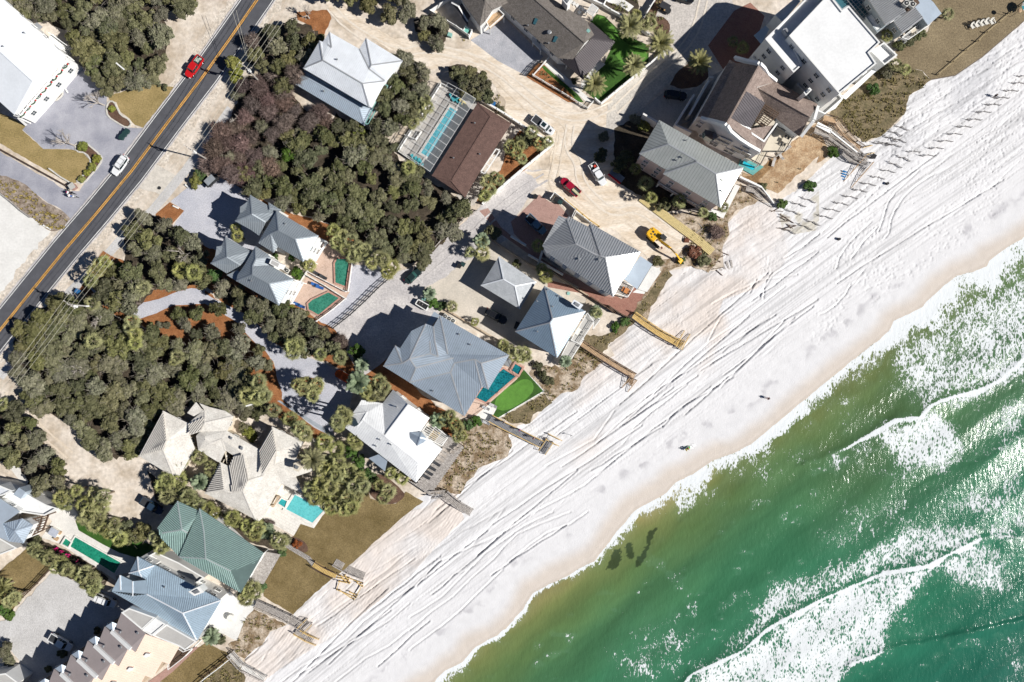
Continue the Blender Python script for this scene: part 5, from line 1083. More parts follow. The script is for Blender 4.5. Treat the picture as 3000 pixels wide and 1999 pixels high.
def planks(root, pts, z, ang, m, w=.16, th=.12, name='boards'):
 p = [P(x, y, z) for x, y in pts]; p = p if sarea(p) > 0 else p[::-1]; mb = MB(); d = Vector((math.cos(ang), math.sin(ang))); u2 = Vector((-d.y, d.x)); us = [q.to_2d().dot(u2) for q in p]; q = min(us)
 rr = random.Random(5)
 while q < max(us):
  hit = []; qq = q+w/2
  for i in range(len(p)):
   a, b = p[i], p[(i+1)%len(p)]; ua, ub = a.to_2d().dot(u2), b.to_2d().dot(u2)
   if (ua-qq)*(ub-qq) < 0: hit.append(a.lerp(b, (qq-ua)/(ub-ua)))
  hit.sort(key=lambda v: v.to_2d().dot(d))
  for i in range(0, len(hit)-1, 2): mb.beam(hit[i]-Vector((0,0,th/2+rr.uniform(0,.02))), hit[i+1]-Vector((0,0,th/2+rr.uniform(0,.02))), w-.03, th)
  q += w
 mb.build(name, m, root); fb = MB(); fb.prism([v-Vector((0,0,0)) for v in p], 0, z-th-.03); fb.build('frame', M_dkwood, root)
planks(dk, t('K','100 860 140 810 290 815 500 975 190 1418 -30 1270 60 1310 95 1270 310 985'), 1.6, R(28), M_wood_g, w=.32)
pergola(r, t('K','180 740 355 880 300 960 90 860'), 3.4, M_trim, 7, 3, bw=.12)
# ---- cream tiled villa
J, I_, M_ = 'J', 'I', 'M'
r = house('villa', 'sprawling villa with weathered cream hip roofs, dark ribbed slopes and a turquoise pool', [
 t('I','1500 640 1275 1055 1500 1000 1530 920'), t('I','1500 640 1730 755 1740 865 1530 920'), t('I','1530 920 1740 865 1790 985 1640 1250 1600 1250 1500 1000'), t('I','1275 1055 1500 1000 1600 1250'),
 [*t('I','1730 755 1740 865 1840 830'), *t('J','0 875 0 750 50 600')][:3]+t('J','0 750 0 640 -30 650'), t('I','1720 660 1800 560 1850 620')+t('J','0 640 -30 655')+t('I','1780 690'),
 t('J','-50 570 40 605 185 640 262 690 0 750 0 640'), t('J','0 750 262 690 205 825 0 875 -42 830'), 
 t('J','-42 830 0 875 205 825 500 995 530 1240 400 1280 360 1040 155 900 60 935 0 905 -80 870'), t('J','60 935 155 900 190 1005 140 1110')+t('J','120 1110 -60 1000 -80 870 0 905'),
 t('J','155 900 360 1040 265 1052 190 1005'), t('J','265 1052 360 1040 400 1280 350 1375 250 1392 220 1150'), t('J','145 1115 220 1150 250 1392 180 1365'), t('J','145 1115 180 1365 0 1398'),
 t('J','500 995 620 785 660 1010 530 1240'), t('J','620 785 910 930 870 990 660 1010'), t('J','0 1398 180 1365 250 1392 350 1375 430 1568')+t('M','480 105 440 60'),
 t('J','530 1240 400 1280 350 1375 430 1568')+t('M','480 105 530 60')+t('J','700 1310 640 1140 660 1010'), t('J','660 1010 870 990 840 1075 640 1140'),
 t('J','640 1140 840 1075 920 1110 1000 1190 835 1245'), t('J','640 1140 835 1245 900 1400 700 1310')], 4.4, RM_cream, W_cream, seam=0, pitch=.34, cap=mat('cap_tile', (.60,.57,.52), scale=3))
# ribbed dark slopes stand a little above the cream ones
RM_rib = mat('dark_ribbed_slope', (.30,.285,.27), var=.12, scale=1, fine=.2)
M_cap = MATS['cap_tile']
def ribtri(root, k, s, zs, axis, sp=.42):
 """polygon slope with ribs parallel to a plan direction; zs heights per corner"""
 pts = [P(*q, z) for q, z in zip(t(k, s), zs)]; mb = MB(); mb.add(pts, [tuple(range(len(pts)))] if sarea(pts) > 0 else [tuple(range(len(pts)))[::-1]])
 p, q = t(k, axis); d = Vector((q[0]-p[0], -(q[1]-p[1]))).normalized(); u2 = Vector((-d.y, d.x)); us = [v.to_2d().dot(u2) for v in pts]; w = min(us)+.1
 while w < max(us):
  hit = []
  for i in range(len(pts)):
   a, b = pts[i], pts[(i+1)%len(pts)]; ua, ub = a.to_2d().dot(u2), b.to_2d().dot(u2)
   if (ua-w)*(ub-w) < 0: hit.append(a.lerp(b, (w-ua)/(ub-ua)))
  if len(hit) > 1: mb.beam(hit[0]+Vector((0,0,.07)), hit[1]+Vector((0,0,.07)), .2, .2, mi=1)
  w += sp
 mb.build('ribbed_slope', [RM_rib, M_cap], root)
ribtri(r, 'I', '1500 650 1527 920 1498 996 1285 1052', (4.6,7.0,6.6,4.6), '1500 650 1285 1052')
ribtri(r, 'I', '1728 762 1745 862 1838 825 1882 690', (4.7,5.6,5.6,4.9), '1728 762 1840 600')
ribtri(r, 'J', '500 1000 618 795 655 1010 530 1232', (4.7,4.7,6.6,6.8), '500 1000 618 795')
ribtri(r, 'J', '268 1058 358 1042 395 1280 348 1370 252 1388 224 1152', (4.8,5.8,6.6,6.2,5.8,4.8), '348 1370 268 1040')
ribtri(r, 'J', '148 1125 175 1362 6 1394', (4.7,5.6,4.6), '175 1362 6 1394')
chimney(r, t('J','820 1125 835 1118 890 1150 860 1195 820 1180'), 4.5, 7.2, W_cream); vent(r, *t('J','248 888')[0], 6.4, r=.2); vent(r, *t('J','345 980')[0], 6.4, r=.25)
# ---- green seamed roof
r = house('beach_house', 'dark green seamed metal roof house between the cream villa and the blue roof', [
 [(585,1490),(772,1620),(746,1649),(676,1673),(603,1637),(598,1560)], [(772,1620),(705,1737),(676,1673)], [(524,1632),(603,1637),(676,1673),(705,1737)], [(585,1490),(598,1560),(603,1637),(524,1632)]], 6.4, RM_green, W_white, seam=.40, pitch=.34, cap=RM_mid, ribh=.10)
house('', '', [[(520,1468),(533,1552),(475,1562),(462,1546)],[(462,1546),(475,1562),(533,1552),(550,1562),(528,1635),(470,1575)],[(520,1468),(590,1500),(550,1562),(533,1552)]], 6.0, RM_green, W_white, seam=.40, pitch=.36, parent=r, roofname='north_roof', cap=RM_mid, ribh=.10)
deckpart(r, [(770,1615),(822,1625),(772,1712),(722,1700),(735,1690)], 1.6, M_wood_g, name='deck', posts=False)
# ---- light blue roof
L_ = 'L'
r = house('beach_house', 'light blue metal roof house with twin front gables, above the townhouse row', [
 [(327,1733),(430,1741),(536,1797),(577,1877)], [(536,1797),(648,1759),(577,1877)], [(453,1655),(648,1759),(536,1797),(430,1741),*t(L_,'1345 630 1305 602')], t(L_,'1345 630 1350 757 1222 778 1220 640'),
 t(L_,'1105 585 1220 640 1222 778 1110 722'), [t(L_,'1105 585')[0], t(L_,'1110 722')[0], (327,1733)], [(327,1733), t(L_,'1110 722')[0], t(L_,'1222 778')[0], (430,1741)]], 7.0, RM_lblue, W_white, seam=.46, pitch=.34, cap=RM_white)
house('', '', facet(L_,'1265 415 1275 545 1185 568','1265 415 1418 497 1275 545','1275 545 1418 497 1345 610 1305 602','1185 568 1275 545 1305 602'), 7.8, RM_lblue, W_white, seam=.46, parent=r, roofname='tower_roof', over=.3, cap=RM_white)
chimney(r, t(L_,'1740 735 1830 690 1870 740 1790 770'), 7, 9.6)
block(r, t(L_,'1330 425 1440 365 1650 460 1890 600 1790 670 1600 570 1450 480'), 3.6, RM_flatg, name='side_terrace', curb=.6)
vent(r, *t(L_,'1518 690')[0], 9)
wa, wb_ = P(453,1650,7), P(648,1754,7); d_ = (wb_-wa); Lw = d_.length; d_.normalize()
# ---- townhouse row: stepped units
DXU, DYU = -49.4, 41.4
def unit(k, label):
 dx, dy = DXU*k, DYU*k; sh = lambda s: [(x+dx, y+dy) for x, y in t(L_, s)]
 r = thing('townhouse', label, 'townhouse', tuple(P(*sh('1150 1150')[0], 0)), 'stepped row of townhouses')
 q = sh('1115 930 1335 1125 1242 1292 1195 1255 1035 1105 1075 1035'); zs = (7.4,8.8,8.8,8.8,7.4,7.4)
 top = [P(*a, z) for a, z in zip(q, zs)]
 if sarea(top) < 0: top = top[::-1]
 def slab(pts, m, name, dr=.3):
  mb = MB(); n_ = len(pts); mb.add(pts+[p-Vector((0,0,dr)) for p in pts], [tuple(range(n_)), tuple(range(2*n_-1, n_-1, -1))]+[(i, i+n_, (i+1)%n_+n_, (i+1)%n_) for i in range(n_)]); return mb.build(name, m, r)
 slab(top, RM_mauve, 'street_roof')
 sea = [P(*a, z) for a, z in zip(sh('1335 1128 1650 1238 1555 1402 1245 1296'), (8.7,6.6,6.6,8.7))]
 if sarea(sea) < 0: sea = sea[::-1]
 o = slab(sea, RM_peach, 'sea_roof'); rb = MB()
 for i in range(1, 9): a_, b_ = P(*sh('1335 1128')[0], 8.72).lerp(P(*sh('1245 1296')[0], 8.72), i/9), P(*sh('1650 1238')[0], 6.62).lerp(P(*sh('1555 1402')[0], 6.62), i/9); rb.beam(a_, b_, .06, .05)
 rb.build('seam', RM_peach, o)
 wbm = MB(); outl = [P(*a, 0) for a in sh('1110 940 1330 1130 1640 1245 1550 1398 1240 1285 1040 1105')]; outl = outl if sarea(outl) > 0 else outl[::-1]; wbm.prism(inset(outl, .3), 0, 6.2); wbm.build('wall', W_tan, r)
 for i in range(3):
  a_, b_ = P(*sh('1110 940')[0], 0), P(*sh('1040 1105')[0], 0); q_ = a_.lerp(b_, (i+.5)/3); d = (b_-a_).normalized(); nx, ny = -abs(d.y), abs(d.x)*(1 if d.x*d.y < 0 else -1)
  put_window(r, q_.x-.0, q_.y, 5.0, -.87, .49, (1.1,1.4))
 pa = MB(); pa.beam(P(*sh('1025 1100')[0], 7.6), P(*sh('1200 1262')[0], 9.1), .75, .5); pa.build('fire_wall', M_trim, r)
 dt = MB(); a3, b3, c3, d3 = sh('970 1055 1030 1015 1078 1035 1038 1108'); mid = ((a3[0]+d3[0])/2, (a3[1]+d3[1])/2)
 dt.add([P(*a3, 7.2), P(*b3, 8.0), P(*c3, 7.2), P(*d3, 7.6), P(*a3, 4), P(*c3, 4), P(*d3, 4), P(*b3, 4)], [(0,1,3),(1,2,3),(0,4,7,1),(1,7,5,2),(2,5,6,3),(3,6,4,0)]); dt.build('dormer', RM_wb, r)
 for s in ('1110 1103','1272 1110'): vent(r, *sh(s)[0], 8.3, r=.18)
 if k > 0:
  mb = MB(); q = [P(*a, 8.6) for a in sh('1495 1175 1530 1180 1500 1215 1470 1205')]; q = q if sarea(q) > 0 else q[::-1]; mb.prism(q, 7, 8.6); mb.build('chimney', M_trim, r); 
 return r
for k, lb in enumerate(('end townhouse nearest the light blue roof, mauve and peach slopes','second townhouse of the stepped row, counted from the light blue roof','third townhouse of the stepped row, in its middle','fourth townhouse of the stepped row, behind the white pickup','lowest townhouse of the stepped row, cut by the bottom edge','townhouse at the bottom left corner of the stepped row, mostly cut off')): unit(k, lb)
r = thing('townhouse', 'pale grey flat roofed wing with white parapets, tucked under the light blue roof', 'townhouse', tuple(P(*t(L_,'1400 1080')[0], 0)))
block(r, t(L_,'1190 885 1430 972 1305 1087 1115 928'), 8.4, RM_flatg, name='upper_block', curb=.12)
block(r, t(L_,'1432 975 1530 1032 1400 1140 1308 1088'), 8.0, RM_flat, name='middle_block', curb=.25)
block(r, t(L_,'1532 1034 1810 1192 1700 1275 1640 1235 1400 1140'), 7.6, RM_flatg, name='sea_block', curb=.12)
deckpart(r, t(L_,'1645 1240 1700 1275 1790 1240 1700 1330 1560 1440 1560 1400'), 4.0, M_dkwood, name='balcony', rails=True)
# ---- modern white house, left edge
r = thing('beach_house', 'modern white house with pale blue roofs at the left edge, beside the white terrace', 'house', tuple(P(30,1530,0)))
house('', '', [t(L_,'25 112 200 65 135 180'), t(L_,'200 65 302 125 135 180'), t(L_,'135 180 302 125 215 292'), t(L_,'25 112 135 180 215 292 80 275')], 6.4, RM_wb, W_white, seam=.5, parent=r, roofname='east_roof', cap=RM_blue)
house('', '', [[*t('I','-400 1380 0 1450 180 1568'), *t(L_,'25 112 80 275 0 240 -400 200')]], 6.6, RM_wb, W_white, seam=.6, parent=r, roofname='main_roof', walls=True)
block(r, t('I','0 1450 160 1350 440 1500 540 1530 420 1600 190 1566'), 3.4, RM_flat, name='terrace_block', curb=.5)
block(r, t('I','-300 1280 0 1320 120 1370 20 1420 -300 1400'), 6.2, RM_white, name='north_block', curb=.3)
mb = MB(); mb.prism([P(*q, 5.6) for q in t('I','175 1345 235 1385 190 1450 120 1410')][::-1] if sarea([P(*q, 5.6) for q in t('I','175 1345 235 1385 190 1450 120 1410')]) < 0 else [P(*q, 5.6) for q in t('I','175 1345 235 1385 190 1450 120 1410')], 0, 5.6); mb.build('stair_tower', RM_wb, r)
block(r, t(L_,'-200 260 0 240 165 335 0 400 -200 460'), 4.2, M_conc, name='garage_block', curb=.2)
pergola(r, t(L_,'270 80 445 30 395 170 240 245'), 3.0, M_dkwood, 6, 3, bw=.22)
block(thing('beach_house', 'tiny corner of a grey roofed house cut by the bottom left corner', 'house', tuple(P(20,1990,0))), t(L_,'-100 1500 60 1480 180 1568 100 1700 -100 1700'), 5, RM_flatg)
# ================================================================ vegetation
def leafmat(name, c, c2, rnd=.25, scale=1.6, fine=.3): return mat(name, c, col2=c2, scale=scale, rough=.75, fine=fine, fscale=9, rnd=rnd, spec=.25)
L_olive = leafmat('olive_leaves', (.07,.073,.028), (.18,.172,.08)); L_dark = leafmat('dark_oak_leaves', (.045,.053,.021), (.135,.137,.063)); L_grey = leafmat('grey_green_leaves', (.085,.088,.045), (.22,.21,.135))
L_brown = leafmat('bare_brown_twigs', (.10,.066,.055), (.25,.18,.155), rnd=.35); L_yel = leafmat('yellow_green_leaves', (.12,.14,.02), (.24,.25,.05)); L_green = leafmat('fresh_green_leaves', (.035,.075,.015), (.08,.14,.03))
L_palm = leafmat('palm_fronds', (.13,.145,.045), (.34,.33,.14), rnd=.22, scale=2.5); L_date = leafmat('date_palm_fronds', (.15,.155,.06), (.36,.33,.16), rnd=.15, scale=2.5); L_sago = leafmat('blue_green_fronds', (.10,.14,.08), (.25,.30,.19), rnd=.15, scale=2.5)
L_grass = leafmat('dune_grass_blades', (.13,.12,.035), (.30,.24,.11), rnd=0, scale=.6); L_red = leafmat('red_brown_leaves', (.12,.035,.02), (.25,.08,.04)); L_flow = mat('magenta_flowers', (.55,.01,.16), var=.3)
M_bark = mat('grey_bark', (.16,.13,.11), var=.3, scale=4, fine=.3); M_twig2 = mat('grey_twigs', (.27,.24,.20), var=.2, scale=3); M_twig = mat('pale_twigs', (.42,.38,.34), var=.2, scale=3)
M_ptrunk = mat('palm_trunk', (.20,.16,.12), var=.3, scale=6, stretch=(1,1,4))
def quads_obj(name, V_, m, parent=None, extra=None, n4=True):
 V_ = np.asarray(V_, np.float32).reshape(-1, 3); nq = len(V_)//4; me = bpy.data.meshes.new(name)
 ev, ef = (extra if extra else ([], [])); EV = np.asarray(ev, np.float32).reshape(-1,3)
 me.vertices.add(len(V_)+len(EV)); me.vertices.foreach_set('co', np.concatenate([V_, EV]).ravel())
 fl = np.arange(nq*4, dtype=np.int32); ex = np.array([i+len(V_) for f in ef for i in f], np.int32); lens = np.array([4]*nq+[len(f) for f in ef], np.int32)
 me.loops.add(len(fl)+len(ex)); me.loops.foreach_set('vertex_index', np.concatenate([fl, ex])); me.polygons.add(len(lens))
 me.polygons.foreach_set('loop_start', np.concatenate([[0], np.cumsum(lens)[:-1]]).astype(np.int32)); me.polygons.foreach_set('loop_total', lens)
 me.update(calc_edges=True); me.materials.append(m); return me
def leaf_quads(C, Nn, size, rs, thin=.8):
 n_ = len(C); a = rs.normal(size=(n_,3)); a -= (a*Nn).sum(1)[:,None]*Nn; a /= np.linalg.norm(a, axis=1)[:,None]; b = np.cross(Nn, a)
 s = (size*(.6+.8*rs.rand(n_)))[:,None] if np.isscalar(size) else size[:,None]
 return np.stack([C-a*s*.5-b*s*.5*thin, C+a*s*.5-b*s*.5*thin, C+a*s*.5+b*s*.5*thin, C-a*s*.5+b*s*.5*thin], 1).reshape(-1,3)
def crown_mesh(seed, m, rad=2.2, hgt=2.3, lobes=17, per=105, leaf=.27, twig=False, flat=1.0):
 rs = np.random.RandomState(seed); out = []; ev = []; ef = []
 for k in range(lobes):
  a = rs.rand()*6.28; r = rad*.72*math.sqrt((k+.3*rs.rand())/lobes); c = np.array([math.cos(a+k*2.4)*r, math.sin(a+k*2.4)*r, hgt*(.55+.30*rs.rand())-.28*r*flat]); lr = rad*(.20+.16*rs.rand()); n_ = int(per*(lr/rad/.28)**2)
  d = rs.normal(size=(n_,3)); d[:,2] = np.abs(d[:,2])*1.1-.35; d /= np.linalg.norm(d, axis=1)[:,None]
  rr = lr*(.72+.50*rs.rand(n_)**1.5); P_ = c+d*rr[:,None]*np.array([1,1,.85]); nn_ = d+rs.normal(size=(n_,3))*.45+np.array([0,0,.25]); nn_ /= np.linalg.norm(nn_, axis=1)[:,None]
  if twig:
   t_ = d+rs.normal(size=(n_,3))*.5; t_ /= np.linalg.norm(t_, axis=1)[:,None]; s_ = np.cross(t_, rs.normal(size=(n_,3))); s_ /= np.linalg.norm(s_, axis=1)[:,None]; ln = .35+.5*rs.rand(n_)[:,None]; w_ = .03
   out.append(np.stack([P_-s_*w_, P_+s_*w_, P_+t_*ln+s_*w_*.4, P_+t_*ln-s_*w_*.4], 1).reshape(-1,3)); h = n_//2; out.append(leaf_quads(P_[:h], nn_[:h], leaf, rs))
  else: out.append(leaf_quads(P_, nn_, leaf, rs))
  b0 = len(ev); q = lr*.80
  for zi, (rz_, zz_) in enumerate(((.75,-.5),(1,.05),(.7,.6))):
   for i in range(7): ev.append(c+np.array([math.cos(i*.9)*q*rz_, math.sin(i*.9)*q*rz_, zz_*q*.85]))
  ev.append(c+np.array([0,0,q*.85]))
  for zi in range(2): ef += [(b0+zi*7+i, b0+zi*7+(i+1)%7, b0+zi*7+7+(i+1)%7, b0+zi*7+7+i) for i in range(7)]
  ef += [(b0+14+i, b0+14+(i+1)%7, b0+21) for i in range(7)]
 nl = sum(len(q) for q in out)//4; nt_ = 0 if twig else (34 if leaf < .25 else 12)
 if nt_:
  a = rs.rand(nt_)*6.28; r = rad*np.sqrt(rs.rand(nt_))*.85; C = np.stack([np.cos(a)*r, np.sin(a)*r, hgt*(.98-.3*(r/rad)**2)+rs.rand(nt_)*.15], 1); t_ = np.stack([np.cos(a+rs.normal(size=nt_)*.8), np.sin(a+rs.normal(size=nt_)*.8), rs.rand(nt_)*.5], 1); s_ = np.cross(t_, [0,0,1.]); ln = .3+.6*rs.rand(nt_)[:,None]
  out.append(np.stack([C-s_*.018, C+s_*.018, C+t_*ln+s_*.008, C+t_*ln-s_*.008], 1).reshape(-1,3))
 me = quads_obj('crown', np.concatenate(out), m, extra=(ev, ef)); me.materials.append(M_twig2); mi = np.zeros(len(me.polygons), np.int32); mi[nl:nl+nt_] = 1; me.polygons.foreach_set('material_index', mi); return me
def trunk_mesh(seed, h, rad, m=None, limbs=5):
 rr = random.Random(seed); mb = MB(); mb.tube((0,0,-.1), (0,0,h*.45), .20, .15, 7)
 for i in range(limbs):
  a = i*6.28/limbs+rr.random(); p = Vector((0,0,h*.4)); q = Vector((math.cos(a)*rad*.35, math.sin(a)*rad*.35, h*.75)); s = Vector((math.cos(a+.4)*rad*.6, math.sin(a+.4)*rad*.6, h*.98)); mb.tube(p, q, .12, .08, 6); mb.tube(q, s, .08, .04, 5)
 o = mb.build('trunk', m or M_bark); me = o.data; bpy.data.objects.remove(o); return me
CR = {}
for nm, m_, kw in (('olive', L_olive, {}), ('dark', L_dark, {}), ('grey', L_grey, dict(leaf=.24, per=120)), ('brown', L_brown, dict(twig=True, leaf=.2, per=110)), ('yellow', L_yel, dict(leaf=.28)), ('green', L_green, dict(leaf=.3)), ('red', L_red, dict(leaf=.25))):
 CR[nm] = [crown_mesh(100+i*7+len(nm), m_, **kw) for i in range(4 if nm in ('olive','dark','grey','brown') else 2)]
TRK = [trunk_mesh(i, 3.4, 2.2) for i in range(3)]
def plant(name, label, cat, crown, x, y, rad, base, group, rr, hs=1.0, trunk=True, z0=0.0):
 s = rad/2.2; zc = base+1.9*s*hs; p = P(x, y, zc); o = thing(name, label, cat, (p.x, p.y, z0), group, rr.uniform(0, 6.28))
 c = bpy.data.objects.new('crown', crown); COL.objects.link(c); c.parent = o; c.location = (0,0,base); c.scale = (s*rr.uniform(.9,1.12), s*rr.uniform(.9,1.12), s*hs)
 if trunk:
  k = bpy.data.objects.new('trunk', rr.choice(TRK)); COL.objects.link(k); k.parent = o; k.scale = (s, s, (base+1.5*s*hs)/3.4)
 return o
def scatter(poly, sp, seed, inset_=8):
 rr = random.Random(seed); xs = [p[0] for p in poly]; ys = [p[1] for p in poly]; pts = []; fails = 0
 while fails < 900:
  x = rr.uniform(min(xs), max(xs)); y = rr.uniform(min(ys), max(ys))
  if not inpoly(x, y, poly) or any((x-a)**2+(y-b)**2 < sp*sp for a, b in pts): fails += 1; continue
  pts.append((x, y)); fails = 0
 return pts
def thicket(poly, sp, seed, kinds, weights, rad, base, name, label, group, hs=(.85,1.15), frame=True):
 rr = random.Random(seed*3+1)
 for x, y in scatter(poly, sp, seed):
  if not (-70 < x < 3070 and -70 < y < 2070): continue
  k = rr.choices(kinds, weights)[0]; nm = 'leafless_shrub' if k == 'brown' else name; lb, g_, ct = label, group, 'tree'
  if k == 'brown': lb, g_, ct = 'leafless purple brown scrub bush in '+group.split(' in ',1)[-1], 'leafless bushes in '+group.split(' in ',1)[-1], 'shrub'
  plant(nm, lb, ct, rr.choice(CR[k]), x, y, rr.uniform(*rad), rr.uniform(*base), g_, rr, rr.uniform(*hs))
oak = 'oak_tree'
thicket(THK['T1'], 38, 1, ('olive','dark','grey'), (6,4,2), (1.7,3.4), (1.4,2.8), oak, 'rounded olive green oak crown in the wood between the big white building and the road', 'oaks in the wood by the big white building', (.65,1.0))
thicket(THK['T2'], 42, 2, ('olive','dark','grey','brown'), (4,4,3,2), (1.9,2.8), (1.6,3.0), oak, 'dark green oak in the roadside wood beside the white metal roof house', 'oaks in the roadside wood by the white metal roof')
thicket(THK['T3'], 36, 3, ('brown','olive','grey'), (10,1,1.2), (1.7,2.6), (.6,1.8), 'scrub_tree', 'patchy green scrub tree among the purple brown leafless bushes', 'scrub in the brown thicket', (.7,1.1))
thicket(THK['T4'], 37, 4, ('dark','olive','grey'), (5,5,2.5), (1.6,3.3), (1.0,2.0), oak, 'rounded dark green oak crown in the dense thicket beside the brown shingle house', 'oaks in the dense thicket by the brown house', (.6,1.0))
thicket(THK['T5'], 44, 5, ('olive','grey','dark'), (3,4,3), (2.0,3.2), (1.6,3.0), oak, 'grey green live oak in the mulch garden between the road and the gravel drive', 'oaks in the roadside mulch garden')
thicket(THK['T6'], 38, 6, ('olive','grey','dark'), (5,5,3), (1.9,3.5), (1.0,1.7), oak, 'wind clipped olive green oak in the big thicket above the cream villa', 'oaks in the big thicket above the cream villa', (.5,.8))
thicket(THK['T7'], 40, 7, ('dark','grey','olive','green'), (4,3,3,1), (1.8,2.7), (1.2,2.6), oak, 'dark green oak in the tree belt below the twin slate roof houses', 'oaks in the belt below the twin houses')
thicket(THK['T8'], 42, 8, ('olive','grey','dark'), (5,3,3), (1.9,2.8), (.8,2.0), oak, 'olive green oak in the strip of wood at the left edge beside the sand track', 'oaks in the wood at the left edge')
thicket(THK['T9'], 34, 9, ('dark','olive','grey'), (5,4,2), (1.8,2.5), (2.2,3.6), oak, 'oak crowding the right side of the white metal roof house', 'oaks in the belt right of the white metal roof')
thicket(THK['T10'], 40, 10, ('olive','grey'), (5,3), (1.9,2.7), (1.5,2.5), oak, 'olive oak at the top edge above the beige sand lane', 'oaks in the top edge grove')
thicket(THK['T11'], 44, 12, ('olive','grey','dark'), (3,3,3), (1.6,2.4), (.6,1.6), oak, 'low oak shrub on the orange mulch inside the curve of the gravel drive', 'low oaks in the mulch curve')
thicket(THK['T12'], 30, 13, ('olive','dark'), (5,3), (1.6,2.2), (1.0,1.8), oak, 'bright olive oak in the clump above the screened pool cage', 'oaks in the clump above the pool cage')
thicket(THK['T13'], 32, 14, ('grey','olive'), (5,2), (1.6,2.2), (.5,1.2), oak, 'grey green oak bush in the clump beside the white court fence', 'oaks in the clump by the court fence')
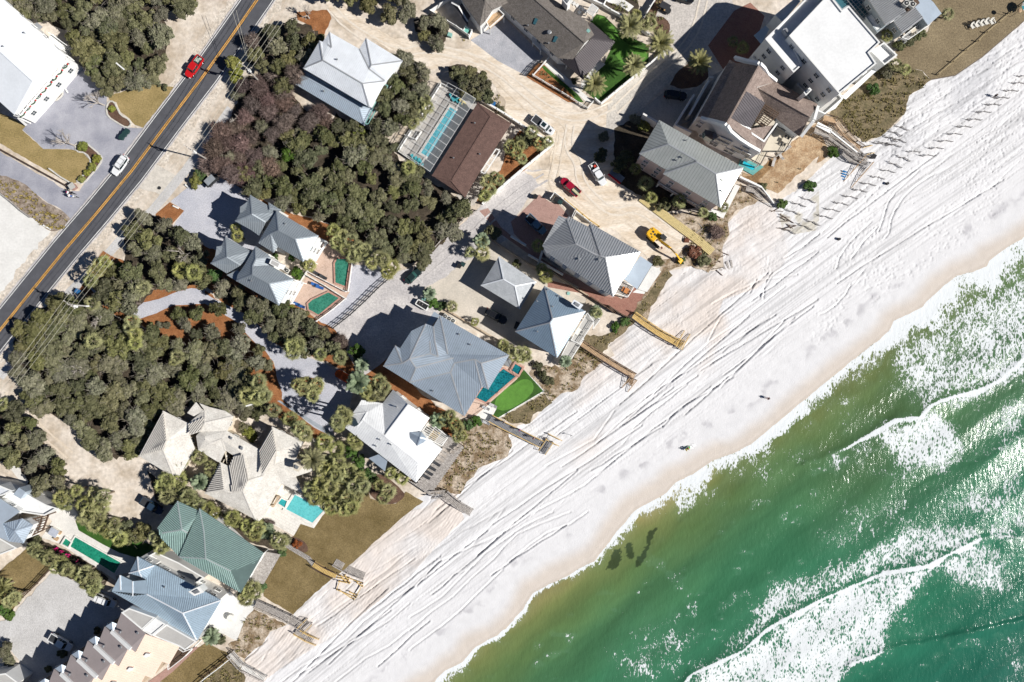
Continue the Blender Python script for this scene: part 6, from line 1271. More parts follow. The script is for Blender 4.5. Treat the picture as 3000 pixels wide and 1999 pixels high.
# single trees and shrubs: sheet, x, y, radius, kind, crown base, label
rr = random.Random(77)
for k, s, rad, kind, base, lab in (
 ('C','1760 1420',1.9,'dark',.6,'dark shrub in the shade beside the pale blue board by the sand lane'),('C','1790 1250',1.3,'grey',.3,'small grey shrub at the lane bend in the mansion shadow'),('D','200 1090',1.5,'grey',.5,'pale grey green shrub beside the sage roof house gate'),('D','270 1160',1.6,'yellow',.5,'pale speckled shrub touching the courtyard wall'),
 ('G','215 1220',1.6,'green',.3,'bright green round shrub beside the bin store'),('G','300 1250',1.3,'green',.3,'smaller bright green shrub right of the bin store'),('G','985 860',1.3,'dark',.3,'dark round bush in the shade above the garage roof'),('G','760 580',2.0,'dark',.8,'dark round shrub in the shade at the brick drive edge'),('G','670 235',.8,'green',.2,'small bright green shrub at the wall corner by the lane'),
 ('E','1790 90',1.8,'yellow',.4,'yellow green shrub at the mulch bed beside the parked utility cart'),('E','1830 50',1.6,'green',.4,'green palm like shrub at the sidewalk mulch bed'),('E','1080 880',1.0,'green',.2,'small bright green shrub on the roadside mulch'),('E','1180 920',1.0,'green',.2,'second small green shrub further from the road on the mulch'),
 ('E','1380 1430',.9,'green',.2,'small green shrub on the orange mulch, left of three'),('E','1460 1420',.9,'grey',.2,'small grey shrub on the orange mulch, middle of three'),('E','1530 1420',1.0,'olive',.2,'small olive shrub on the orange mulch, right of three'),('E','1640 1330',2.1,'dark',.6,'dark oak shrub beside the lower curve of the gravel drive'),
 ('J','1390 100',1.8,'green',2.0,'glossy dark green tree beside the blue house shadow'),('J','1390 170',1.5,'green',2.0,'glossy dark green tree, lower of the pair by the house shadow'),('J','400 840',1.7,'yellow',.6,'yellow green round shrub in the villa court'),('J','350 800',1.5,'olive',.6,'mottled olive shrub in the villa court'),('J','440 890',1.2,'yellow',.5,'bright yellow green bush at the villa eave'),
 ('J','1350 1020',1.8,'green',1.6,'deep green tree behind the white roof house, upper'),('J','1400 1120',2.0,'green',1.6,'deep green tree beside the small blue gable'),('J','1460 1220',1.8,'green',1.4,'deep green tree next to the palm jungle'),('J','1530 1270',1.5,'green',1.0,'deep green shrub above the wooden steps'),('J','1240 30',2.0,'brown',.8,'bare mauve shrub above the gravel drive'),
 ('J','260 90',2.6,'grey',1.0,'big low grey oak on the orange mulch ridge'),('J','460 190',2.5,'grey',1.0,'rounded oak on the orange mulch beside the gravel drive'),('J','110 60',2.3,'olive',1.0,'olive oak on the mulch ridge, left'),('J','180 190',1.0,'green',.2,'small light green shrub on the mulch below the ridge'),
 ('F','850 940',1.5,'green',.3,'trimmed green shrub between the pink decks and the cream valley'),('F','880 960',1.0,'green',.3,'small green shrub at the pool fence gate'),('F','650 790',1.0,'green',.2,'green shrub along the path between the twin houses'),('F','800 800',1.0,'green',.2,'green shrub at the sea end of the path between the twin houses'),
 ('F','720 1270',1.9,'green',.8,'bright green tree under the lower white pergola'),('F','820 1300',1.8,'yellow',.8,'bright yellow green tree below the lower pink deck'),('F','900 1340',1.7,'olive',.8,'olive tree by the lower corner of the pink deck'),
 ('L','1290 200',2.4,'olive',1.0,'broad pale olive tree between the green lawn and the green roof'),('L','1210 240',2.0,'olive',1.0,'pale olive tree at the left of the green roof palms'),('L','1000 120',1.9,'dark',.8,'dark shrub behind the palm row of the green lawn'),('L','1150 150',1.9,'dark',.8,'dark shrub in the shade above the narrow green lawn'),('L','330 270',1.4,'dark',.3,'dark green bush beside the pergola of the modern house'),
 ('L','60 950',1.6,'green',.3,'deep green shrub at the left edge of the gravel lot'),('L','10 930',1.5,'green',.3,'deep green shrub cut by the left edge'),('L','440 1450',1.0,'dark',.3,'dark shrub in the townhouse shadow, lowest'),('L','560 1310',1.3,'dark',.3,'dark shrub in the townhouse shadow beside the white pickup'),('L','890 1100',1.0,'dark',.3,'dark shrub in the shade by the second townhouse'),
 ('L','20 1270',2.3,'grey',.5,'grey green oak at the left edge below the gravel lot'),('L','60 1370',1.8,'grey',.5,'low grey bush below the gravel lot'),('M','840 300',1.2,'red',.1,'rusty red shrub at the end of the white terrace bed'),('M','760 250',1.0,'grey',.1,'grey shrub in the bed beside the white terrace'),('M','600 130',1.4,'brown',.1,'bare brown shrub beside the white paver terrace'),
 ('M','700 370',1.3,'green',.1,'round bright green shrub at the timber deck corner'),('M','530 700',1.3,'green',.1,'deep green shrub right of the palm by the sand yard'),('M','120 1170',1.6,'dark',.1,'dark green shrub below the sand yard'),('M','40 1130',1.6,'dark',.1,'dark shrub at the corner below the light blue roof'),
 ('H','930 880',1.8,'brown',.2,'bare brown shrub beside the yellow boardwalk and graded sand'),('H','910 740',1.3,'green',.2,'yellow green shrub in front of the sage roof terrace'),('H','740 1060',1.7,'red',.2,'rusty red brown shrub left of the yellow boardwalk end'),('H','820 1140',1.7,'olive',.2,'olive shrub at the foot of the yellow boardwalk'),
 ('H','620 1140',1.0,'green',.2,'small green shrub right of the excavator bucket'),('H','400 1150',1.5,'olive',.1,'scrubby bush beside the excavator bucket'),('H','440 620',2.0,'dark',.4,'dark shrub along the yellow boardwalk beside the sage roof'),('H','100 200',2.3,'dark',1.2,'dark tree in the shade left of the sage roof'),('H','30 260',2.0,'dark',1.0,'dark tree at the shaded lane side, left of the sage roof'),
 ('C','1050 1290',2.2,'dark',.8,'dark round tree between palms in the walled mulch garden'),('C','830 1000',1.2,'olive',.2,'scrubby bush outside the pool wall by the sand lane'),('C','1520 740',.9,'dark',.2,'dark shrub at the corner of the brown metal porch'),('C','1600 480',1.0,'dark',.2,'dark shrub against the turf beside the porch'),
 ('N','750 400',1.7,'dark',.1,'dark clipped hedge shrub at the brown lawn, lower'),('N','840 370',1.6,'dark',.1,'dark clipped hedge shrub at the brown lawn, middle'),('N','930 310',1.6,'dark',.1,'dark clipped hedge shrub at the brown lawn, upper'),('N','500 820',1.8,'green',.2,'green shrub below the white awning of the flat roofed building'),('N','640 650',1.8,'grey',.3,'pale flowering shrub beside the corner roof block'),
 ('N','140 1400',1.6,'green',.1,'fresh green shrub beside the grey stepped boardwalk'),('H','1810 450',1.5,'green',.1,'green scrub bush on the white dune sand'),('H','1540 620',1.4,'green',.1,'green scrub bush beside the white stair rail'),('H','1370 470',1.2,'olive',.1,'olive scrub at the head of the beach stair'),
 ('K','620 740',1.5,'green',.2,'green shrub beside the grill cart below the blue roof house'),('K','530 780',1.5,'green',.2,'green shrub by the corner of the blue roof house'),('K','1180 220',1.4,'dark',.2,'dark green dune shrub right of the hot tub, upper'),('K','1240 310',1.5,'dark',.2,'dark green dune shrub right of the white stones'),('K','1280 370',1.3,'olive',.2,'olive dune shrub above the oval green corner'),
 ('Q','330 500',1.3,'green',.1,'bright green scrub beside the yellow boardwalk'),('Q','420 440',1.3,'green',.1,'green scrub at the head of the yellow boardwalk'),('A','1720 20',1.8,'yellow',.8,'yellow green bush at the top beside the road verge'),('A','870 640',2.3,'grey',1.2,'pale yellow grey shrub at the gravel drive edge of the wood'),('A','200 60',2.6,'grey',2,'pale grey green tree against the big white roof'),('A','330 60',2.4,'grey',2,'pale grey tree above the side stair of the white building'),
 ('A','1450 770',1.0,'dark',.1,'clipped dark hedge between the wood and the winter lawn'),('A','1520 800',.9,'dark',.1,'small dark hedge end beside the road verge'),('A','430 820',1.2,'green',.1,'green groundcover shrub in the small bed against the deck'),('A','1020 1000',.9,'yellow',.1,'yellow green shrub on the kerbed mulch island'),('A','750 1350',1.3,'yellow',.1,'yellow green round shrub at the head of the lower mulch bed'),
 ('A','880 1460',1.2,'yellow',.1,'yellow green hedge shrub at the lower mulch bed'),('A','840 1530',1.1,'yellow',.1,'yellow green hedge shrub further down the lower mulch bed'),('E','740 80',1.0,'yellow',.1,'yellow green hedge shrub beside the street corner pillar'),('E','800 20',1.0,'yellow',.1,'yellow green hedge shrub along the lower lawn edge'),
 ('B','260 580',2.0,'yellow',2.0,'yellow green pine like tree overhanging the road edge'),('B','280 680',1.8,'yellow',1.6,'yellow green tree behind the utility pole wires'),('B','760 1390',2.4,'green',1.5,'bright green tree in the dark hollow of the brown thicket'),('B','1400 1200',1.7,'yellow',1.5,'lime green tree below the lower white roof'),('B','840 1330',1.5,'green',1.2,'small bright green tree in the hollow of the brown thicket')):
 x, y = t(k, s)[0]; plant('shrub' if base < 1 else 'small_tree', lab, 'shrub' if base < 1 else 'tree', rr.choice(CR[kind]), x, y, rad, base*.8, None, rr, .8 if base < 1 else 1.0, trunk=base >= .8)
# ---- palms
def fan_palm(seed, m, nf=19, rad=1.9):
 rs = np.random.RandomState(seed); out = []
 for k in range(nf):
  az = k*2.399+rs.rand()*.3; el = R(72)-R(92)*(k/nf)**.8; pl_ = .75+.35*rs.rand(); d = np.array([math.cos(az)*math.cos(el), math.sin(az)*math.cos(el), math.sin(el)])
  c = d*pl_*rad*.55; s_ = np.array([-math.sin(az), math.cos(az), 0.]); u_ = np.cross(s_, d)
  out.append([d*0-s_*.03, d*0+s_*.03, c+s_*.03, c-s_*.03]); nb = 8
  for j in range(nb):
   a = (j/(nb-1)-.5)*R(125); bd = d*math.cos(a)+s_*math.sin(a); bd = bd+u_*(.12*abs(math.sin(a))); ln = rad*(.42+.16*math.cos(a))*(.85+.3*rs.rand()); w = .085
   sd_ = np.cross(bd, u_); sd_ /= np.linalg.norm(sd_); m1 = c+bd*ln*.55; m2 = c+bd*ln+np.array([0,0,-.22*ln])
   out.append([c-sd_*.02, c+sd_*.02, m1+sd_*w, m1-sd_*w]); out.append([m1-sd_*w, m1+sd_*w, m2+sd_*.012, m2-sd_*.012])
 return quads_obj('crown', np.array(out).reshape(-1,3), m)
def feather_palm(seed, m, nf=46, rad=2.9, leaflet=.55, droop=.5):
 rs = np.random.RandomState(seed); out = []
 for k in range(nf):
  az = k*2.399+rs.rand()*.4; el = R(72)-R(88)*(k/nf); L = rad*(.85+.25*rs.rand()); p = np.zeros(3); seg = 9; d = np.array([math.cos(az)*math.cos(el), math.sin(az)*math.cos(el), math.sin(el)]); s_ = np.array([-math.sin(az), math.cos(az), 0.])
  for i in range(seg):
   q = p+d*L/seg; out.append([p-s_*.03, p+s_*.03, q+s_*.02, q-s_*.02])
   for h in (0., .5):
    b = p+(q-p)*h; f = (i+h)/seg; ll = leaflet*math.sin(math.pi*min(1, .15+f*.85))**.6*(.8+.4*rs.rand())
    for sg in (-1, 1): e = b+s_*sg*ll*.78+d*ll*.55+np.array([0,0,-.06]); w = d*.075; out.append([b-w, b+w, e+w*.3, e-w*.3])
   p = q; d = d+np.array([0,0,-droop/seg*(1.3)]); d /= np.linalg.norm(d)
 return quads_obj('crown', np.array(out).reshape(-1,3), m)
FAN = [fan_palm(i, L_palm) for i in range(5)]; DATE = [feather_palm(i, L_date, 52, 3.0) for i in range(3)]; SAGO = [feather_palm(9+i, L_sago, 34, 2.0, .6, .7) for i in range(2)]
def _pt():
 mb = MB(); mb.tube((0,0,-.1),(0,0,1), .22, .18, 8); o = mb.build('trunk', M_ptrunk); me = o.data; bpy.data.objects.remove(o); return me
PTR = _pt()
def palm(name, label, mesh, x, y, h, s, group, rr):
 p = P(x, y, h); o = thing(name, label, 'palm tree', (p.x, p.y, 0), group, rr.uniform(0, 6.28))
 c = bpy.data.objects.new('crown', mesh); COL.objects.link(c); c.parent = o; c.location = (0,0,h); c.scale = (s,s,s*rr.uniform(.85,1.1))
 k = bpy.data.objects.new('trunk', PTR); COL.objects.link(k); k.parent = o; k.scale = (1,1,h+.1); return o
PALMS = [
 ('beside the screened pool cage','C','140 920 100 1060 30 1130 160 985 -10 1540',4.0,.95), ('in the walled mulch garden of the brown house','C','1115 1215 1270 1300 920 1350 1010 1340 1195 1320 1030 1460 980 1400',3.2,.9), ('along the white wall by the lane','G','820 85 740 180 710 95 780 60 690 230',3.2,.9),
 ('left of the sage roof','H','195 300 290 430 600 590 815 700 1000 650 340 560',4.2,.95), ('between the twin slate roofs','F','285 530 305 605 920 860 960 870',3.6,.85), ('in the long cluster right of the upper pink deck','F','1180 545 1215 660 1255 600 1340 650 1290 720 1430 760 1360 790 1400 700 1470 730 1535 850 1640 820 1600 800 1720 890 1680 930',4.4,1.1),
 ('in the roadside mulch garden','E','920 870 960 840 830 1010 870 930 1660 915 1780 940 1320 1075 850 1220',4.8,1.15), ('at the left end of the orange mulch ridge','E','1215 1385 1240 1500 1200 1440',4.6,1.15), ('on the verge of the gravel lane','G','400 550 120 720 170 1120 390 1250 600 1390',1.8,.75), ('at the entrance of the beige drive','G','560 750 670 760 660 650 1250 960 1180 690 1720 1310 1210 900',3.8,1.0),
 ('at the right edge of the big orange mulch garden','J','490 370 480 510 390 500 630 630 540 500 -1030 0',5.0,1.2), ('in the row beside the straight grey path','J','780 710 920 850 1100 930 1210 990 870 800 1400 940 1380 900',4.6,1.15), ('above the gravel court','J','800 50 810 110 1060 120 1240 150 850 30',4.4,1.1), ('on the round mulch island','J','850 400 960 430 1000 460 930 380 990 500 900 440 1030 400',6.5,1.0),
 ('beside the orange car and white roof house','J','1600 370 1610 480 1480 460 1550 420 1530 500 1640 420',5.5,1.15), ('at the front of the white roof house','J','1270 660 1230 780 1290 700 1210 740',10.0,1.0), ('in the villa courtyard','J','60 1170 -220 1110 -50 1060',4.0,1.05), ('below the white roof house','J','1710 1210 1810 1260 1600 1320 1680 1380 1640 1440 1770 1190',4.0,1.1),
 ('in the palm jungle by the turquoise pool','J','1120 1130 1230 1110 1080 1230 1200 1230 1320 1190 1420 1260 1150 1340 1260 1330 1370 1330 1450 1330 980 1370 1080 1430 1200 1440 1320 1430 1160 1530 1280 1540 1390 1440 1060 1320 1120 1500 1010 1430 1240 1500 1400 1380 1300 1270 1340 1520 1090 1160 1170 1180',4.8,1.2),
 ('beside the sun deck','K','370 680 320 720 440 800 480 870 440 880 420 760',3.8,1.0), ('in the hedge right of the big blue roof','K','860 30 880 70 930 90 1000 100 1020 150 1080 150 1060 110 960 140',3.4,.85), ('in the jungle between villa and sand track','I','1530 1270 1600 1340 1500 1330 1730 1430 1540 1420 1830 1500 1650 1280 1690 1380 1760 1480 1610 1430 1700 1490',4.4,1.1),
 ('on the sand track side of the white terrace','I','650 1420 700 1370 600 1480 560 1440 860 1400 900 1470 830 1540 930 1520 770 1500 950 1420',4.2,1.1), ('in the big thicket','I','1600 180 1630 140 1240 20 20 580 560 1460',3.6,.95),
 ('in the row above the narrow green lawn','L','780 60 870 110 960 150 1060 200 1100 250 1000 190 900 60 1050 110 820 30',4.4,1.15), ('at the left eave of the green roof','L','1420 230 1530 290 1480 330 1460 270',4.2,1.05), ('in the row between green pool and gravel lot','L','340 370 310 340 450 430 400 400 560 480 520 520 690 560 620 530 740 600 840 610 870 680 800 650 780 560 850 720',4.4,1.05),
 ('beside the brown lawn at the left edge','L','90 820 60 770 130 790',4.2,1.15), ('in the row between villa and green roof','M','90 10 290 90 420 170 460 210 670 260 250 60 380 130 480 150 30 -20 700 280',4.4,1.1), ('at the sand yard corner','M','440 700 380 800 400 740 470 740 360 770',4.2,1.1), ('at the grey roofed patio and brown lawn','N','620 330 1180 130 790 640 700 600',2.6,.9), ('in the shaded forecourt','D','1090 380 330 220 200 140 1180 440 330 170 270 230',3.0,.95)]
rr = random.Random(5)
for area, k, s, h, sc_ in PALMS:
 for x, y in t(k, s): palm('cabbage_palm', 'yellow green cabbage palm '+area, rr.choice(FAN), x, y, h*rr.uniform(.85,1.15), sc_*rr.uniform(.72,1.0), 'cabbage palms '+area, rr)
for k, s, h, sc_, lab in (('V','1260 1290',5.0,.98,'tall date palm at the garden path beside the brown porch roof'),('V','1800 400',5.5,1.05,'tall date palm in the upper part of the turf garden'),('V','1860 1000',5.0,.95,'tall date palm leaning over the white wall of the turf garden'),('D','420 400',6.0,1.15,'tallest date palm, between the turf garden and the gravel court'),
 ('D','775 575',5.0,1.0,'round date palm on the dark island of the parking court'),('J','990 1080',6.0,1.0,'grey green date palm between the villa roof and the palm jungle'),('L','20 690',4.0,.8,'dark date palm at the left edge of the brown lawn')):
 palm('date_palm', lab, rr.choice(DATE), *t(k, s)[0], h, sc_, None, rr)
for k, s, h, sc_, lab in (('J','1400 380',6.5,1.45,'large blue green feather palm beside the orange car'),('J','1440 215',4.0,.9,'small silvery palm above the orange car'),('K','260 730',3.5,1.0,'silvery palm at the pergola of the sun deck'),('K','1430 185',2,.8,'small palm on the dune below the blue pyramid roof'),('I','1840 1290',4,1.1,'blue green palm in the villa jungle'),('M','570 180',3,1.0,'blue green palm beside the white paver terrace'),('M','60 1150',2.5,1.0,'pale feather palm below the sand yard'),
 ('G','180 1130',2.5,.8,'grey palm tuft beside the bin store'),('J','890 60',3,.9,'dark feather palm at the top of the gravel drive'),('Q','140 350',1.8,.8,'feathery palm on the sandy yard beside the blue pyramid roof'),('G','660 640',4.0,1.0,'pale curly palm with shadow on the lane')):
 palm('feather_palm', lab, rr.choice(SAGO), *t(k, s)[0], h, sc_, None, rr)
# ---- leafless trees
def bare_tree(name, label, x, y, h, spread, m, seed, lean=(0,0), n0=6, depth=4, r0=.2):
 p0 = P(x, y, 0); o = thing(name, label, 'tree', (p0.x, p0.y, 0)); rr = random.Random(seed); mb = MB(); tb = MB()
 def br(p, d, L, r, k):
  q = p+d*L; (tb if k == depth else mb).tube(p, q, r, r*.65, 5)
  if k == 0: return
  for _ in range(3 if k < depth else n0):
   nd = (d+Vector((rr.uniform(-1,1), rr.uniform(-1,1), rr.uniform(-.25,.5)))*spread).normalized(); br(q, nd, L*rr.uniform(.6,.85), r*.6, k-1)
 br(p0, Vector((lean[0], lean[1], 1)).normalized(), h*.32, r0, depth); tb.build('trunk', m, o); mb.build('crown', m, o); return o
bare_tree('leafless_tree', 'leafless crape myrtle beside the kerbed mulch island, upper of two', *t('A','960 970')[0], 5.5, .6, M_twig, 1, (-.25,.05), 7); bare_tree('leafless_tree', 'leafless crape myrtle beside the lower mulch bed, lower of two', *t('A','690 1340')[0], 5.5, .6, M_twig, 2, (-.25,.05), 7)
bare_tree('dead_tree', 'pale dead branches in the middle of the big thicket', *t('I','780 260')[0], 4.5, .9, M_twig, 3, (0,0), 7, 3, .14); bare_tree('dead_tree', 'pale bare branches beside the utility pole at the big thicket', *t('E','950 1385')[0], 5, .9, M_twig, 4, (0,0), 6, 3, .14)
bare_tree('dead_tree', 'white crooked bare tree on the orange mulch by the top of the road', *t('B','960 170')[0], 5, .8, M_twig, 5, (0,0), 5, 3, .2); bare_tree('dead_tree', 'pale twisted branches in the brown thicket', *t('B','330 1130')[0], 4, .9, M_twig, 6, (0,0), 5, 3, .14)
bare_tree('dead_tree', 'pale bare branches over the villa roof edge', *t('J','540 830')[0], 4.5, .9, M_twig, 7, (0,0), 6, 3, .12); bare_tree('dead_tree', 'white bare limbs in the roadside live oak', *t('E','1720 800')[0], 6.5, .9, M_twig, 8, (0,0), 5, 3, .16)
# ---- grasses, scrub litter: nobody could count them
def tufts(name, label, polys, n_, m, h=.5, w=.35, seed=3, blades=7, z=.12, scale_by=None):
 rs = random.Random(seed); out = []
 for poly in polys:
  xs = [p[0] for p in poly]; ys = [p[1] for p in poly]; A_ = abs(sarea(poly)); k = int(n_*A_/1000)
  for _ in range(k*3):
   x = rs.uniform(min(xs), max(xs)); y = rs.uniform(min(ys), max(ys))
   if not inpoly(x, y, poly): continue
   if vnoise(np.array([x/22.]), np.array([y/22.]))[0] < .38: continue
   p = P(x, y, z)
   for b in range(blades):
    a = rs.uniform(0, 6.28); L = rs.uniform(.5,1.2); d = Vector((math.cos(a)*w*L, math.sin(a)*w*L, h*L*rs.uniform(.5,1))); s_ = Vector((-math.sin(a), math.cos(a), 0))*rs.uniform(.04,.09)
    out.append([p-s_, p+s_, p+d+s_*.5, p+d-s_*.5])
 me = quads_obj(name, np.array([[tuple(v) for v in q] for q in out]).reshape(-1,3), m); o = bpy.data.objects.new(name, me); COL.objects.link(o); tag(o, label, 'plants', kind='stuff'); return o
def pl2(k, s): return t(k, s)
tufts('dune_grass', 'brown green dune grass on the slope below the flat roofed building', [pl2('N','740 600 950 650 1030 733 920 830 830 880 780 1050 600 1230 400 1310 200 1130 90 1050 200 920 500 640 620 600')], 9, L_grass, seed=1)
tufts('dune_grass', 'scattered dune grass between the sun deck and the beach', [pl2('K','430 760 560 700 760 770 900 830 930 960 890 1060 700 1120 520 1280 460 1390 210 1390 350 1100 500 970')], 6, L_grass, seed=2)
tufts('dune_grass', 'dune grass on the ridge right of the oval putting green', [pl2('K','1120 200 1300 240 1500 160 1640 60 1780 200 1590 310 1530 430 1400 470 1300 550 1240 470'), pl2('K','830 710 1240 480 1310 570 1130 680 1110 750 940 750'), pl2('Q','250 560 420 410 510 450 420 540 260 650 200 760 60 880 -60 960 -60 700 170 580')], 8, L_grass, seed=4)
tufts('dune_grass', 'dune grass strip beside the red brick terrace', [pl2('Q','480 370 620 200 700 80 800 -40 850 20 780 90 700 260 580 370')], 9, L_grass, seed=5)
tufts('dune_grass', 'dune grass around the yellow boardwalk and sage roof terrace', [pl2('H','1160 440 1240 500 1330 590 1100 700 1040 800 1060 900 990 1030 930 1180 860 1240 720 1180 640 1150 700 850 990 760 1110 500'), pl2('H','560 700 800 700 860 800 980 960 900 980 760 920')], 5, L_grass, seed=6)
tufts('dune_grass', 'dune grass around the walkway below the sand yard', [pl2('M','450 900 750 1050 600 1090 530 1210 400 1300 240 1290 290 1180 370 1000'), pl2('M','-60 1568 240 1360 330 1440 370 1530 330 1700 -100 1700')], 7, L_grass, seed=7)
tufts('soil_tufts', 'rows of dark tufts planted on the orange soil slope', [pl2('H','1400 500 1500 400 1640 300 1882 120 1882 190 1700 330 1560 420 1440 520'), pl2('D','1700 1500 1882 1380 1882 1440 1740 1560')], 3, L_olive, h=.5, w=.3, seed=8)
tufts('verge_scrub', 'tawny grasses in the verge bed beside the pale lot', [pl2('E','0 60 130 80 200 110 300 190 440 300 560 360 630 440 590 540 480 550 390 500 290 420 200 360 100 280 0 170')], 9, mat('tawny_grass', (.20,.155,.035), col2=(.32,.25,.08), scale=1, fine=.3), h=.6, w=.45, seed=9)
tufts('bed_plants', 'low leafy plants in the mulch bed inside the white picket fence', [pl2('V','340 1180 450 1040 690 1250 900 1440 1000 1560 880 1530')], 9, L_olive, seed=10)
tufts('bed_plants', 'low plants in the beds around the gravel court by the mansion', [pl2('D','370 160 440 150 510 210 510 290 470 350 400 330 340 250'), pl2('D','230 240 360 20 400 -60 500 -60 400 70 380 150 300 280'), pl2('D','-100 -60 200 -60 230 60 200 150 0 100')], 8, L_olive, seed=11)
tufts('flower_bed_plants', 'green and red bedding plants along the green pool', [pl2('L','300 260 420 290 600 360 870 510 1000 620 900 640 640 480 420 360')], 12, L_green, seed=12, h=.6)
tufts('flowers', 'magenta flowers along the green pool', [pl2('L',f'{x} {y} {x+30} {y} {x+30} {y+30} {x} {y+30}') for x, y in ((510,325),(620,385),(820,500),(395,260),(710,440),(560,350))], 26, L_flow, seed=13, h=.7, w=.3, z=.5)
tufts('understory', 'ground scrub under the brown thicket', [THK['T3']], 5, L_brown, seed=14, h=.7, w=.5)
tufts('track_scrub', 'dry scrub along the sand track and the lane verges', [t('I','100 620 240 740 340 860 440 980 560 1160 620 1200 480 1180 360 1000 240 900 120 700'), t('G','440 520 620 380 640 400 480 540 200 760 100 880 80 840 160 760'), t('C','500 360 560 440 420 460 330 440 380 380'), t('C','740 820 860 900 880 1000 800 960 700 880')], 6, L_grass, seed=15, h=.4)
# ================================================================ pools
def pool(label, pts, m, coping=None, cw=.35, z=.32, name='swimming_pool', cat='swimming pool'):
 p = [P(x, y, z) for x, y in pts]; p = p if sarea(p) > 0 else p[::-1]; c = sum(p, Vector((0,0,0)))/len(p); o = thing(name, label, cat, (c.x,c.y,0))
 w = MB(); tri = tessellate_polygon([p]); w.add([(q.x,q.y,.26) for q in p], [tuple(f) if sarea([p[i] for i in f]) > 0 else tuple(f)[::-1] for f in tri]); w.build('water', m, o)
 if coping:
  out = inset(p, -cw); n_ = len(p); mb = MB()
  for i in range(n_):
   a, b, d, e = p[i], p[(i+1)%n_], out[(i+1)%n_], out[i]
   mb.add([(v.x, v.y, zz) for zz in (z, 0) for v in (a, b, d, e)], [(0,3,2,1),(2,3,7,6),(0,1,5,4),(0,4,7,3),(1,2,6,5)])
  mb.build('coping', coping, o)
 return o
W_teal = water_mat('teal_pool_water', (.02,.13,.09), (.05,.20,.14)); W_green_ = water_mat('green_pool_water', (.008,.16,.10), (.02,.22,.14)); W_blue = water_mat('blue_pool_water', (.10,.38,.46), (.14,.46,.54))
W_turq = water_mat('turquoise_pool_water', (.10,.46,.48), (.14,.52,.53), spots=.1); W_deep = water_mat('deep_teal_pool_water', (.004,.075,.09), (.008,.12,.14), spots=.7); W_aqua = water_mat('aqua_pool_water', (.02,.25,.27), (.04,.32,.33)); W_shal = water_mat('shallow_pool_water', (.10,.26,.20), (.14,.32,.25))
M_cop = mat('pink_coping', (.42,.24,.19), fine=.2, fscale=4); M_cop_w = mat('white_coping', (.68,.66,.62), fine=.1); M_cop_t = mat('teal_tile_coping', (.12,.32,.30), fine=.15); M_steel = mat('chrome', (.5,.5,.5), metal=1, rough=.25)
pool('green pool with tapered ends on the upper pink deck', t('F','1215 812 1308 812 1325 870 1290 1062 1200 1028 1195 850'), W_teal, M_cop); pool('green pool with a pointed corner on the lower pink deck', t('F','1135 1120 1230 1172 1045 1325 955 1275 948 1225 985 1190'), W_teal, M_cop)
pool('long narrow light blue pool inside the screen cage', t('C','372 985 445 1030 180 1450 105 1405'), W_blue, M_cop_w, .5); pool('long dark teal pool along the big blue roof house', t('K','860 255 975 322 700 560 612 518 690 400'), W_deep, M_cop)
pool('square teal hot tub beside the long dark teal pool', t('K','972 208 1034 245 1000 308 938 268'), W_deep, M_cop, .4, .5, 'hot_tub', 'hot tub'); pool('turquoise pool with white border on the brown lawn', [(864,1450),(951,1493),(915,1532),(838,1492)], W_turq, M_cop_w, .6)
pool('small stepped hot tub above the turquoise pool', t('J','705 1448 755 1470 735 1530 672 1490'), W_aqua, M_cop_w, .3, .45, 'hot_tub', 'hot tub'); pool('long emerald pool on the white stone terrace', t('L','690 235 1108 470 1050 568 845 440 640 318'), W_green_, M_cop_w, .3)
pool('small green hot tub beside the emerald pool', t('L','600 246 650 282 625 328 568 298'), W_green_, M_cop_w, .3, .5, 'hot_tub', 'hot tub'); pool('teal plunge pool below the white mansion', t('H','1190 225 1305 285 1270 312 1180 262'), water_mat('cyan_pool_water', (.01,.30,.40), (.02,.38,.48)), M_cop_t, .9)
mb = MB(); mb.beam(P(*t('J','680 1425')[0], 1.0), P(*t('J','640 1500')[0], 1.0), .5, .35)
for q in ('682 1428','636 1506'): w = P(*t('J', q)[0], 0); mb.box((w.x, w.y, .6), (.5,.5,1.2))
tag(mb.build('fountain_wall', W_tan), 'tan fountain wall between two pots beside the stepped hot tub', 'fountain')
# ================================================================ vehicles
def paint(name, c, rough=.25): return mat(name, c, rough=rough, var=.03, spec=.6)
P_red = paint('red_car_paint', (.50,.012,.015)); P_white = paint('white_car_paint', (.72,.73,.74)); P_black = paint('black_car_paint', (.012,.013,.016)); P_mar = paint('maroon_car_paint', (.30,.008,.03)); P_blue = paint('steel_blue_paint', (.13,.22,.30)); P_navy = paint('dark_blue_paint', (.02,.04,.07)); P_green = paint('dark_green_paint', (.015,.03,.03)); P_or = mat('orange_cover', (.62,.10,.015), rough=.6)
G_car = mat('car_glass', (.015,.03,.035), rough=.06, spec=.8); G_tint = mat('green_tinted_glass', (.03,.09,.08), rough=.08, spec=.8); L_head = mat('headlight', (.7,.72,.72), rough=.2); L_tail = mat('tail_light', (.5,.02,.02), rough=.3); M_tyre = M_black; M_rim = mat('wheel_rim', (.4,.4,.42), metal=.8, rough=.35); M_bed = mat('truck_bed', (.035,.037,.042), rough=.7)
def sup(L, Wd, z, xo=0, n=24, e=4.0, taper=0):
 o = []
 for i in range(n):
  a = 2*math.pi*i/n; c, s = math.cos(a), math.sin(a); x = math.copysign(abs(c)**(2/e), c)*L/2; y = math.copysign(abs(s)**(2/e), s)*Wd/2*(1-taper*max(0, x/(L/2))); o.append((x+xo, y, z))
 return o
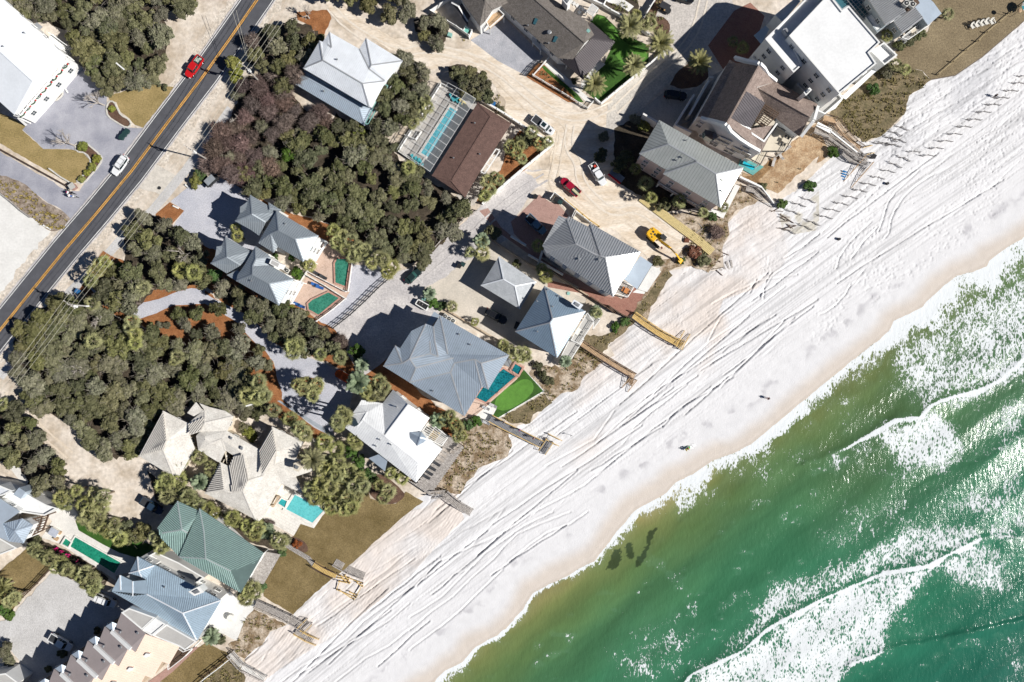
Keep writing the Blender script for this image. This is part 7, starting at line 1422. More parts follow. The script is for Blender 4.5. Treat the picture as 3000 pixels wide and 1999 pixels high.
def wheels(root, L, Wd, r=.38, f=.31):
 for sx in (f, -f):
  for sy in (-1, 1):
   mb = MB(); y = sy*(Wd/2-.13); mb.tube((sx*L, y-.13, r), (sx*L, y+.13, r), r, r, 16); w = mb.build('wheel', M_tyre, root)
   mr_ = MB(); mr_.tube((sx*L, y+sy*.10, r), (sx*L, y+sy*.15, r), r*.6, r*.5, 10); mr_.build('rim', M_rim, w)
def vehicle(name, label, cat, rear, front, kind, body, L=None, glass=None, group=None, roof=None, z=.2, bed=None):
 a, b = P(*rear, z), P(*front, z); c = (a+b)/2; ang = math.atan2(b.y-a.y, b.x-a.x); L = L or (b-a).length; Wd = {'pickup':2.0,'suv':1.95,'van':2.0,'sedan':1.85,'cart':1.4}[kind]; glass = glass or G_car; roof = roof or body
 o = thing(name, label, cat, (0,0,0), group)
 mb = MB(); hz = {'pickup':1.08,'suv':1.08,'van':1.1,'sedan':.88,'cart':.7}[kind]; rz_ = {'pickup':1.82,'suv':1.75,'van':1.85,'sedan':1.38,'cart':1.9}[kind]
 mb.rings([sup(L*.96, Wd*.93, .30), sup(L, Wd, .55, taper=.03), sup(L*.995, Wd*.99, hz*.8, taper=.06), sup(L*.97, Wd*.93, hz, taper=.08)]); mb.build('body', body, o, smooth=False, bevel=.03)
 if kind == 'cart': pass
 else:
  x0, x1 = {'pickup':(-.12,.26),'suv':(-.46,.22),'van':(-.46,.26),'sedan':(-.34,.16)}[kind]; cl_, cx = (x1-x0)*L, (x1+x0)/2*L
  rs_ = {'pickup':.74,'suv':.82,'van':.85,'sedan':.62}[kind]; xo = -.03*L
  g_ = MB(); g_.rings([sup(cl_, Wd*.90, hz-.01, cx, e=5), sup(cl_*rs_, Wd*.74, rz_-.05, cx+xo, e=5)]); g_.build('windows', glass, o)
  rf_ = MB(); rf_.rings([sup(cl_*rs_*1.02, Wd*.76, rz_-.06, cx+xo, e=5), sup(cl_*rs_*.97, Wd*.70, rz_, cx+xo, e=5)])
  for sx in (1, -1):       # pillars
   for sy in (1, -1): rf_.beam((cx+sx*cl_*.475, sy*Wd*.42, hz), (cx+xo+sx*cl_*rs_*.475, sy*Wd*.35, rz_-.03), .07, .07)
  for sy in (1, -1): rf_.beam((cx-.02*L, sy*Wd*.445, hz), (cx-.02*L+xo*.5, sy*Wd*.365, rz_-.03), .08, .06)
  rf_.build('cab_roof', roof, o)
  if kind in ('suv','van'):
   rk = MB()
   for sy in (1, -1): rk.beam((cx+xo-cl_*.3, sy*Wd*.33, rz_+.06), (cx+xo+cl_*.3, sy*Wd*.33, rz_+.06), .05, .05)
   for q in (-.2, .15): rk.beam((cx+xo+cl_*q, -Wd*.33, rz_+.09), (cx+xo+cl_*q, Wd*.33, rz_+.09), .05, .04)
   rk.build('roof_rack', M_dark, o)
 if kind == 'pickup':
  bd = MB(); bx0, bx1 = -.475*L, -.14*L; bd.box(((bx0+bx1)/2, 0, hz+.01), (bx1-bx0-.1, Wd*.80, .03)); bd.build('bed', bed or M_bed, o)
  wl = MB()
  for sy in (1, -1): wl.box(((bx0+bx1)/2, sy*Wd*.44, hz+.12), (bx1-bx0, .12, .26))
  wl.box((bx0+.04, 0, hz+.121), (.1, Wd*.86, .25)); wl.build('bed_side', body, o)
 mr_ = MB()
 if kind != 'cart':
  for sy in (1, -1): mr_.box((.17*L, sy*(Wd/2+.1), hz+.08), (.14,.22,.14))
  mr_.build('mirror', body, o)
  for sy in (1, -1):
   h = MB(); h.box((L*.465, sy*Wd*.34, hz*.78), (.16,.36,.16)); h.build('headlight', L_head, o); h = MB(); h.box((-L*.485, sy*Wd*.38, hz*.82), (.08,.22,.25)); h.build('tail_light', L_tail, o)
  gr = MB(); gr.box((L*.485, 0, hz*.62), (.08, Wd*.5, .2)); gr.build('grille', M_dark, o)
 wheels(o, L, Wd, .40 if kind in ('pickup','suv','van') else .33)
 o.location = c; o.rotation_euler = (0,0,ang); return o
def V2(k, s): q = t(k, s); return q[0], q[1]
def local_box(o, nm, c, d, m, rz=0): mb = MB(); co, si = math.cos(o.rotation_euler.z), math.sin(o.rotation_euler.z); mb.box(c, d, rz); me = mb.build(nm, m); me.parent = o; return me
v = vehicle('pickup_truck', 'bright red pickup truck with gear in its bed, driving down the road', 'pickup truck', *V2('A','1860 540 1735 712'), 'pickup', P_red, L=5.6)
rr = random.Random(3); gmb = MB(); gmb.box((-1.6,0,1.3), (.9,.6,.3)); gmb.box((-2.2,.3,1.28), (.4,.5,.25)); gmb.tube((-2.4,-.5,1.3), (-1.0,-.5,1.45), .07, .07, 6); gm_ = gmb.build('bed_cargo', mat('mixed_cargo', (.12,.25,.22), col2=(.6,.6,.5), scale=3)); gm_.parent = v
vehicle('car', 'white sport utility vehicle driving on the road, beside the lower drive', 'car', (376,460), (338,514), 'suv', P_white, L=5.1)
v = vehicle('pickup_truck', 'white pickup with black bed cover and dark sunroof, parked by the mulch garden wall', 'pickup truck', *V2('C','1130 1090 1320 1235'), 'pickup', P_white, L=5.9); local_box(v, 'sunroof', (.15,0,1.84), (1.0,.95,.03), G_car); local_box(v, 'bed_cover', (-1.85,0,1.2), (1.85,1.55,.06), M_bed); local_box(v, 'hood_scoop', (2.05,0,1.1), (.5,.6,.06), M_bed)
v = vehicle('pickup_truck', 'white pickup loaded with painting gear, half in the mansion shadow beside the red trailer', 'pickup truck', (1732,484), (1768,542), 'pickup', P_white, L=5.7)
for i, (c, d, m_) in enumerate((((-1.0,0,1.5),(.5,1.5,.5),P_white),((-1.8,.3,1.3),(.5,.5,.4),mat('red_tank',(.5,.05,.03))),((-2.2,-.3,1.35),(.4,.4,.5),W_white),((-2.3,.5,1.3),(.3,.5,.3),M_dark))): local_box(v, 'bed_cargo', c, d, m_)
v = vehicle('pickup_truck', 'maroon pickup with boards in its bed, on the rutted sand lane', 'pickup truck', (1693,571), (1647,529), 'pickup', P_mar, L=5.3); local_box(v, 'bed_cargo', (-1.9,.1,1.32), (2.3,.5,.12), mat('pale_boards', (.5,.48,.3)), 0)
vehicle('pickup_truck', 'steel blue pickup with an empty dark bed, in shade on the mauve brick drive', 'pickup truck', *V2('G','1075 420 1245 580'), 'pickup', P_blue, L=5.6)
vehicle('car', 'black sport utility vehicle in deep shade beside the mansion wall', 'car', *V2('D','445 870 665 900'), 'suv', P_black, L=5.2); v = vehicle('car', 'long black sport utility vehicle with roof rails on the beige drive', 'car', *V2('G','695 1285 895 1395'), 'suv', P_black, L=5.4)
vehicle('car', 'dark green convertible with green tinted windscreen on the gravel lane', 'car', *V2('G','-20 1020 95 915'), 'sedan', P_green, L=4.6, glass=G_tint); vehicle('pickup_truck', 'dark blue pickup in the shade at the end of the sand track', 'pickup truck', *V2('I','1320 1450 1500 1560'), 'pickup', P_navy, L=5.6)
vehicle('car', 'white van with its hood in shade, at the corner of the light blue roof house', 'van', *V2('L','885 765 1085 850'), 'van', P_white, L=5.2); vehicle('pickup_truck', 'white pickup with dark bed, half in the townhouse shadow', 'pickup truck', *V2('L','475 1130 680 1250'), 'pickup', P_white, L=5.8)
vehicle('car', 'dark car cut by the top edge beside the gravel court', 'car', *V2('D','570 -20 700 10'), 'sedan', P_black, L=4.6)
v = vehicle('car', 'small orange covered car under the large blue green palm', 'car', *V2('J','1345 360 1212 285'), 'sedan', P_or, L=4.1, glass=P_or, roof=P_or)
def utility_cart(label, rear, front, roofm, seatm):
 v = vehicle('utility_cart', label, 'golf cart', rear, front, 'cart', M_dark, L=3.2)
 local_box(v, 'canopy', (-.1,0,1.95), (2.3,1.45,.07), roofm)
 mb = MB()
 for sx in (-1.1,.9):
  for sy in (-.6,.6): mb.tube((sx,sy,.7), (sx,sy,1.93), .03, .03, 6)
 p = mb.build('canopy_frame', M_dark); p.parent = v
 for x in (.1,-.8,-1.5): local_box(v, 'seat', (x,0,.9), (.5,1.2,.25), seatm)
 return v
utility_cart('grey roofed utility cart on the gravel corner beside the thicket', *V2('F','45 130 110 70'), mat('grey_canopy', (.24,.26,.28)), M_dark); utility_cart('black roofed golf cart with tan seats beside the garden fence', *V2('D','410 65 500 115'), mat('black_canopy', (.03,.03,.035)), mat('tan_seat', (.5,.32,.15)))
# trailer, bicycles, motorcycle
o = thing('trailer', 'long red edged utility trailer in shade beside the white work pickup', 'trailer', tuple(P(1800,525,.2)))
mb = MB(); p0, p1 = P(1782,510,.8), P(1818,538,.8); mb.beam(p0, p1, .35, .5); mb.build('side_board', P_red, o); mb = MB(); d = (p1-p0).normalized(); n_ = Vector((d.y,-d.x,0)); mb.beam(p0-n_*.9+Vector((0,0,-.1)), p1-n_*.9+Vector((0,0,-.1)), 1.5, .1); mb.build('trailer_floor', M_metal_g, o)
for s in (.2,.8):
 w = MB(); q = p0.lerp(p1, s); w.tube(Vector((q.x,q.y,.5))-n_*1.9, Vector((q.x,q.y,.5))-n_*1.65, .35, .35, 12); w.build('wheel', M_tyre, o)
def bicycle(label, x, y, ang, m):
 p = P(x, y, .15); o = thing('bicycle', label, 'bicycle', tuple(p), 'bicycles parked by the mulch strip'); c, s = math.cos(ang), math.sin(ang); f = lambda u, z, w=0: Vector((p.x+u*c-w*s, p.y+u*s+w*c, p.z+z))
 for u in (-.55,.55):
  mb = MB(); n_ = 14
  for i in range(n_): a, b = 2*math.pi*i/n_, 2*math.pi*(i+1)/n_; mb.tube(f(u+.34*math.cos(a), .34+.34*math.sin(a)), f(u+.34*math.cos(b), .34+.34*math.sin(b)), .03, .03, 5)
  mb.build('wheel', M_tyre, o)
 mb = MB()
 for a, b in (((-.55,.34),(-.15,.85)),((-.55,.34),(0,.34)),((0,.34),(-.15,.85)),((0,.34),(.42,.8)),((-.15,.8),(.42,.85)),((.55,.34),(.40,.98))): mb.tube(f(*a), f(*b), .035, .035, 6)
 mb.build('frame', m, o); mb = MB(); mb.tube(f(.38,1.0,-.3), f(.38,1.0,.3), .025, .025, 6); mb.build('handlebar', M_dark, o); mb = MB(); mb.box(tuple(f(-.17,.92)), (.28,.14,.08), ang); mb.build('saddle', M_dark, o)
for i, (q, c_, lb) in enumerate((('370 205',P_navy,'dark blue bicycle furthest left beside the mulch strip'),('395 215',mat('teal_paint',(.02,.3,.3)),'teal bicycle in the middle of the bicycle cluster'),('425 200',P_red,'red bicycle nearest the slate roof corner'),('405 235',P_or,'orange bicycle at the front of the bicycle cluster'))): bicycle(lb, *t('F', q)[0], R(20+60*i), c_)
def body_mesh(name, J, E, m, loc, rz=0, sub=2):
 """J: joints name -> (x,y,z,radius); E: pairs. One continuous skinned surface."""
 me = bpy.data.meshes.new(name); ks = list(J); me.from_pydata([J[k][:3] for k in ks], [(ks.index(a), ks.index(b)) for a, b in E], []); o = bpy.data.objects.new(name, me); COL.objects.link(o)
 s = o.modifiers.new('skin', 'SKIN'); 
 for i, k in enumerate(ks): me.skin_vertices[0].data[i].radius = (J[k][3], J[k][3]*(.8 if k in ('chest','waist','pelvis') else 1)); 
 me.skin_vertices[0].data[ks.index('pelvis')].use_root = True
 b = o.modifiers.new('sub', 'SUBSURF'); b.levels = b.render_levels = sub; me.materials.append(m); return o
M_skin = mat('skin', (.48,.28,.19), var=.05)
def person(label, x, y, z, rz, shirt, trousers, hair, stride=.25, bend=0.0, arms=(.3,-.3), hat=None, sc_=1.0, group=None, sit=False):
 p = P(x, y, z); o = thing('person', label, 'person', tuple(p), group, rz); b = math.sin(bend); c = math.cos(bend)
 def up(h, f=0, s=0): return (f+(h-.95)*b if h > .95 else f, s, .95+(h-.95)*c if h > .95 else h)
 J = {}; hip = .95 if not sit else .75
 add = lambda k, v, r: J.__setitem__(k, (v[0], v[1], v[2], r))
 add('pelvis', up(.95), .15); add('waist', up(1.12), .13); add('chest', up(1.35), .165); add('neck', up(1.50), .06); add('head', up(1.60), .095); add('crown', up(1.73), .085)
 E = [('pelvis','waist'),('waist','chest'),('chest','neck'),('neck','head'),('head','crown')]
 for sg, nm in ((1,'l'),(-1,'r')):
  st_ = stride*sg; f_ = .55 if sit else 0
  add('hip'+nm, (0+f_*.1,.10*sg,.90), .10); add('knee'+nm, (st_*.6+.05+f_, .11*sg, .50 if not sit else .8), .065); add('ank'+nm, (st_-(.0 if sg > 0 else .05)+f_, .11*sg, .10 if not sit else .35), .045); add('toe'+nm, (st_+.18+f_, .12*sg, .04 if not sit else .3), .035)
  sh = up(1.42, 0, .20*sg); add('sho'+nm, sh, .065); ar = arms[0 if sg > 0 else 1]; el = (sh[0]+math.sin(ar)*.28, sh[1]+.07*sg, sh[2]-math.cos(ar)*.27); add('elb'+nm, el, .045); wr = (el[0]+math.sin(ar+.35)*.25, el[1], el[2]-math.cos(ar+.35)*.23); add('wri'+nm, wr, .032); add('hand'+nm, (wr[0]+.02, wr[1], wr[2]-.08), .035); 
  for fi in range(4): add(f'fin{fi}'+nm, (wr[0]+.03+.018*(fi-1.5), wr[1]+.004*fi, wr[2]-.155-.008*(1.5-abs(fi-1.5))), .009)
  add('thumb'+nm, (wr[0]+.07, wr[1], wr[2]-.10), .010)
  E += [('pelvis','hip'+nm),('hip'+nm,'knee'+nm),('knee'+nm,'ank'+nm),('ank'+nm,'toe'+nm),('chest','sho'+nm),('sho'+nm,'elb'+nm),('elb'+nm,'wri'+nm),('wri'+nm,'hand'+nm)]+[('hand'+nm, f'fin{fi}'+nm) for fi in range(4)]+[('hand'+nm,'thumb'+nm)]
 bo = body_mesh('body', J, E, M_skin, p); bo.parent = o
 cl_ = lambda ks: {k: (J[k][0], J[k][1], J[k][2], J[k][3]*1.18+.012) for k in ks}
 ks = ['pelvis','waist','chest','shol','shor','elbl','elbr']; s_ = body_mesh('shirt', cl_(ks), [('pelvis','waist'),('waist','chest'),('chest','shol'),('chest','shor'),('shol','elbl'),('shor','elbr')], shirt, p); s_.parent = o
 ks = ['pelvis','hipl','hipr','kneel','kneer','ankl','ankr']; q_ = body_mesh('trousers', cl_(ks), [('pelvis','hipl'),('pelvis','hipr'),('hipl','kneel'),('hipr','kneer'),('kneel','ankl'),('kneer','ankr')], trousers, p); q_.parent = o
 h = J['crown']; mb = MB(); mb.ball((h[0]-.015, h[1], h[2]+.0), (.115,.10,.10), 12, 8); hb = mb.build('hair' if hat is None else 'hat', hat or hair, None, True); hb.parent = o
 f = MB(); hd = J['head']; f.ball((hd[0]+.10, hd[1], hd[2]+.02), (.02,.015,.025), 6, 4); e_ = f.build('nose', M_skin); e_.parent = o
 for sg in (1,-1): f = MB(); f.ball((hd[0]+.085, sg*.035, hd[2]+.06), (.012,.016,.010), 6, 4); e_ = f.build('eye', M_dark); e_.parent = o; f = MB(); f.ball((hd[0], sg*.098, hd[2]+.03), (.03,.012,.04), 6, 4); e_ = f.build('ear', M_skin); e_.parent = o
 o.scale = (sc_,)*3; return o
C_ = lambda n, c: mat(n, c, var=.08, rough=.9)
H_br = C_('brown_hair', (.06,.035,.02)); H_bl = C_('blond_hair', (.45,.32,.16))
bz = lambda x, y: float(beach_z(np.array([float(x)]), np.array([float(y)]))[0])
person('person in a dark blue top and rust trousers walking alone on the open beach', 2248, 1167, bz(2248,1167), R(170), C_('navy_cloth',(.03,.07,.12)), C_('rust_cloth',(.35,.14,.10)), H_br, .3); 
person('person in a red vest and pale trousers standing beside the excavator arm', 1936, 728, .15, R(200), C_('orange_red_vest',(.7,.06,.02)), C_('pale_trousers',(.55,.53,.5)), H_br, .1, hat=C_('white_helmet',(.75,.75,.75)))
person('person in pink and blue on the grey boardwalk with yellow rails, half way down', *t('K','1010 812')[0], 1.0, R(-30), C_('pink_top',(.6,.08,.2)), C_('blue_jeans',(.06,.14,.35)), H_br, .25); person('person in a mauve top near the lower turn of the grey boardwalk with yellow rails', *t('K','1140 888')[0], .9, R(150), C_('mauve_top',(.4,.2,.3)), C_('dark_trousers',(.05,.05,.07)), H_bl, .25)
person('person in dark clothes standing where the grey boardwalk with yellow rails begins', *t('K','865 742')[0], 1.1, R(-30), C_('black_top',(.03,.03,.04)), C_('grey_trousers',(.2,.2,.22)), H_br, .2)
person('small figure in dark clothes with a parasol shadow beside the fenced dune sand', *t('N','1600 890')[0], bz(*t('N','1600 890')[0]), 0, C_('black_top',(.03,.03,.04)), C_('dark_trousers',(.05,.05,.07)), H_br, .1); 
for q, c_, lb in (('465 38',C_('yellow_top',(.8,.5,.02)),'person in a yellow top sitting on the sand by the white towels'),('478 30',C_('orange_red_vest',(.7,.06,.02)),'person in orange on the edge of the white towels')): x, y = t('S', q)[0]; person(lb, x, y, bz(x, y)-.35, R(40), c_, C_('green_shorts',(.1,.4,.1)), H_bl, .1, sit=True)
for s, lb in (('485 18 505 12 520 28 500 38','white towel nearer the seated people'),('503 5 525 0 540 15 520 24','white towel further right of the seated people')):
 q = t('S', s); mb = MB(); pp_ = [P(x, y, bz(x, y)+.06) for x, y in q]; pp_ = pp_ if sarea(pp_) > 0 else pp_[::-1]; mb.prism(pp_, pp_[0].z, pp_[0].z+.04); tag(mb.build('beach_towel', C_('white_towel', (.78,.78,.78))), lb+' on the open beach', 'towel')
def motorcycle(label, x, y, ang, m):
 p = P(x, y, .2); o = thing('motorcycle', label, 'motorcycle', tuple(p)); c, s = math.cos(ang), math.sin(ang); f = lambda u, z, w=0: Vector((p.x+u*c-w*s, p.y+u*s+w*c, p.z+z))
 for u in (-.75,.75): mb = MB(); mb.tube(f(u,.33,-.07), f(u,.33,.07), .33, .33, 16); w = mb.build('wheel', M_tyre, o); mb = MB(); mb.tube(f(u,.33,-.09), f(u,.33,.09), .18, .18, 10); mb.build('rim', M_rim, w)
 mb = MB(); mb.ball(tuple(f(.15,.85)), (.42,.24,.2), 12, 8); mb.build('tank', m, o, True); mb = MB(); mb.box(tuple(f(-.45,.78)), (.75,.32,.16), ang); mb.build('seat', M_dark, o); mb = MB(); mb.box(tuple(f(0,.45)), (.7,.35,.45), ang); mb.build('engine', M_metal_g, o)
 mb = MB(); mb.tube(f(.45,1.05,-.42), f(.45,1.05,.42), .03, .03, 6); mb.tube(f(.75,.33,.08), f(.45,1.05,.1), .04, .04, 6); mb.tube(f(.75,.33,-.08), f(.45,1.05,-.1), .04, .04, 6); mb.build('handlebar', M_dark, o)
 for sg in (-1,1): mb = MB(); mb.box(tuple(f(-.85,.6,sg*.32)), (.5,.22,.35), ang); mb.build('saddlebag', M_dark, o)
motorcycle('black touring motorcycle nearer the pale pillar at the street corner', 213, 566, R(-18), P_black); motorcycle('black and white motorcycle nearer the gravel drive corner', 220, 577, R(-12), P_white)
person('rider in white top and pink cap seated on the black motorcycle', 207, 567, .2, R(-18), C_('white_top',(.7,.72,.75)), C_('dark_trousers',(.05,.05,.07)), H_br, .1, sit=True, arms=(.8,.8), hat=C_('pink_cap',(.7,.05,.25))); person('rider in white helmet and blue jeans seated on the black and white motorcycle', 211, 576, .2, R(-12), C_('white_top',(.7,.72,.75)), C_('blue_jeans',(.06,.14,.35)), H_br, .1, sit=True, arms=(.8,.8), hat=C_('white_helmet',(.75,.75,.75)))
# excavator
ex = thing('excavator', 'yellow tracked excavator with its arm reaching down to the scrub', 'excavator', (0,0,0)); YP = paint('machine_yellow', (.72,.40,.008), .4); XP = lambda u, w, z: (u, w, z)
for sy in (-1,1):
 mb = MB(); mb.rings([[(x, sy*1.15+w, z) for x, z in ((-1.9,.35),(-1.6,.05),(1.6,.05),(1.9,.35),(1.9,.6),(1.6,.9),(-1.6,.9),(-1.9,.6))] for w in (-.28,.28)]); mb.build('track', M_tyre, ex)
mb = MB(); mb.rings([[(-2.5+.15,-1.1,z),(-2.6,-.6,z),(-2.6,.6,z),(-2.35,1.1,z),(-1.0,1.3,z),(.9,1.25,z),(.9,-.1,z),(.1,-.2,z),(.1,-1.25,z),(-1.0,-1.3,z)] for z in (1.0,1.15,2.0,2.15)]); mb.build('house_body', YP, ex, bevel=.08)
for c, d in (((-1.6,.3,2.17),(.5,.4,.05)),((-1.6,-.4,2.17),(.4,.3,.05)),((-.9,.1,2.17),(.4,.5,.05)),((-1.0,-.8,2.17),(.3,.3,.05)),((-2.2,.6,2.17),(.25,.35,.05))): mb = MB(); mb.box(c, d); mb.build('hatch', M_dark, ex)
mb = MB(); mb.rings([sup(1.5,1.0,1.0,.95,e=6), sup(1.5,1.0,1.9,.95,e=6), sup(1.25,.9,2.95,.9,e=6)]); cb = mb.build('cab', G_car, ex); cb.location.y = .85; mb = MB(); mb.box((.9,0,3.0), (1.3,.95,.08)); cr_ = mb.build('cab_roof', M_dark, ex); cr_.location.y = .85
mb = MB()
for a, b, w, h in (((.6,-.05,1.6),(3.4,-.05,3.6),.42,.55),((3.4,-.05,3.6),(5.4,-.05,3.2),.38,.5)): mb.beam(a, b, w, h)
mb.build('boom', YP, ex, bevel=.05); mb = MB(); mb.beam((5.3,-.05,3.3), (7.4,-.05,1.2), .32, .42); mb.build('stick', YP, ex, bevel=.04)
mb = MB()
for sy in (-.28,.18): mb.tube((1.4,sy,1.7),(3.6,sy,3.3), .07,.07,8)
mb.tube((3.8,-.05,4.0),(5.5,-.05,3.75), .08,.08,8); mb.build('hydraulic_ram', M_metal_g, ex)
mb = MB(); mb.rings([[(7.1,w,1.3),(7.7,w,1.2),(8.1,w,.6),(7.8,w,.15),(7.2,w,.2),(7.35,w,.7)] for w in (-.55,.45)]); mb.build('bucket', YP, ex, bevel=.03)
xa, xb = P(1921,700,0), P(1981,756,0); ex.location = (xa.x, xa.y, .12); ex.rotation_euler = (0,0,math.atan2(xb.y-xa.y, xb.x-xa.x)); ex.scale = (.98,.98,.98)
# spare bucket
sb = thing('digger_bucket', 'rusty spare digger bucket lying on the sand beside the yellow boardwalk', 'bucket', tuple(P(2011,705,.1))); q = P(2011,705,.1); mb = MB(); mb.rings([[(q.x+x, q.y+y+w*.2, q.z+z) for x, y, z in ((-.6+w*.3,-.5,0),(.6+w*.3,-.5,0),(.7+w*.3,.3,0),(.5+w*.3,.5,.1),(-.5+w*.3,.5,.1))] for w in (0,.0)][:1]+[[(q.x+x, q.y+y, q.z+.5) for x, y in ((-.5,-.3),(.5,-.3),(.6,.3),(.4,.4),(-.4,.4))]]); mb.build('shell', mat('rust', (.16,.06,.035), fine=.4), sb)
mb = MB(); [mb.beam((q.x+.0+i*.35-.4, q.y+.4, q.z+.3), (q.x+i*.35-.45, q.y+.9, q.z+.2), .1, .1) for i in range(3)]; mb.build('teeth', mat('rust', (.16,.06,.035)), sb)
# ================================================================ poles and wires
POLES = [((718,196),12),((556,437),11.6),((204,893),12)]
M_pole = mat('weathered_pole', (.36,.33,.30), var=.2, scale=4); M_wire = mat('wire', (.5,.48,.40), rough=.5); dirw = Vector((-.58,-.81,0)); side_ = Vector((.81,-.58,0))
M_wd = mat('dark_wire', (.03,.03,.03))
tops = []
for i, ((x, y), h) in enumerate(POLES):
 p = P(x, y, h); lab = ('wooden utility pole with transformer at the upper end of the roadside wood','wooden utility pole with white crossarms beside the sidewalk, middle of three','wooden utility pole with street lamp arm at the mulch garden, lowest of three')[i]
 o = thing('utility_pole', lab, 'utility pole', (p.x,p.y,0)); mb = MB(); mb.tube((p.x,p.y,0),(p.x,p.y,h+.6), .19,.13,10); mb.build('pole', M_pole, o); mb = MB(); mb.beam(p-side_*1.5, p+side_*1.5, .14,.16); mb.beam(p-side_*.9-Vector((0,0,1)), p+side_*.9-Vector((0,0,1)), .12,.14); mb.build('crossarm', M_pole, o)
 for s in (-1.4,-.5,.5,1.4): mb = MB(); mb.tube(p+side_*s+Vector((0,0,.08)), p+side_*s+Vector((0,0,.35)), .07,.05,8); mb.build('insulator', M_trim, o)
 mb = MB(); q = p+dirw*.0+side_*.55-Vector((0,0,2.0)); mb.tube(q, q+Vector((0,0,1.0)), .28,.28,12); mb.tube(q+Vector((0,0,1.0)), q+Vector((0,0,1.1)), .3,.2,12); mb.build('transformer', M_trim, o)
 if i == 2: mb = MB(); mb.tube(p-Vector((0,0,.8)), p+Vector((3.3,-.3,-.5)), .05,.05,6); mb.box(tuple(p+Vector((3.5,-.3,-.5))), (.7,.3,.15)); mb.build('lamp_arm', M_trim, o)
 tops.append(p)
ext = [P(718,196,12)+(P(718,196,12)-P(556,437,11.6))*1.1, *tops, tops[2]+(tops[2]-tops[1])*.75]
for s in (-1.4,-.5,.5,1.4):
 mb = MB()
 for a, b in zip(ext, ext[1:]):
  a2, b2 = a+side_*s+Vector((0,0,.36)), b+side_*s+Vector((0,0,.36)); pr = a2
  for k in range(1, 9): f = k/8; q = a2.lerp(b2, f)-Vector((0,0,.5*4*f*(1-f))); mb.tube(pr, q, .028,.028,4); pr = q
 tag(mb.build('power_line', M_wire), 'thin power line along the road, strung between the three wooden poles', 'power line', 'power lines along the road')
for dx in (0, 12):
 mb = MB(); mb.tube(P(680+dx,30,9), P(721+dx*.3,165,8), .03,.03,4); tag(mb.build('service_wire', M_wire), 'thin service wire crossing above the road by the upper pole', 'power line', 'service wires over the road')
# ================================================================ boardwalks
def walkway(name, label, path, w, zs, deckm, railm, rails=(1,1), cat='boardwalk', stairs=(), railh=1.0, base=None, parent=None, lower=None):
 pts = [P(*q, z) for q, z in zip(path, zs)]; c = sum(pts, Vector((0,0,0)))/len(pts); o = parent or thing(name, label, cat, (c.x,c.y,min(0, min(zs)-1)))
 mb = MB()
 for i in range(len(pts)-1):
  a, b = pts[i], pts[i+1]; L = (b-a).length; d = (b-a).normalized(); nb = max(1, int(L/.30)); ds = Vector((d.y,-d.x,0)).normalized()
  stp = i in stairs
  for k in range(nb):
   q = a.lerp(b, (k+.5)/nb)
   if stp and abs(a.z-b.z) > .2: q = Vector((q.x, q.y, a.z+(b.z-a.z)*((k//1+.5)/nb)))
   mb.box((q.x, q.y, q.z-.03), (L/nb*(.80 if not stp else .55), w, .06), math.atan2(d.y, d.x))
 mb.build('deck_boards', deckm, o)
 jm = MB()
 for i in range(len(pts)-1):
  a, b = pts[i], pts[i+1]; d = (b-a).normalized(); s_ = Vector((d.y,-d.x,0)).normalized()
  for sg in (-1,1): jm.beam(a+s_*sg*w*.42-Vector((0,0,.17)), b+s_*sg*w*.42-Vector((0,0,.17)), .08,.2)
  k = max(1, int((b-a).length/2.4))
  for j in range(k+1):
   q = a.lerp(b, j/k)
   for sg in (-1,1): r_ = q+s_*sg*w*.42; jm.box((r_.x, r_.y, (r_.z-.2+min(r_.z-.4,lower if lower is not None else -2.5))/2), (.16,.16, r_.z-.2-min(r_.z-.4,lower if lower is not None else -2.5)))
 jm.build('frame', M_wood_g, o)
 for sg, on in zip((-1,1), rails):
  if not on: continue
  for i in range(len(pts)-1):
   if on == 2 and i in stairs: continue
   a, b = pts[i], pts[i+1]; d = (b-a).normalized(); s_ = Vector((d.y,-d.x,0)).normalized()*sg*(w/2); railing(o, a+s_, b+s_, railm, railh, 1.7)
 return o
BG = lambda x, y: bz(x, y)+.0
g_ = mat('grey_composite', (.21,.215,.23), fine=.12, fscale=5)
o = walkway('boardwalk', 'grey decked boardwalk with yellow timber rails from the grill terrace to the beach', t('K','745 705 860 770 1000 838 1215 945'), 1.6, (.9,.8,.5,.1), g_, M_wood_y)
walkway('', '', t('K','1290 910 1215 1020'), 1.7, (0.1,-.6), g_, M_wood_y, parent=o); walkway('', '', t('K','1262 872 1385 935'), 1.4, (-.6,-1.1), g_, M_wood_y, parent=o, stairs=(0,))
o = walkway('boardwalk', 'bright yellow new timber boardwalk below the red brick terrace', t('Q','490 385 620 480 740 560 900 645'), 1.5, (.9,.6,.3,.1), M_wood_y, M_wood_y); walkway('', '', t('Q','900 690 975 548'), 1.5, (0,-1.2), M_wood_y, M_wood_y, parent=o, stairs=(0,))
o = walkway('boardwalk', 'tan timber boardwalk from the blue pyramid roof house to the beach', t('Q','10 645 160 745 330 850 500 950'), 1.4, (.9,.7,.4,.1), M_wood_t, M_dkwood); walkway('', '', t('Q','490 965 405 1072'), 1.6, (0,-1.3), M_wood_t, M_wood_t, parent=o, stairs=(0,))
walkway('boardwalk', 'long plain yellow timber walk without rails beside the sage roof house', t('H','245 560 560 800 760 945 900 1065'), 1.9, (.3,.35,.4,.5), mat('pale_new_timber', (.62,.50,.24), var=.12, scale=2, fine=.15, fscale=6), M_wood_y, (0,0), lower=-.2)
walkway('boardwalk', 'grey then yellow boarded walk at the foot of the sun deck', t('K','200 1410 330 1400 450 1500 570 1568'), 1.6, (1.3,1.0,.5,-.6), M_wood_g, M_wood_g, stairs=(0,))
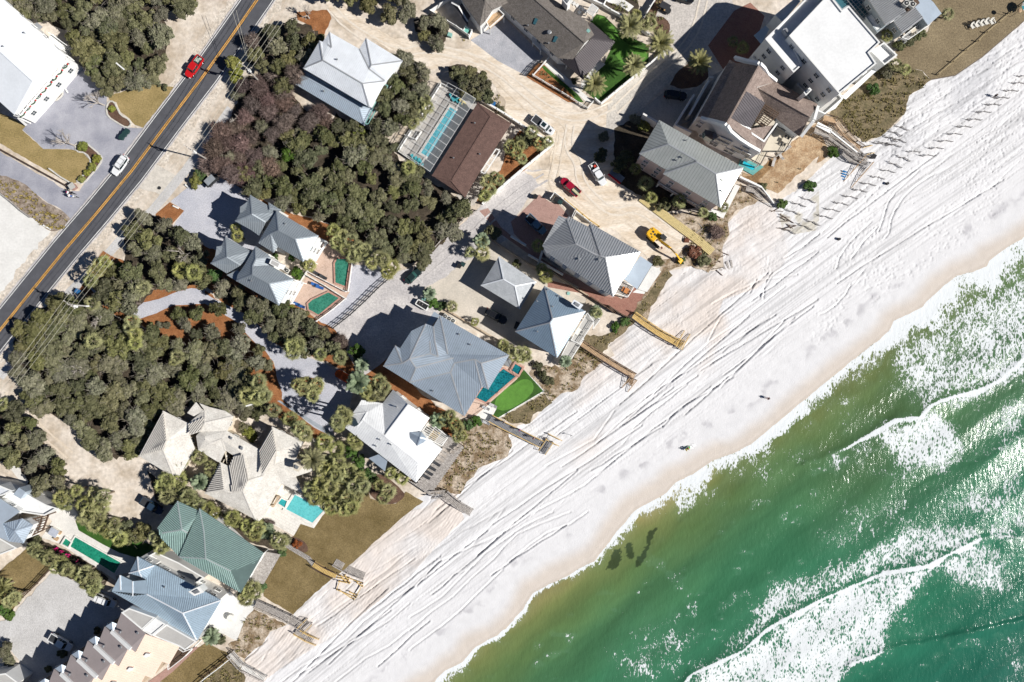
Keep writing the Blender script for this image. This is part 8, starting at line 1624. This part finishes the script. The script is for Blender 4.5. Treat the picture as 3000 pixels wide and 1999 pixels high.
o = walkway('boardwalk', 'grey walk leading to bare yellow timbers across the brown lawn', t('M','735 300 850 370 950 430 1000 490'), 1.0, (.3,.3,.35,.4), M_wood_g, M_wood_g, (0,0)); walkway('', '', t('M','1000 480 1100 540 1210 590'), 1.4, (.5,.4,.3), M_wood_y, M_dkwood, parent=o); walkway('', '', t('M','1195 460 1320 530 1470 590'), 1.5, (.2,.0,-.5), M_wood_g, M_wood_g, (0,1), parent=o)
fb = MB()
for s in ('1210 718 1390 790','1240 725 1370 810','1240 640 1210 718','1390 790 1450 660','1450 660 1320 610','1225 590 1325 610','1220 610 1320 630','1230 640 1330 660','1370 810 1400 770','1250 590 1300 650','1290 585 1330 655','1330 740 1400 770','1400 655 1450 690'):
 a, b = t('M', s); fb.beam(P(*a, .1), P(*b, -.2), .16,.16); 
 for q in (a, b): w = P(*q, 0); fb.box((w.x,w.y,-.4), (.16,.16,1.4))
fb.build('bare_timbers', M_wood_y, o)
o = walkway('boardwalk', 'long grey railed boardwalk from the sand yard over the brown lawn edge', t('M','470 840 640 915 780 980 900 1050'), 1.7, (.8,.8,.7,.3), M_wood_g, M_wood_g); walkway('', '', t('M','880 1090 960 1010'), 1.7, (.2,.1), M_wood_g, M_wood_y, parent=o, stairs=(0,)); walkway('', '', t('M','840 1090 940 1150 1040 1190'), 1.5, (0,-.4,-1.1), M_wood_g, M_wood_y, parent=o, stairs=(1,))
walkway('boardwalk', 'white grey stepped walk at the bottom edge beside the long fence', t('M','240 1300 345 1420 440 1470 560 1530'), 1.5, (.8,.4,0,-.7), M_conc_w, M_wood_g, stairs=(0,2))
o = walkway('boardwalk', 'brown timber stepped boardwalk nearer the grassy slope', t('N','40 1090 150 1120 230 1240 320 1330 400 1385'), 1.6, (1.6,1.3,.7,.2,-.3), M_wood_t, M_dkwood, stairs=(1,2,3)); walkway('', '', t('N','400 1400 480 1380'), 1.7, (-.5,-.9), M_wood_y, M_wood_y, parent=o, stairs=(0,))
o = walkway('boardwalk', 'long pale grey stepped boardwalk with white rail, nearer the orange soil', t('N','-40 1190 90 1240 200 1320 290 1390 370 1450 440 1480'), 1.7, (2.0,1.5,1.0,.6,.3,.3), M_wood_g, M_rail, stairs=(1,3)); walkway('', '', t('N','450 1470 300 1660')[:1]+t('O','245 135'), 2.2, (.3,-1.2), mat('tread', (.5,.49,.48)), M_wood_t, parent=o, stairs=(0,)); walkway('', '', t('N','220 1400 300 1470 400 1500'), 1.3, (.8,.5,.3), M_wood_g, M_rail, parent=o)
mb = MB(); mb.beam(P(*t('N','-20 1140')[0], 2.6), P(*t('N','110 1210')[0], 2.4), 1.0,.2); mb.beam(P(*t('N','110 1210')[0], 2.6), P(*t('N','350 1400')[0], 1.4), .3,.15); mb.build('white_rail', M_trim, o)
mb = MB(); 
for i in range(7): q = P(*t('O','235 10')[0], 0).lerp(P(*t('O','205 140')[0], 0), i/6); mb.box((q.x,q.y,.1-i*.15), (1.0,.28,.1), R(70)+math.pi/2*0+R(-90))
tag(mb.build('kayak_rack', mat('bright_blue_plastic', (.01,.16,.40))), 'bright blue slatted rack beside the foot of the pale grey steps', 'rack')
o = walkway('beach_stair', 'white railed beach stair beside the scrubby soil slope', t('H','1210 480 1290 500 1370 570 1450 635'), 1.3, (.9,.6,0,-.7), M_wood_g, M_wood_g, cat='stairs', stairs=(1,2)); mb = MB(); mb.beam(P(*t('H','1150 375')[0], 1.2), P(*t('H','1350 470')[0], 1.2), .4,1.0); mb.beam(P(*t('H','1350 470')[0], 1.2), P(*t('H','1460 615')[0], .3), .2,.9); mb.build('white_rail', M_trim, o)
mb = MB()
for i in range(4): mb.beam(P(*t('H',f'{945+i*42} {1180-i*14}')[0], -.1), P(*t('H',f'{1015+i*22} {1275-i*16}')[0], -.5), .45,.12)
tag(mb.build('fallen_stair', M_wood_g), 'collapsed grey stair panels at the end of the yellow boardwalk', 'wreckage')
rr = random.Random(8)
for k, s, n_, lb in (('H','1000 1080 950 1130 880 1180 960 1240 900 1100',9,'dark broken timbers scattered at the dune edge beside the collapsed stair'),('H','1540 760 1600 800 1570 850 1640 820 1500 700',12,'heap of broken fence timbers on the stained sand'),('H','790 840 850 900',4,'weathered boards lying beside the long yellow walk')):
 q = t(k, s); mb = MB()
 for i in range(n_): x, y = q[i%len(q)]; x += rr.uniform(-9,9); y += rr.uniform(-9,9); a = rr.uniform(-.6,.9); w = P(x, y, .1 if k == 'H' and n_ < 9 else bz(x, y)+.25); d = Vector((math.cos(a), -math.sin(a), rr.uniform(-.1,.15)))*rr.uniform(.7,1.5); mb.beam(w-d, w+d, .14,.10)
 tag(mb.build('broken_timbers', M_wood_g if n_ < 9 else M_dkwood), lb, 'timbers')
# ================================================================ fences
def fence(name, label, path, h, m, th=.12, post=2.4, panel=True, zs=0.1, cat='fence', rails=2, group=None, capm=None, picket=False):
 pts = [P(*q, zs) for q in path]; c = sum(pts, Vector((0,0,0)))/len(pts); o = thing(name, label, cat, (c.x,c.y,0), group); pb = MB(); fb = MB()
 for i in range(len(pts)-1):
  a, b = pts[i], pts[i+1]; L = (b-a).length; k = max(1, round(L/post))
  for j in range(k+(i == len(pts)-2)): q = a.lerp(b, j/k); pb.box((q.x,q.y,q.z+h/2+.05), (.17,.17,h+.1), math.atan2((b-a).y,(b-a).x)); 
  if panel: fb.beam(a+Vector((0,0,h*.48)), b+Vector((0,0,h*.48)), th, h*.9)
  else:
   for r_ in range(rails): fb.beam(a+Vector((0,0,h*(.35+.6*r_/max(1,rails-1)))), b+Vector((0,0,h*(.35+.6*r_/max(1,rails-1)))), .10,.12)
   if picket:
    n_ = int(L/.28)
    for j in range(n_): q = a.lerp(b, (j+.5)/n_); fb.box((q.x,q.y,q.z+h*.5), (.10,.04,h*.95), math.atan2((b-a).y,(b-a).x))
 pb.build('posts', m, o); fb.build('panels' if panel else 'rails', m, o); return o
Fw = M_trim
fence('fence', 'white panel fence enclosing the shaded court beside the shingle garage', t('C','380 0 195 122 430 262 545 345'), 1.8, Fw)
fence('fence', 'white fenced box around the green bins by the gravel court', t('C','430 262 500 300 515 262 575 300 548 362'), 1.6, Fw); fence('fence', 'long white picket fence round the mulch bed along the sand lane', t('V','625 820 490 985 320 1175')+t('C','1130 700 1400 860 1632 1005 1682 945'), 1.2, Fw, panel=False, picket=True)
fence('garden_wall', 'white wall between the turf garden and the shaded lane', t('C','1700 915 1755 965 1882 858')+t('D','0 858 150 735 330 590 470 465'), 1.3, Fw, th=.3, cat='wall'); fence('garden_wall', 'white wall along the top of the turf garden', t('V','1080 -30 1390 110 1500 185 1700 290 1920 440 2091 560'), 1.6, Fw, th=.3, cat='wall'); fence('garden_wall', 'white wall running up from the palm corner of the turf garden', t('V','1920 440 2091 130')+t('D','205 270 375 0'), 1.5, Fw, th=.2, cat='wall')
fence('garden_wall', 'white wall near the lawn strip at the top of the photo', t('V','1390 110 1460 -20'), 1.5, Fw, th=.2, cat='wall')
fence('garden_wall', 'white wall of the mulch garden between the brown house and the lane', t('C','660 930 880 1060 1085 1195 1318 1330 1200 1430 1030 1568')+t('G','930 85 670 312'), 1.3, Fw, th=.4, cat='wall'); fence('fence', 'white fence at the sea side of the upper twin pool', t('F','950 930 1120 1020 1300 1115 1325 1110 1362 850'), 1.1, Fw, panel=False, rails=3); fence('fence', 'white fence round the lower twin pool', t('F','935 960 1110 1060 1300 1180 1180 1280 1035 1385'), 1.1, Fw, panel=False, rails=3); fence('fence', 'short white fence beside the lower twin house garden', t('F','1000 850 940 940 885 1028'), 1.1, Fw, panel=False, rails=2)
fence('fence', 'black rail fence across the grey gravel beside the lane', t('F','1185 1450 1340 1330 1480 1200 1600 1080 1720 975'), 1.7, M_dark, panel=False, rails=3, post=1.6); fence('fence', 'low weathered white fence along the lane edge of the dark thicket', t('G','100 820 240 700 330 600 430 520 520 430 620 370'), .9, M_wood_g, panel=False, rails=2, post=1.0)
fence('fence', 'rope and post fence along the brown sea lawn', t('N','1085 690 1220 575 1340 470 1450 385 1530 305 1640 215 1740 130 1840 60 1960 -30'), 1.0, mat('rope_yellow', (.45,.36,.2)), panel=False, rails=1, post=3.2); fence('fence', 'dark iron gate fence at the end of the grey gravel court', t('V','225 1165 330 1040 440 950'), 1.3, M_dark, panel=False, rails=3, post=1.2)
fence('garden_wall', 'brown retaining wall beside the big blue roof house', t('G','330 1275 560 1410 760 1530 900 1600'), .9, W_tan, th=.35, cat='wall'); fence('garden_wall', 'dark timber wall between the brick terrace and the sandy yard', t('G','1660 1165 1882 1310')+t('Q','250 300 370 380 440 410'), 1.5, M_dkwood, th=.25, cat='wall'); fence('garden_wall', 'low wall between the beige drive and the shaded brick walk', t('G','760 640 900 730 1100 860 1330 960 1640 1150'), .8, W_tan, th=.3, cat='wall')
fence('fence', 'yellow timber fence along the sand lane beside the striped roof house', t('G','1420 270 1530 360 1650 460 1740 520'), 1.6, M_wood_y, panel=False, rails=3); fence('fence', 'white bin enclosure fence at the head of the brick drive', t('G','1290 265 1330 210 1520 365 1490 430'), 1.7, Fw); fence('fence', 'white fence of the mulch strip beside the striped roof', t('G','1500 440 1530 385 1665 490'), 1.7, Fw)
fence('fence', 'timber fence between the left lawn and the gravel lot', t('L','480 520 350 660 215 790 180 845'), 1.4, M_dkwood, panel=False, rails=3); fence('fence', 'long white handrail fence at the bottom edge beside the brown lawn', t('M','245 1340 120 1440 0 1530')+t('M','-80 1600'), 1.2, Fw, panel=False, rails=2); fence('fence', 'dark timber fence parallel to the white handrail at the bottom edge', t('M','225 1325 100 1420 -20 1510'), 1.0, M_dkwood, panel=False, rails=2)
fence('fence', 'dark edging fence and hedge line below the left winter lawn', t('A','-60 1330 0 1370 200 1480 400 1590')+t('E','560 110 660 165'), .9, M_dkwood, th=.2); fence('garden_wall', 'low white kerb wall below the left winter lawn', t('E','460 -15 560 60 680 130'), .5, M_kerb, th=.3, cat='wall'); fence('fence', 'short white wall beside the pool cage', t('F','1700 1370 1760 1400')[:0]+t('C','-40 1250 60 1290 110 1220'), 1.2, Fw); fence('fence', 'white picket pieces at the plunge pool below the mansion', t('H','1150 375 1290 440'), 1.0, Fw, panel=False)
fence('retaining_wall', 'grey timber retaining edge beside the pale lot', t('E','0 205 110 290 200 370 290 435'), .6, M_wood_g, th=.25, cat='wall')
pil = thing('gate_pillar', 'pale stone pillar with white sign at the street corner', 'pillar', tuple(P(*t('E','695 155')[0], 0))); q = P(*t('E','690 155')[0], 0); mb = MB(); mb.box((q.x,q.y,.7), (1.1,1.1,1.4), .6); mb.build('pillar_block', M_brick_g, pil); mb = MB(); mb.box((q.x,q.y,1.45), (1.3,1.3,.12), .6); mb.build('pillar_cap', M_conc, pil)
# sand fences on the beach: kinked slatted lengths
def _sf():
 mb = MB(); rr = random.Random(2); pts = [Vector((-1.9,0,0)), Vector((-1.0,-.28,0)), Vector((.1,.12,0)), Vector((1.9,-.12,0))]
 for a, b in zip(pts, pts[1:]):
  L = (b-a).length; n_ = int(L/.11)
  for j in range(n_): q = a.lerp(b, (j+.5)/n_); mb.box((q.x,q.y,.42), (.055,.02,.95+rr.uniform(-.05,.05)))
  for z in (.25,.7): mb.beam(a+Vector((0,0,z)), b+Vector((0,0,z)), .02,.02)
 o = mb.build('slats', M_wood_g); me = o.data; bpy.data.objects.remove(o)
 mb = MB(); [mb.box((q.x,q.y,.45), (.09,.09,1.2)) for q in pts]; o = mb.build('posts', M_dkwood); m2 = o.data; bpy.data.objects.remove(o); return me, m2
SF1, SF2 = _sf()
SFP = t('N','1870 705 1820 768 1750 838 1668 902 1590 965 1500 1033 1415 1102 1325 1168 1235 1235 1150 1300 1065 1365 985 1432 855 1396 770 1457 690 1515 745 1175 690 1225 650 1275 725 1290 600 1320 680 1335 560 1325')+t('O','620 5 530 65 445 125 365 183 280 243 195 303 115 362 50 425')+t('H','1780 585 1690 625 1640 695 1820 790 1750 830 1600 870')
rr = random.Random(4)
for i, (x, y) in enumerate(SFP):
 z = bz(x, y); p = P(x, y, z); far_ = i >= 13; o = thing('sand_fence', 'short kinked sand fence in the rows on the white sand below the flat roofed building' if i < 22 else 'short kinked sand fence in the rows on stained sand near the beach stairs', 'sand fence', tuple(p), 'sand fences on the upper beach' if i < 22 else 'sand fences near the beach stairs', R(-2) if i < 13 else R(rr.uniform(-26,-12)) if i < 21 or i > 28 else R(-12))
 o.scale = (.85,.85,.8)
 for nm, me in (('slats', SF1), ('posts', SF2)): c = bpy.data.objects.new(nm, me); COL.objects.link(c); c.parent = o
# ================================================================ furniture and small things
def lounger(label, x, y, ang, m, z=.15, group=None, L=1.9, frame=None):
 p = P(x, y, z); o = thing('sun_lounger', label, 'sun lounger', tuple(p), group, ang); f = frame or m
 for nm, b in (('seat', ((-.25,0,.35),(1.2,.62,.08))),): mb = MB(); mb.box(*b); q = mb.build(nm, m); q.parent = o
 mb = MB(); mb.beam((.33,0,.38), (.95,0,.75), .62,.08); q = mb.build('backrest', m); q.parent = o
 for sx in (-.8,.5):
  for sy in (-.26,.26): mb = MB(); mb.box((sx,sy,.17), (.06,.06,.34)); q = mb.build('leg', f); q.parent = o
 return o
M_lb = C_('beige_cushion', (.36,.32,.28)); M_lk = C_('black_cushion', (.035,.037,.042)); M_blu = C_('blue_sling', (.02,.09,.28)); M_wh = mat('white_plastic', (.72,.70,.64), rough=.5); M_aq = C_('aqua_sling', (.08,.40,.45))
for i, (x, y) in enumerate(t('K','335 1005 308 1045 285 1085')): lounger('beige sun lounger on the sun deck, '+('nearest the pergola','between two beige loungers','beside the dark loungers')[i], x, y, R(148), M_lb, 1.6, 'loungers on the sun deck')
for i, (x, y) in enumerate(t('K','252 1125 212 1168 185 1210 158 1245')): lounger('dark grey sun lounger on the sun deck, '+('next to the beige loungers','second from the beige loungers','third from the beige loungers','furthest from the beige loungers')[i], x, y, R(148), M_lk, 1.6, 'loungers on the sun deck')
for i, (x, y) in enumerate(t('D','1580 1370 1525 1440 1458 1500')): lounger('pale cushioned lounger on the orange soil below the mansion, '+('uppermost','middle','lowest')[i], x, y, R((35,-60,75)[i]), mat('pale_cushion', (.5,.47,.44)), .2, 'loungers below the mansion', L=2.2)
for k, s, a, lb in (('F','1020 1050',160,'blue pool lounger at the wall of the lower pink deck, left'),('F','1062 1075',160,'blue pool lounger at the wall of the lower pink deck, right'),('F','845 1225',-20,'blue pool chair below the lower pergola, left'),('F','890 1248',-20,'blue pool chair below the lower pergola, right')): lounger(lb, *t(k, s)[0], R(a), M_blu, .2, 'blue loungers by the twin pools')
for s, m_, lb in (('395 905',M_aq,'first aqua lounger from the left in the pool cage'),('430 915',M_aq,'second aqua lounger in the pool cage'),('455 930',M_aq,'third aqua lounger in the pool cage'),('485 950',C_('yellow_sling',(.6,.5,.2)),'yellow lounger left in the pool cage'),('510 965',C_('yellow_sling',(.6,.5,.2)),'yellow lounger right in the pool cage'),('40 1460',M_aq,'aqua chair at the lower end of the pool cage, left'),('75 1480',M_aq,'aqua chair at the lower end of the pool cage, middle'),('105 1495',M_aq,'aqua chair at the lower end of the pool cage, right')): lounger(lb, *t('C', s)[0], R(120), m_, .2, 'loungers in the pool cage')
for s, lb in (('1030 945','round dark kettle table by the upper twin pool wall'),('1095 980','black lounger by the upper twin pool wall')): lounger(lb.replace('round dark kettle table','black reclining chair'), *t('F', s)[0], R(150), M_lk, .2)
for s, lb in (('640 720','white and grey lounger beside the grill on the putting green terrace'),('700 745','second grey lounger beside the grill on the putting green terrace'),('700 612','grey covered grill chair by the turf corner'),('765 590','pale lounger at the corner of the oval putting green')): lounger(lb, *t('K', s)[0], R(-25), mat('pale_grey_sling', (.45,.45,.46)), .2)
def chair_adir(label, x, y, ang, m=M_wh, z=.2, s=1.0, group=None):
 p = P(x, y, z); o = thing('adirondack_chair', label, 'chair', tuple(p), group, ang)
 def pc(nm, fn, mm=m): mb = MB(); fn(mb); q = mb.build(nm, mm); q.parent = o
 pc('seat', lambda b: b.beam((-.3,0,.28),(.35,0,.42), .55,.05)); pc('backrest', lambda b: [b.beam((-.30,w,.28),(-.68+abs(w)*.35,w*1.25,1.0-abs(w)*.4), .11,.03) for w in (-.26,-.13,0,.13,.26)])
 for sy in (-1,1): pc('armrest', lambda b: b.box((0,sy*.38,.56), (.75,.13,.04))); pc('leg', lambda b: b.box((.34,sy*.34,.28), (.07,.06,.56))); pc('leg', lambda b: b.beam((-.1,sy*.30,.3),(-.65,sy*.30,.02), .06,.08))
 o.scale = (s*1.25,)*3; return o
for i, (x, y) in enumerate(t('N','1402 252 1447 238 1490 228 1535 214 1580 212')): chair_adir('white wooden lawn chair on the brown lawn, '+('first from the left','second from the left','in the middle of five','second from the right','rightmost of five')[i], x, y, R(-60-2*i), group='white lawn chairs')
for i, (x, y) in enumerate(t('K','398 1018 432 985 460 965')): chair_adir('dark chair at the sea corner of the sun deck, '+('nearest the loungers','middle one','outermost')[i], x, y, R(-30), M_lb, 1.6, .8, 'chairs at the corner of the sun deck')
def dining(label, x, y, ang, m, z=.15, n=4, L=1.8, cm=None):
 p = P(x, y, z); o = thing('dining_table', label, 'table', tuple(p), None, ang); mb = MB(); mb.box((0,0,.73), (L,.9,.06)); q = mb.build('tabletop', m); q.parent = o
 for sx in (-1,1):
  for sy in (-1,1): mb = MB(); mb.box((sx*L*.42,sy*.36,.36), (.07,.07,.71)); q = mb.build('leg', m); q.parent = o
 k = 0
 for sy in (-1,1):
  for i in range(n//2):
   xx = (i-(n//2-1)/2)*L/(n//2); w = Vector((xx*math.cos(ang)-sy*.8*math.sin(ang), xx*math.sin(ang)+sy*.8*math.cos(ang), 0))+p; c = thing('dining_chair', 'chair at the '+' '.join(label.split()[-9:]), 'chair', tuple(w), 'chairs at the '+label, ang); k += 1
   for nm, b in (('seat', ((0,0,.44),(.45,.45,.05))), ('backrest', ((0,sy*.22,.72),(.45,.05,.5)))): mb = MB(); mb.box(*b); q = mb.build(nm, cm or m); q.parent = c
   mb = MB(); [mb.box((a*.19,b*.19,.21), (.04,.04,.42)) for a in (-1,1) for b in (-1,1)]; q = mb.build('legs', cm or m); q.parent = c
dining('yellow timber table under the sun deck pergola', *t('K','230 862')[0], R(-28), M_wood_y, 1.6, 6, 2.0); dining('pale table on the shaded roof balcony of the mansion', *t('D','1560 1300')[0], R(-30), W_cream, 6.0, 4, 1.4, M_dark); dining('white round set on the roof terrace of the mansion', *t('D','1325 1215')[0], R(-20), M_wh, 8.6, 4, 1.5); dining('low table on the patio balcony of the grey house', *t('N','850 290')[0], R(35), W_cream, 2.4, 4, 1.3); dining('white outdoor sofa set on the blue pyramid roof balcony', *t('G','1545 1480')[0], R(60), M_wh, 3.6, 4, 1.6); dining('orange chairs and table on the timber balcony of the striped roof house', *t('Q','420 165')[0], R(60), mat('orange_wood',(.45,.18,.06)), 3.2, 4, 1.2)
def bin_(label, x, y, ang, m, z=.15, s=1.0, group=None):
 p = P(x, y, z); o = thing('wheelie_bin', label, 'bin', tuple(p), group, ang); mb = MB(); mb.rings([[(a*.26*k*s, b*.30*k*s, zz) for a, b in ((-1,-1),(1,-1),(1,1),(-1,1))] for k, zz in ((.8,.08),(1,.95))]); q = mb.build('body', m); q.parent = o
 mb = MB(); mb.beam((-.30*s,0,1.0),(.34*s,0,1.03), .66*s,.07); q = mb.build('lid', m); q.parent = o
 for sy in (-1,1): mb = MB(); mb.tube((-.24*s,sy*.28*s,.12),(-.24*s,sy*.34*s,.12), .12,.12,10); q = mb.build('wheel', M_tyre); q.parent = o
B_g = mat('dark_green_plastic', (.02,.05,.05), rough=.5); B_k = mat('black_plastic', (.02,.02,.022), rough=.5)
for i, (x, y) in enumerate(t('A','1132 1272 1158 1242 1182 1216')): bin_(('lowest','middle','uppermost')[i]+' of three dark bins on the gravel drive beside the road', x, y, R(-25), B_g, s=1.7, group='bins by the road')
for k, s, m_, lb in (('G','458 880',B_k,'dark bin standing on the lane, the larger of two'),('G','492 865',B_g,'dark bin standing on the lane, the right one of two'),('G','1155 245',B_k,'grey bin at the head of the mauve brick drive'),('C','745 945',B_k,'dark bin in the white corner by the pool house, left'),('C','770 965',mat('blue_plastic',(.02,.12,.3)),'blue bin in the white corner by the pool house, right'),('C','525 295',mat('mint_plastic',(.15,.42,.36)),'mint green bin inside the white fenced box'),('G','1345 270',B_k,'black bin behind the white enclosure fence, left'),('G','1380 295',B_g,'black bin behind the white enclosure fence, right'),('N','485 1445',B_k,'round black bin at the foot of the pale steps'),('E','730 1110',mat('blue_plastic',(.02,.12,.3)),'blue bin by the lowest utility pole, left'),('E','785 1145',B_g,'dark bin by the lowest utility pole, right')): x, y = t(k, s)[0]; bin_(lb, x, y, R(-30), m_, s=1.5, z=.15 if s != '485 1445' else bz(x, y))
o = thing('bin_store', 'white framed store with four round bins at the gravel lane', 'bin store', tuple(P(*t('G','115 1232')[0], 0))); q4 = [P(*q, 1.2) for q in t('G','80 1185 180 1240 150 1285 52 1225')]; mb = MB()
for a, b in zip(q4, q4[1:]+q4[:1]): mb.beam(a-Vector((0,0,.55)), b-Vector((0,0,.55)), .18,1.1)
mb.build('walls', M_trim, o); mb = MB(); [mb.box(tuple(q4[0].lerp(q4[1], (i+.5)/4).lerp(q4[3].lerp(q4[2], (i+.5)/4), .5)-Vector((0,0,.2))), (.6,.6,.08), -.5) for i in range(4)]; mb.build('bin_lids', B_k, o)
for k, s, lb in (('G','330 1340','first air conditioner in the row by the big blue roof'),('G','366 1362','middle air conditioner in the row by the big blue roof'),('G','402 1382','last air conditioner in the row by the big blue roof'),('F','738 902','left air conditioner between the twin houses'),('F','765 922','right air conditioner between the twin houses')): ac_unit(t(k, s)[0], .15, lb, 1.0)
def box_thing(nm, lb, cat, k, s, d, m, z=.15, ang=0, lid=None):
 q = P(*t(k, s)[0], z); o = thing(nm, lb, cat, tuple(q), None, ang); mb = MB(); mb.box((0,0,d[2]/2), d); b = mb.build('case', m, bevel=.04); b.parent = o; mb = MB(); mb.box((0,0,d[2]+.03), (d[0]*1.06,d[1]*1.06,.06)); b = mb.build('lid', lid or m); b.parent = o; return o
box_thing('utility_box', 'mint green utility cabinet by the scrub clump at the sand lane', 'utility box', 'C','372 332', (.9,.8,.9), M_copper, ang=R(-20)); box_thing('utility_box', 'mint green utility cabinet beside the bin store shrub', 'utility box', 'G','135 1180', (.8,.7,.8), M_copper, ang=R(-20)); box_thing('utility_box', 'turquoise cabinet against the shingle house wall', 'utility box', 'C','975 200', (.9,.9,.8), M_aq, ang=R(-40)); box_thing('board', 'pale blue square board leaning in the shade by the lane', 'board', 'C','1772 1445', (1.2,1.2,.1), RM_wb, 1.0, R(40))
box_thing('hot_tub', 'pale oval hot tub with grey cover on the white terrace', 'hot tub', 'L','510 185', (1.9,1.6,.8), M_wh, ang=R(-30), lid=mat('grey_cover', (.40,.43,.50))); box_thing('outdoor_shower', 'small brown bench beside the pale hot tub', 'bench', 'L','555 190', (.7,.7,.5), M_wood_t, ang=R(-30)); box_thing('storage_box', 'small brown crate below the pale hot tub', 'crate', 'L','525 245', (.9,.7,.5), M_wood_t, ang=R(-30)); box_thing('grill', 'dark grill cart by the long blue pool deck', 'grill', 'K','905 195', (1.6,1.2,.9), M_metal_g, ang=R(60)); box_thing('grill', 'dark box beside the blue pyramid roof eave', 'box', 'G','985 1425', (.9,1.6,.8), M_dark, ang=R(-20))
o = thing('fire_pit', 'round white fire pit on the white sand yard', 'fire pit', tuple(P(*t('M','250 968')[0], .1))); q = P(*t('M','250 968')[0], .1); mb = MB(); mb.tube(q, q+Vector((0,0,1.0)), .75,.75,20); mb.build('drum', M_conc_w, o); mb = MB(); mb.tube(q+Vector((0,0,1.0)), q+Vector((0,0,1.05)), .8,.8,20); mb.build('cover', M_wh, o)
o = thing('beach_umbrella', 'mint and white parasol on the brown lawn beside the rope fence', 'parasol', tuple(P(*t('N','1858 92')[0], 0))); q = P(*t('N','1858 92')[0], 0); mb = MB(); mb.tube(q, q+Vector((0,0,2.3)), .03,.03,6); mb.build('pole', M_dkwood, o); mb = MB(); rr_ = 1.25
for i in range(8): a, b = 2*math.pi*i/8, 2*math.pi*(i+1)/8; mb.add([q+Vector((0,0,2.5)), q+Vector((rr_*math.cos(a),rr_*math.sin(a),2.0)), q+Vector((rr_*math.cos(b),rr_*math.sin(b),2.0))], [(0,1,2)], i%2)
mb.build('canopy', [M_aq, M_wh], o)
o = thing('lamp_post', 'small post lamp casting a round shadow on the brown lawn', 'lamp post', tuple(P(*t('N','1755 155')[0], 0))); q = P(*t('N','1755 155')[0], 0); mb = MB(); mb.tube(q, q+Vector((0,0,3.2)), .05,.04,8); mb.build('post', M_dkwood, o); mb = MB(); mb.ball(tuple(q+Vector((0,0,3.4))), (.5,.5,.25), 12, 8); mb.build('lamp_shade', M_wood_t, o)
for i, (x, y) in enumerate(t('O','620 122 178 632')): q = P(x, y, bz(x, y)); mb = MB(); mb.tube(q, q+Vector((0,0,.7)), .32,.28,12); tag(mb.build('trash_barrel', B_k), ('dark barrel on the beach above the long curving ruts','dark barrel on the beach among the straight ruts')[i], 'barrel')
q = P(*t('K','1480 862')[0], bz(*t('K','1480 862')[0])); o = thing('sign_post', 'lone dark post with a flat sign on the white sand beside the yellow rails', 'sign', tuple(q)); mb = MB(); mb.tube(q, q+Vector((0,0,1.5)), .04,.04,6); mb.build('post', M_dkwood, o); mb = MB(); mb.box(tuple(q+Vector((0,0,1.5))), (.5,.06,.4), .4); mb.build('sign_board', M_dark, o)
for i, (x, y) in enumerate(t('V','950 55 1000 85 1040 115 1085 145 1035 190 1125 175 910 30')): mb = MB(); q = P(x, y, .16); mb.box(tuple(q), (.75,.75,.1), .5); tag(mb.build('stepping_stone', M_conc_w), 'white square stepping stone in the shady court behind the shingle roof', 'stepping stone', 'stepping stones')
pergola(thing('garden_arbour', 'white lattice arbour at the head of the turf garden', 'arbour', tuple(P(*t('V','1230 160')[0], 0))), t('V','1225 60 1320 130 1240 250 1145 180'), 2.4, M_trim, 9, 5, bw=.09)
for k, s, lb in (('E','1465 160','round dark manhole cover on the sandy concrete pad'),('G','1460 1130','round green hatch cover in the sandy side yard')): q = P(*t(k, s)[0], .2); mb = MB(); mb.tube(q, q+Vector((0,0,.05)), .38,.38,16); tag(mb.build('manhole_cover', M_dark if k == 'E' else M_copper), lb, 'manhole cover')
for k, s, ln, a, lb in (('E','1615 335',1.4,-25,'white pebble sign lying on the orange mulch patch'),('E','430 520',1.9,-28,'white board beside the scrubby verge bed'),('A','1105 610',2.3,-40,'white board on the olive wood canopy edge'),('A','600 815',2.2,-58,'white parking bumper on the gravel drive'),('J','410 588',1.6,15,'white board among the palms beside the mulch garden'),('E','1720 145',1.2,-40,'small white bench at the mulch bed by the sidewalk')): q = P(*t(k, s)[0], .3 if (k, s) not in (('A','1105 610'),('J','410 588')) else 4.5); mb = MB(); mb.box(tuple(q), (ln,.3,.22), R(a)); tag(mb.build('white_board' if 'board' in lb else 'kerb_stone', M_trim), lb, 'board')
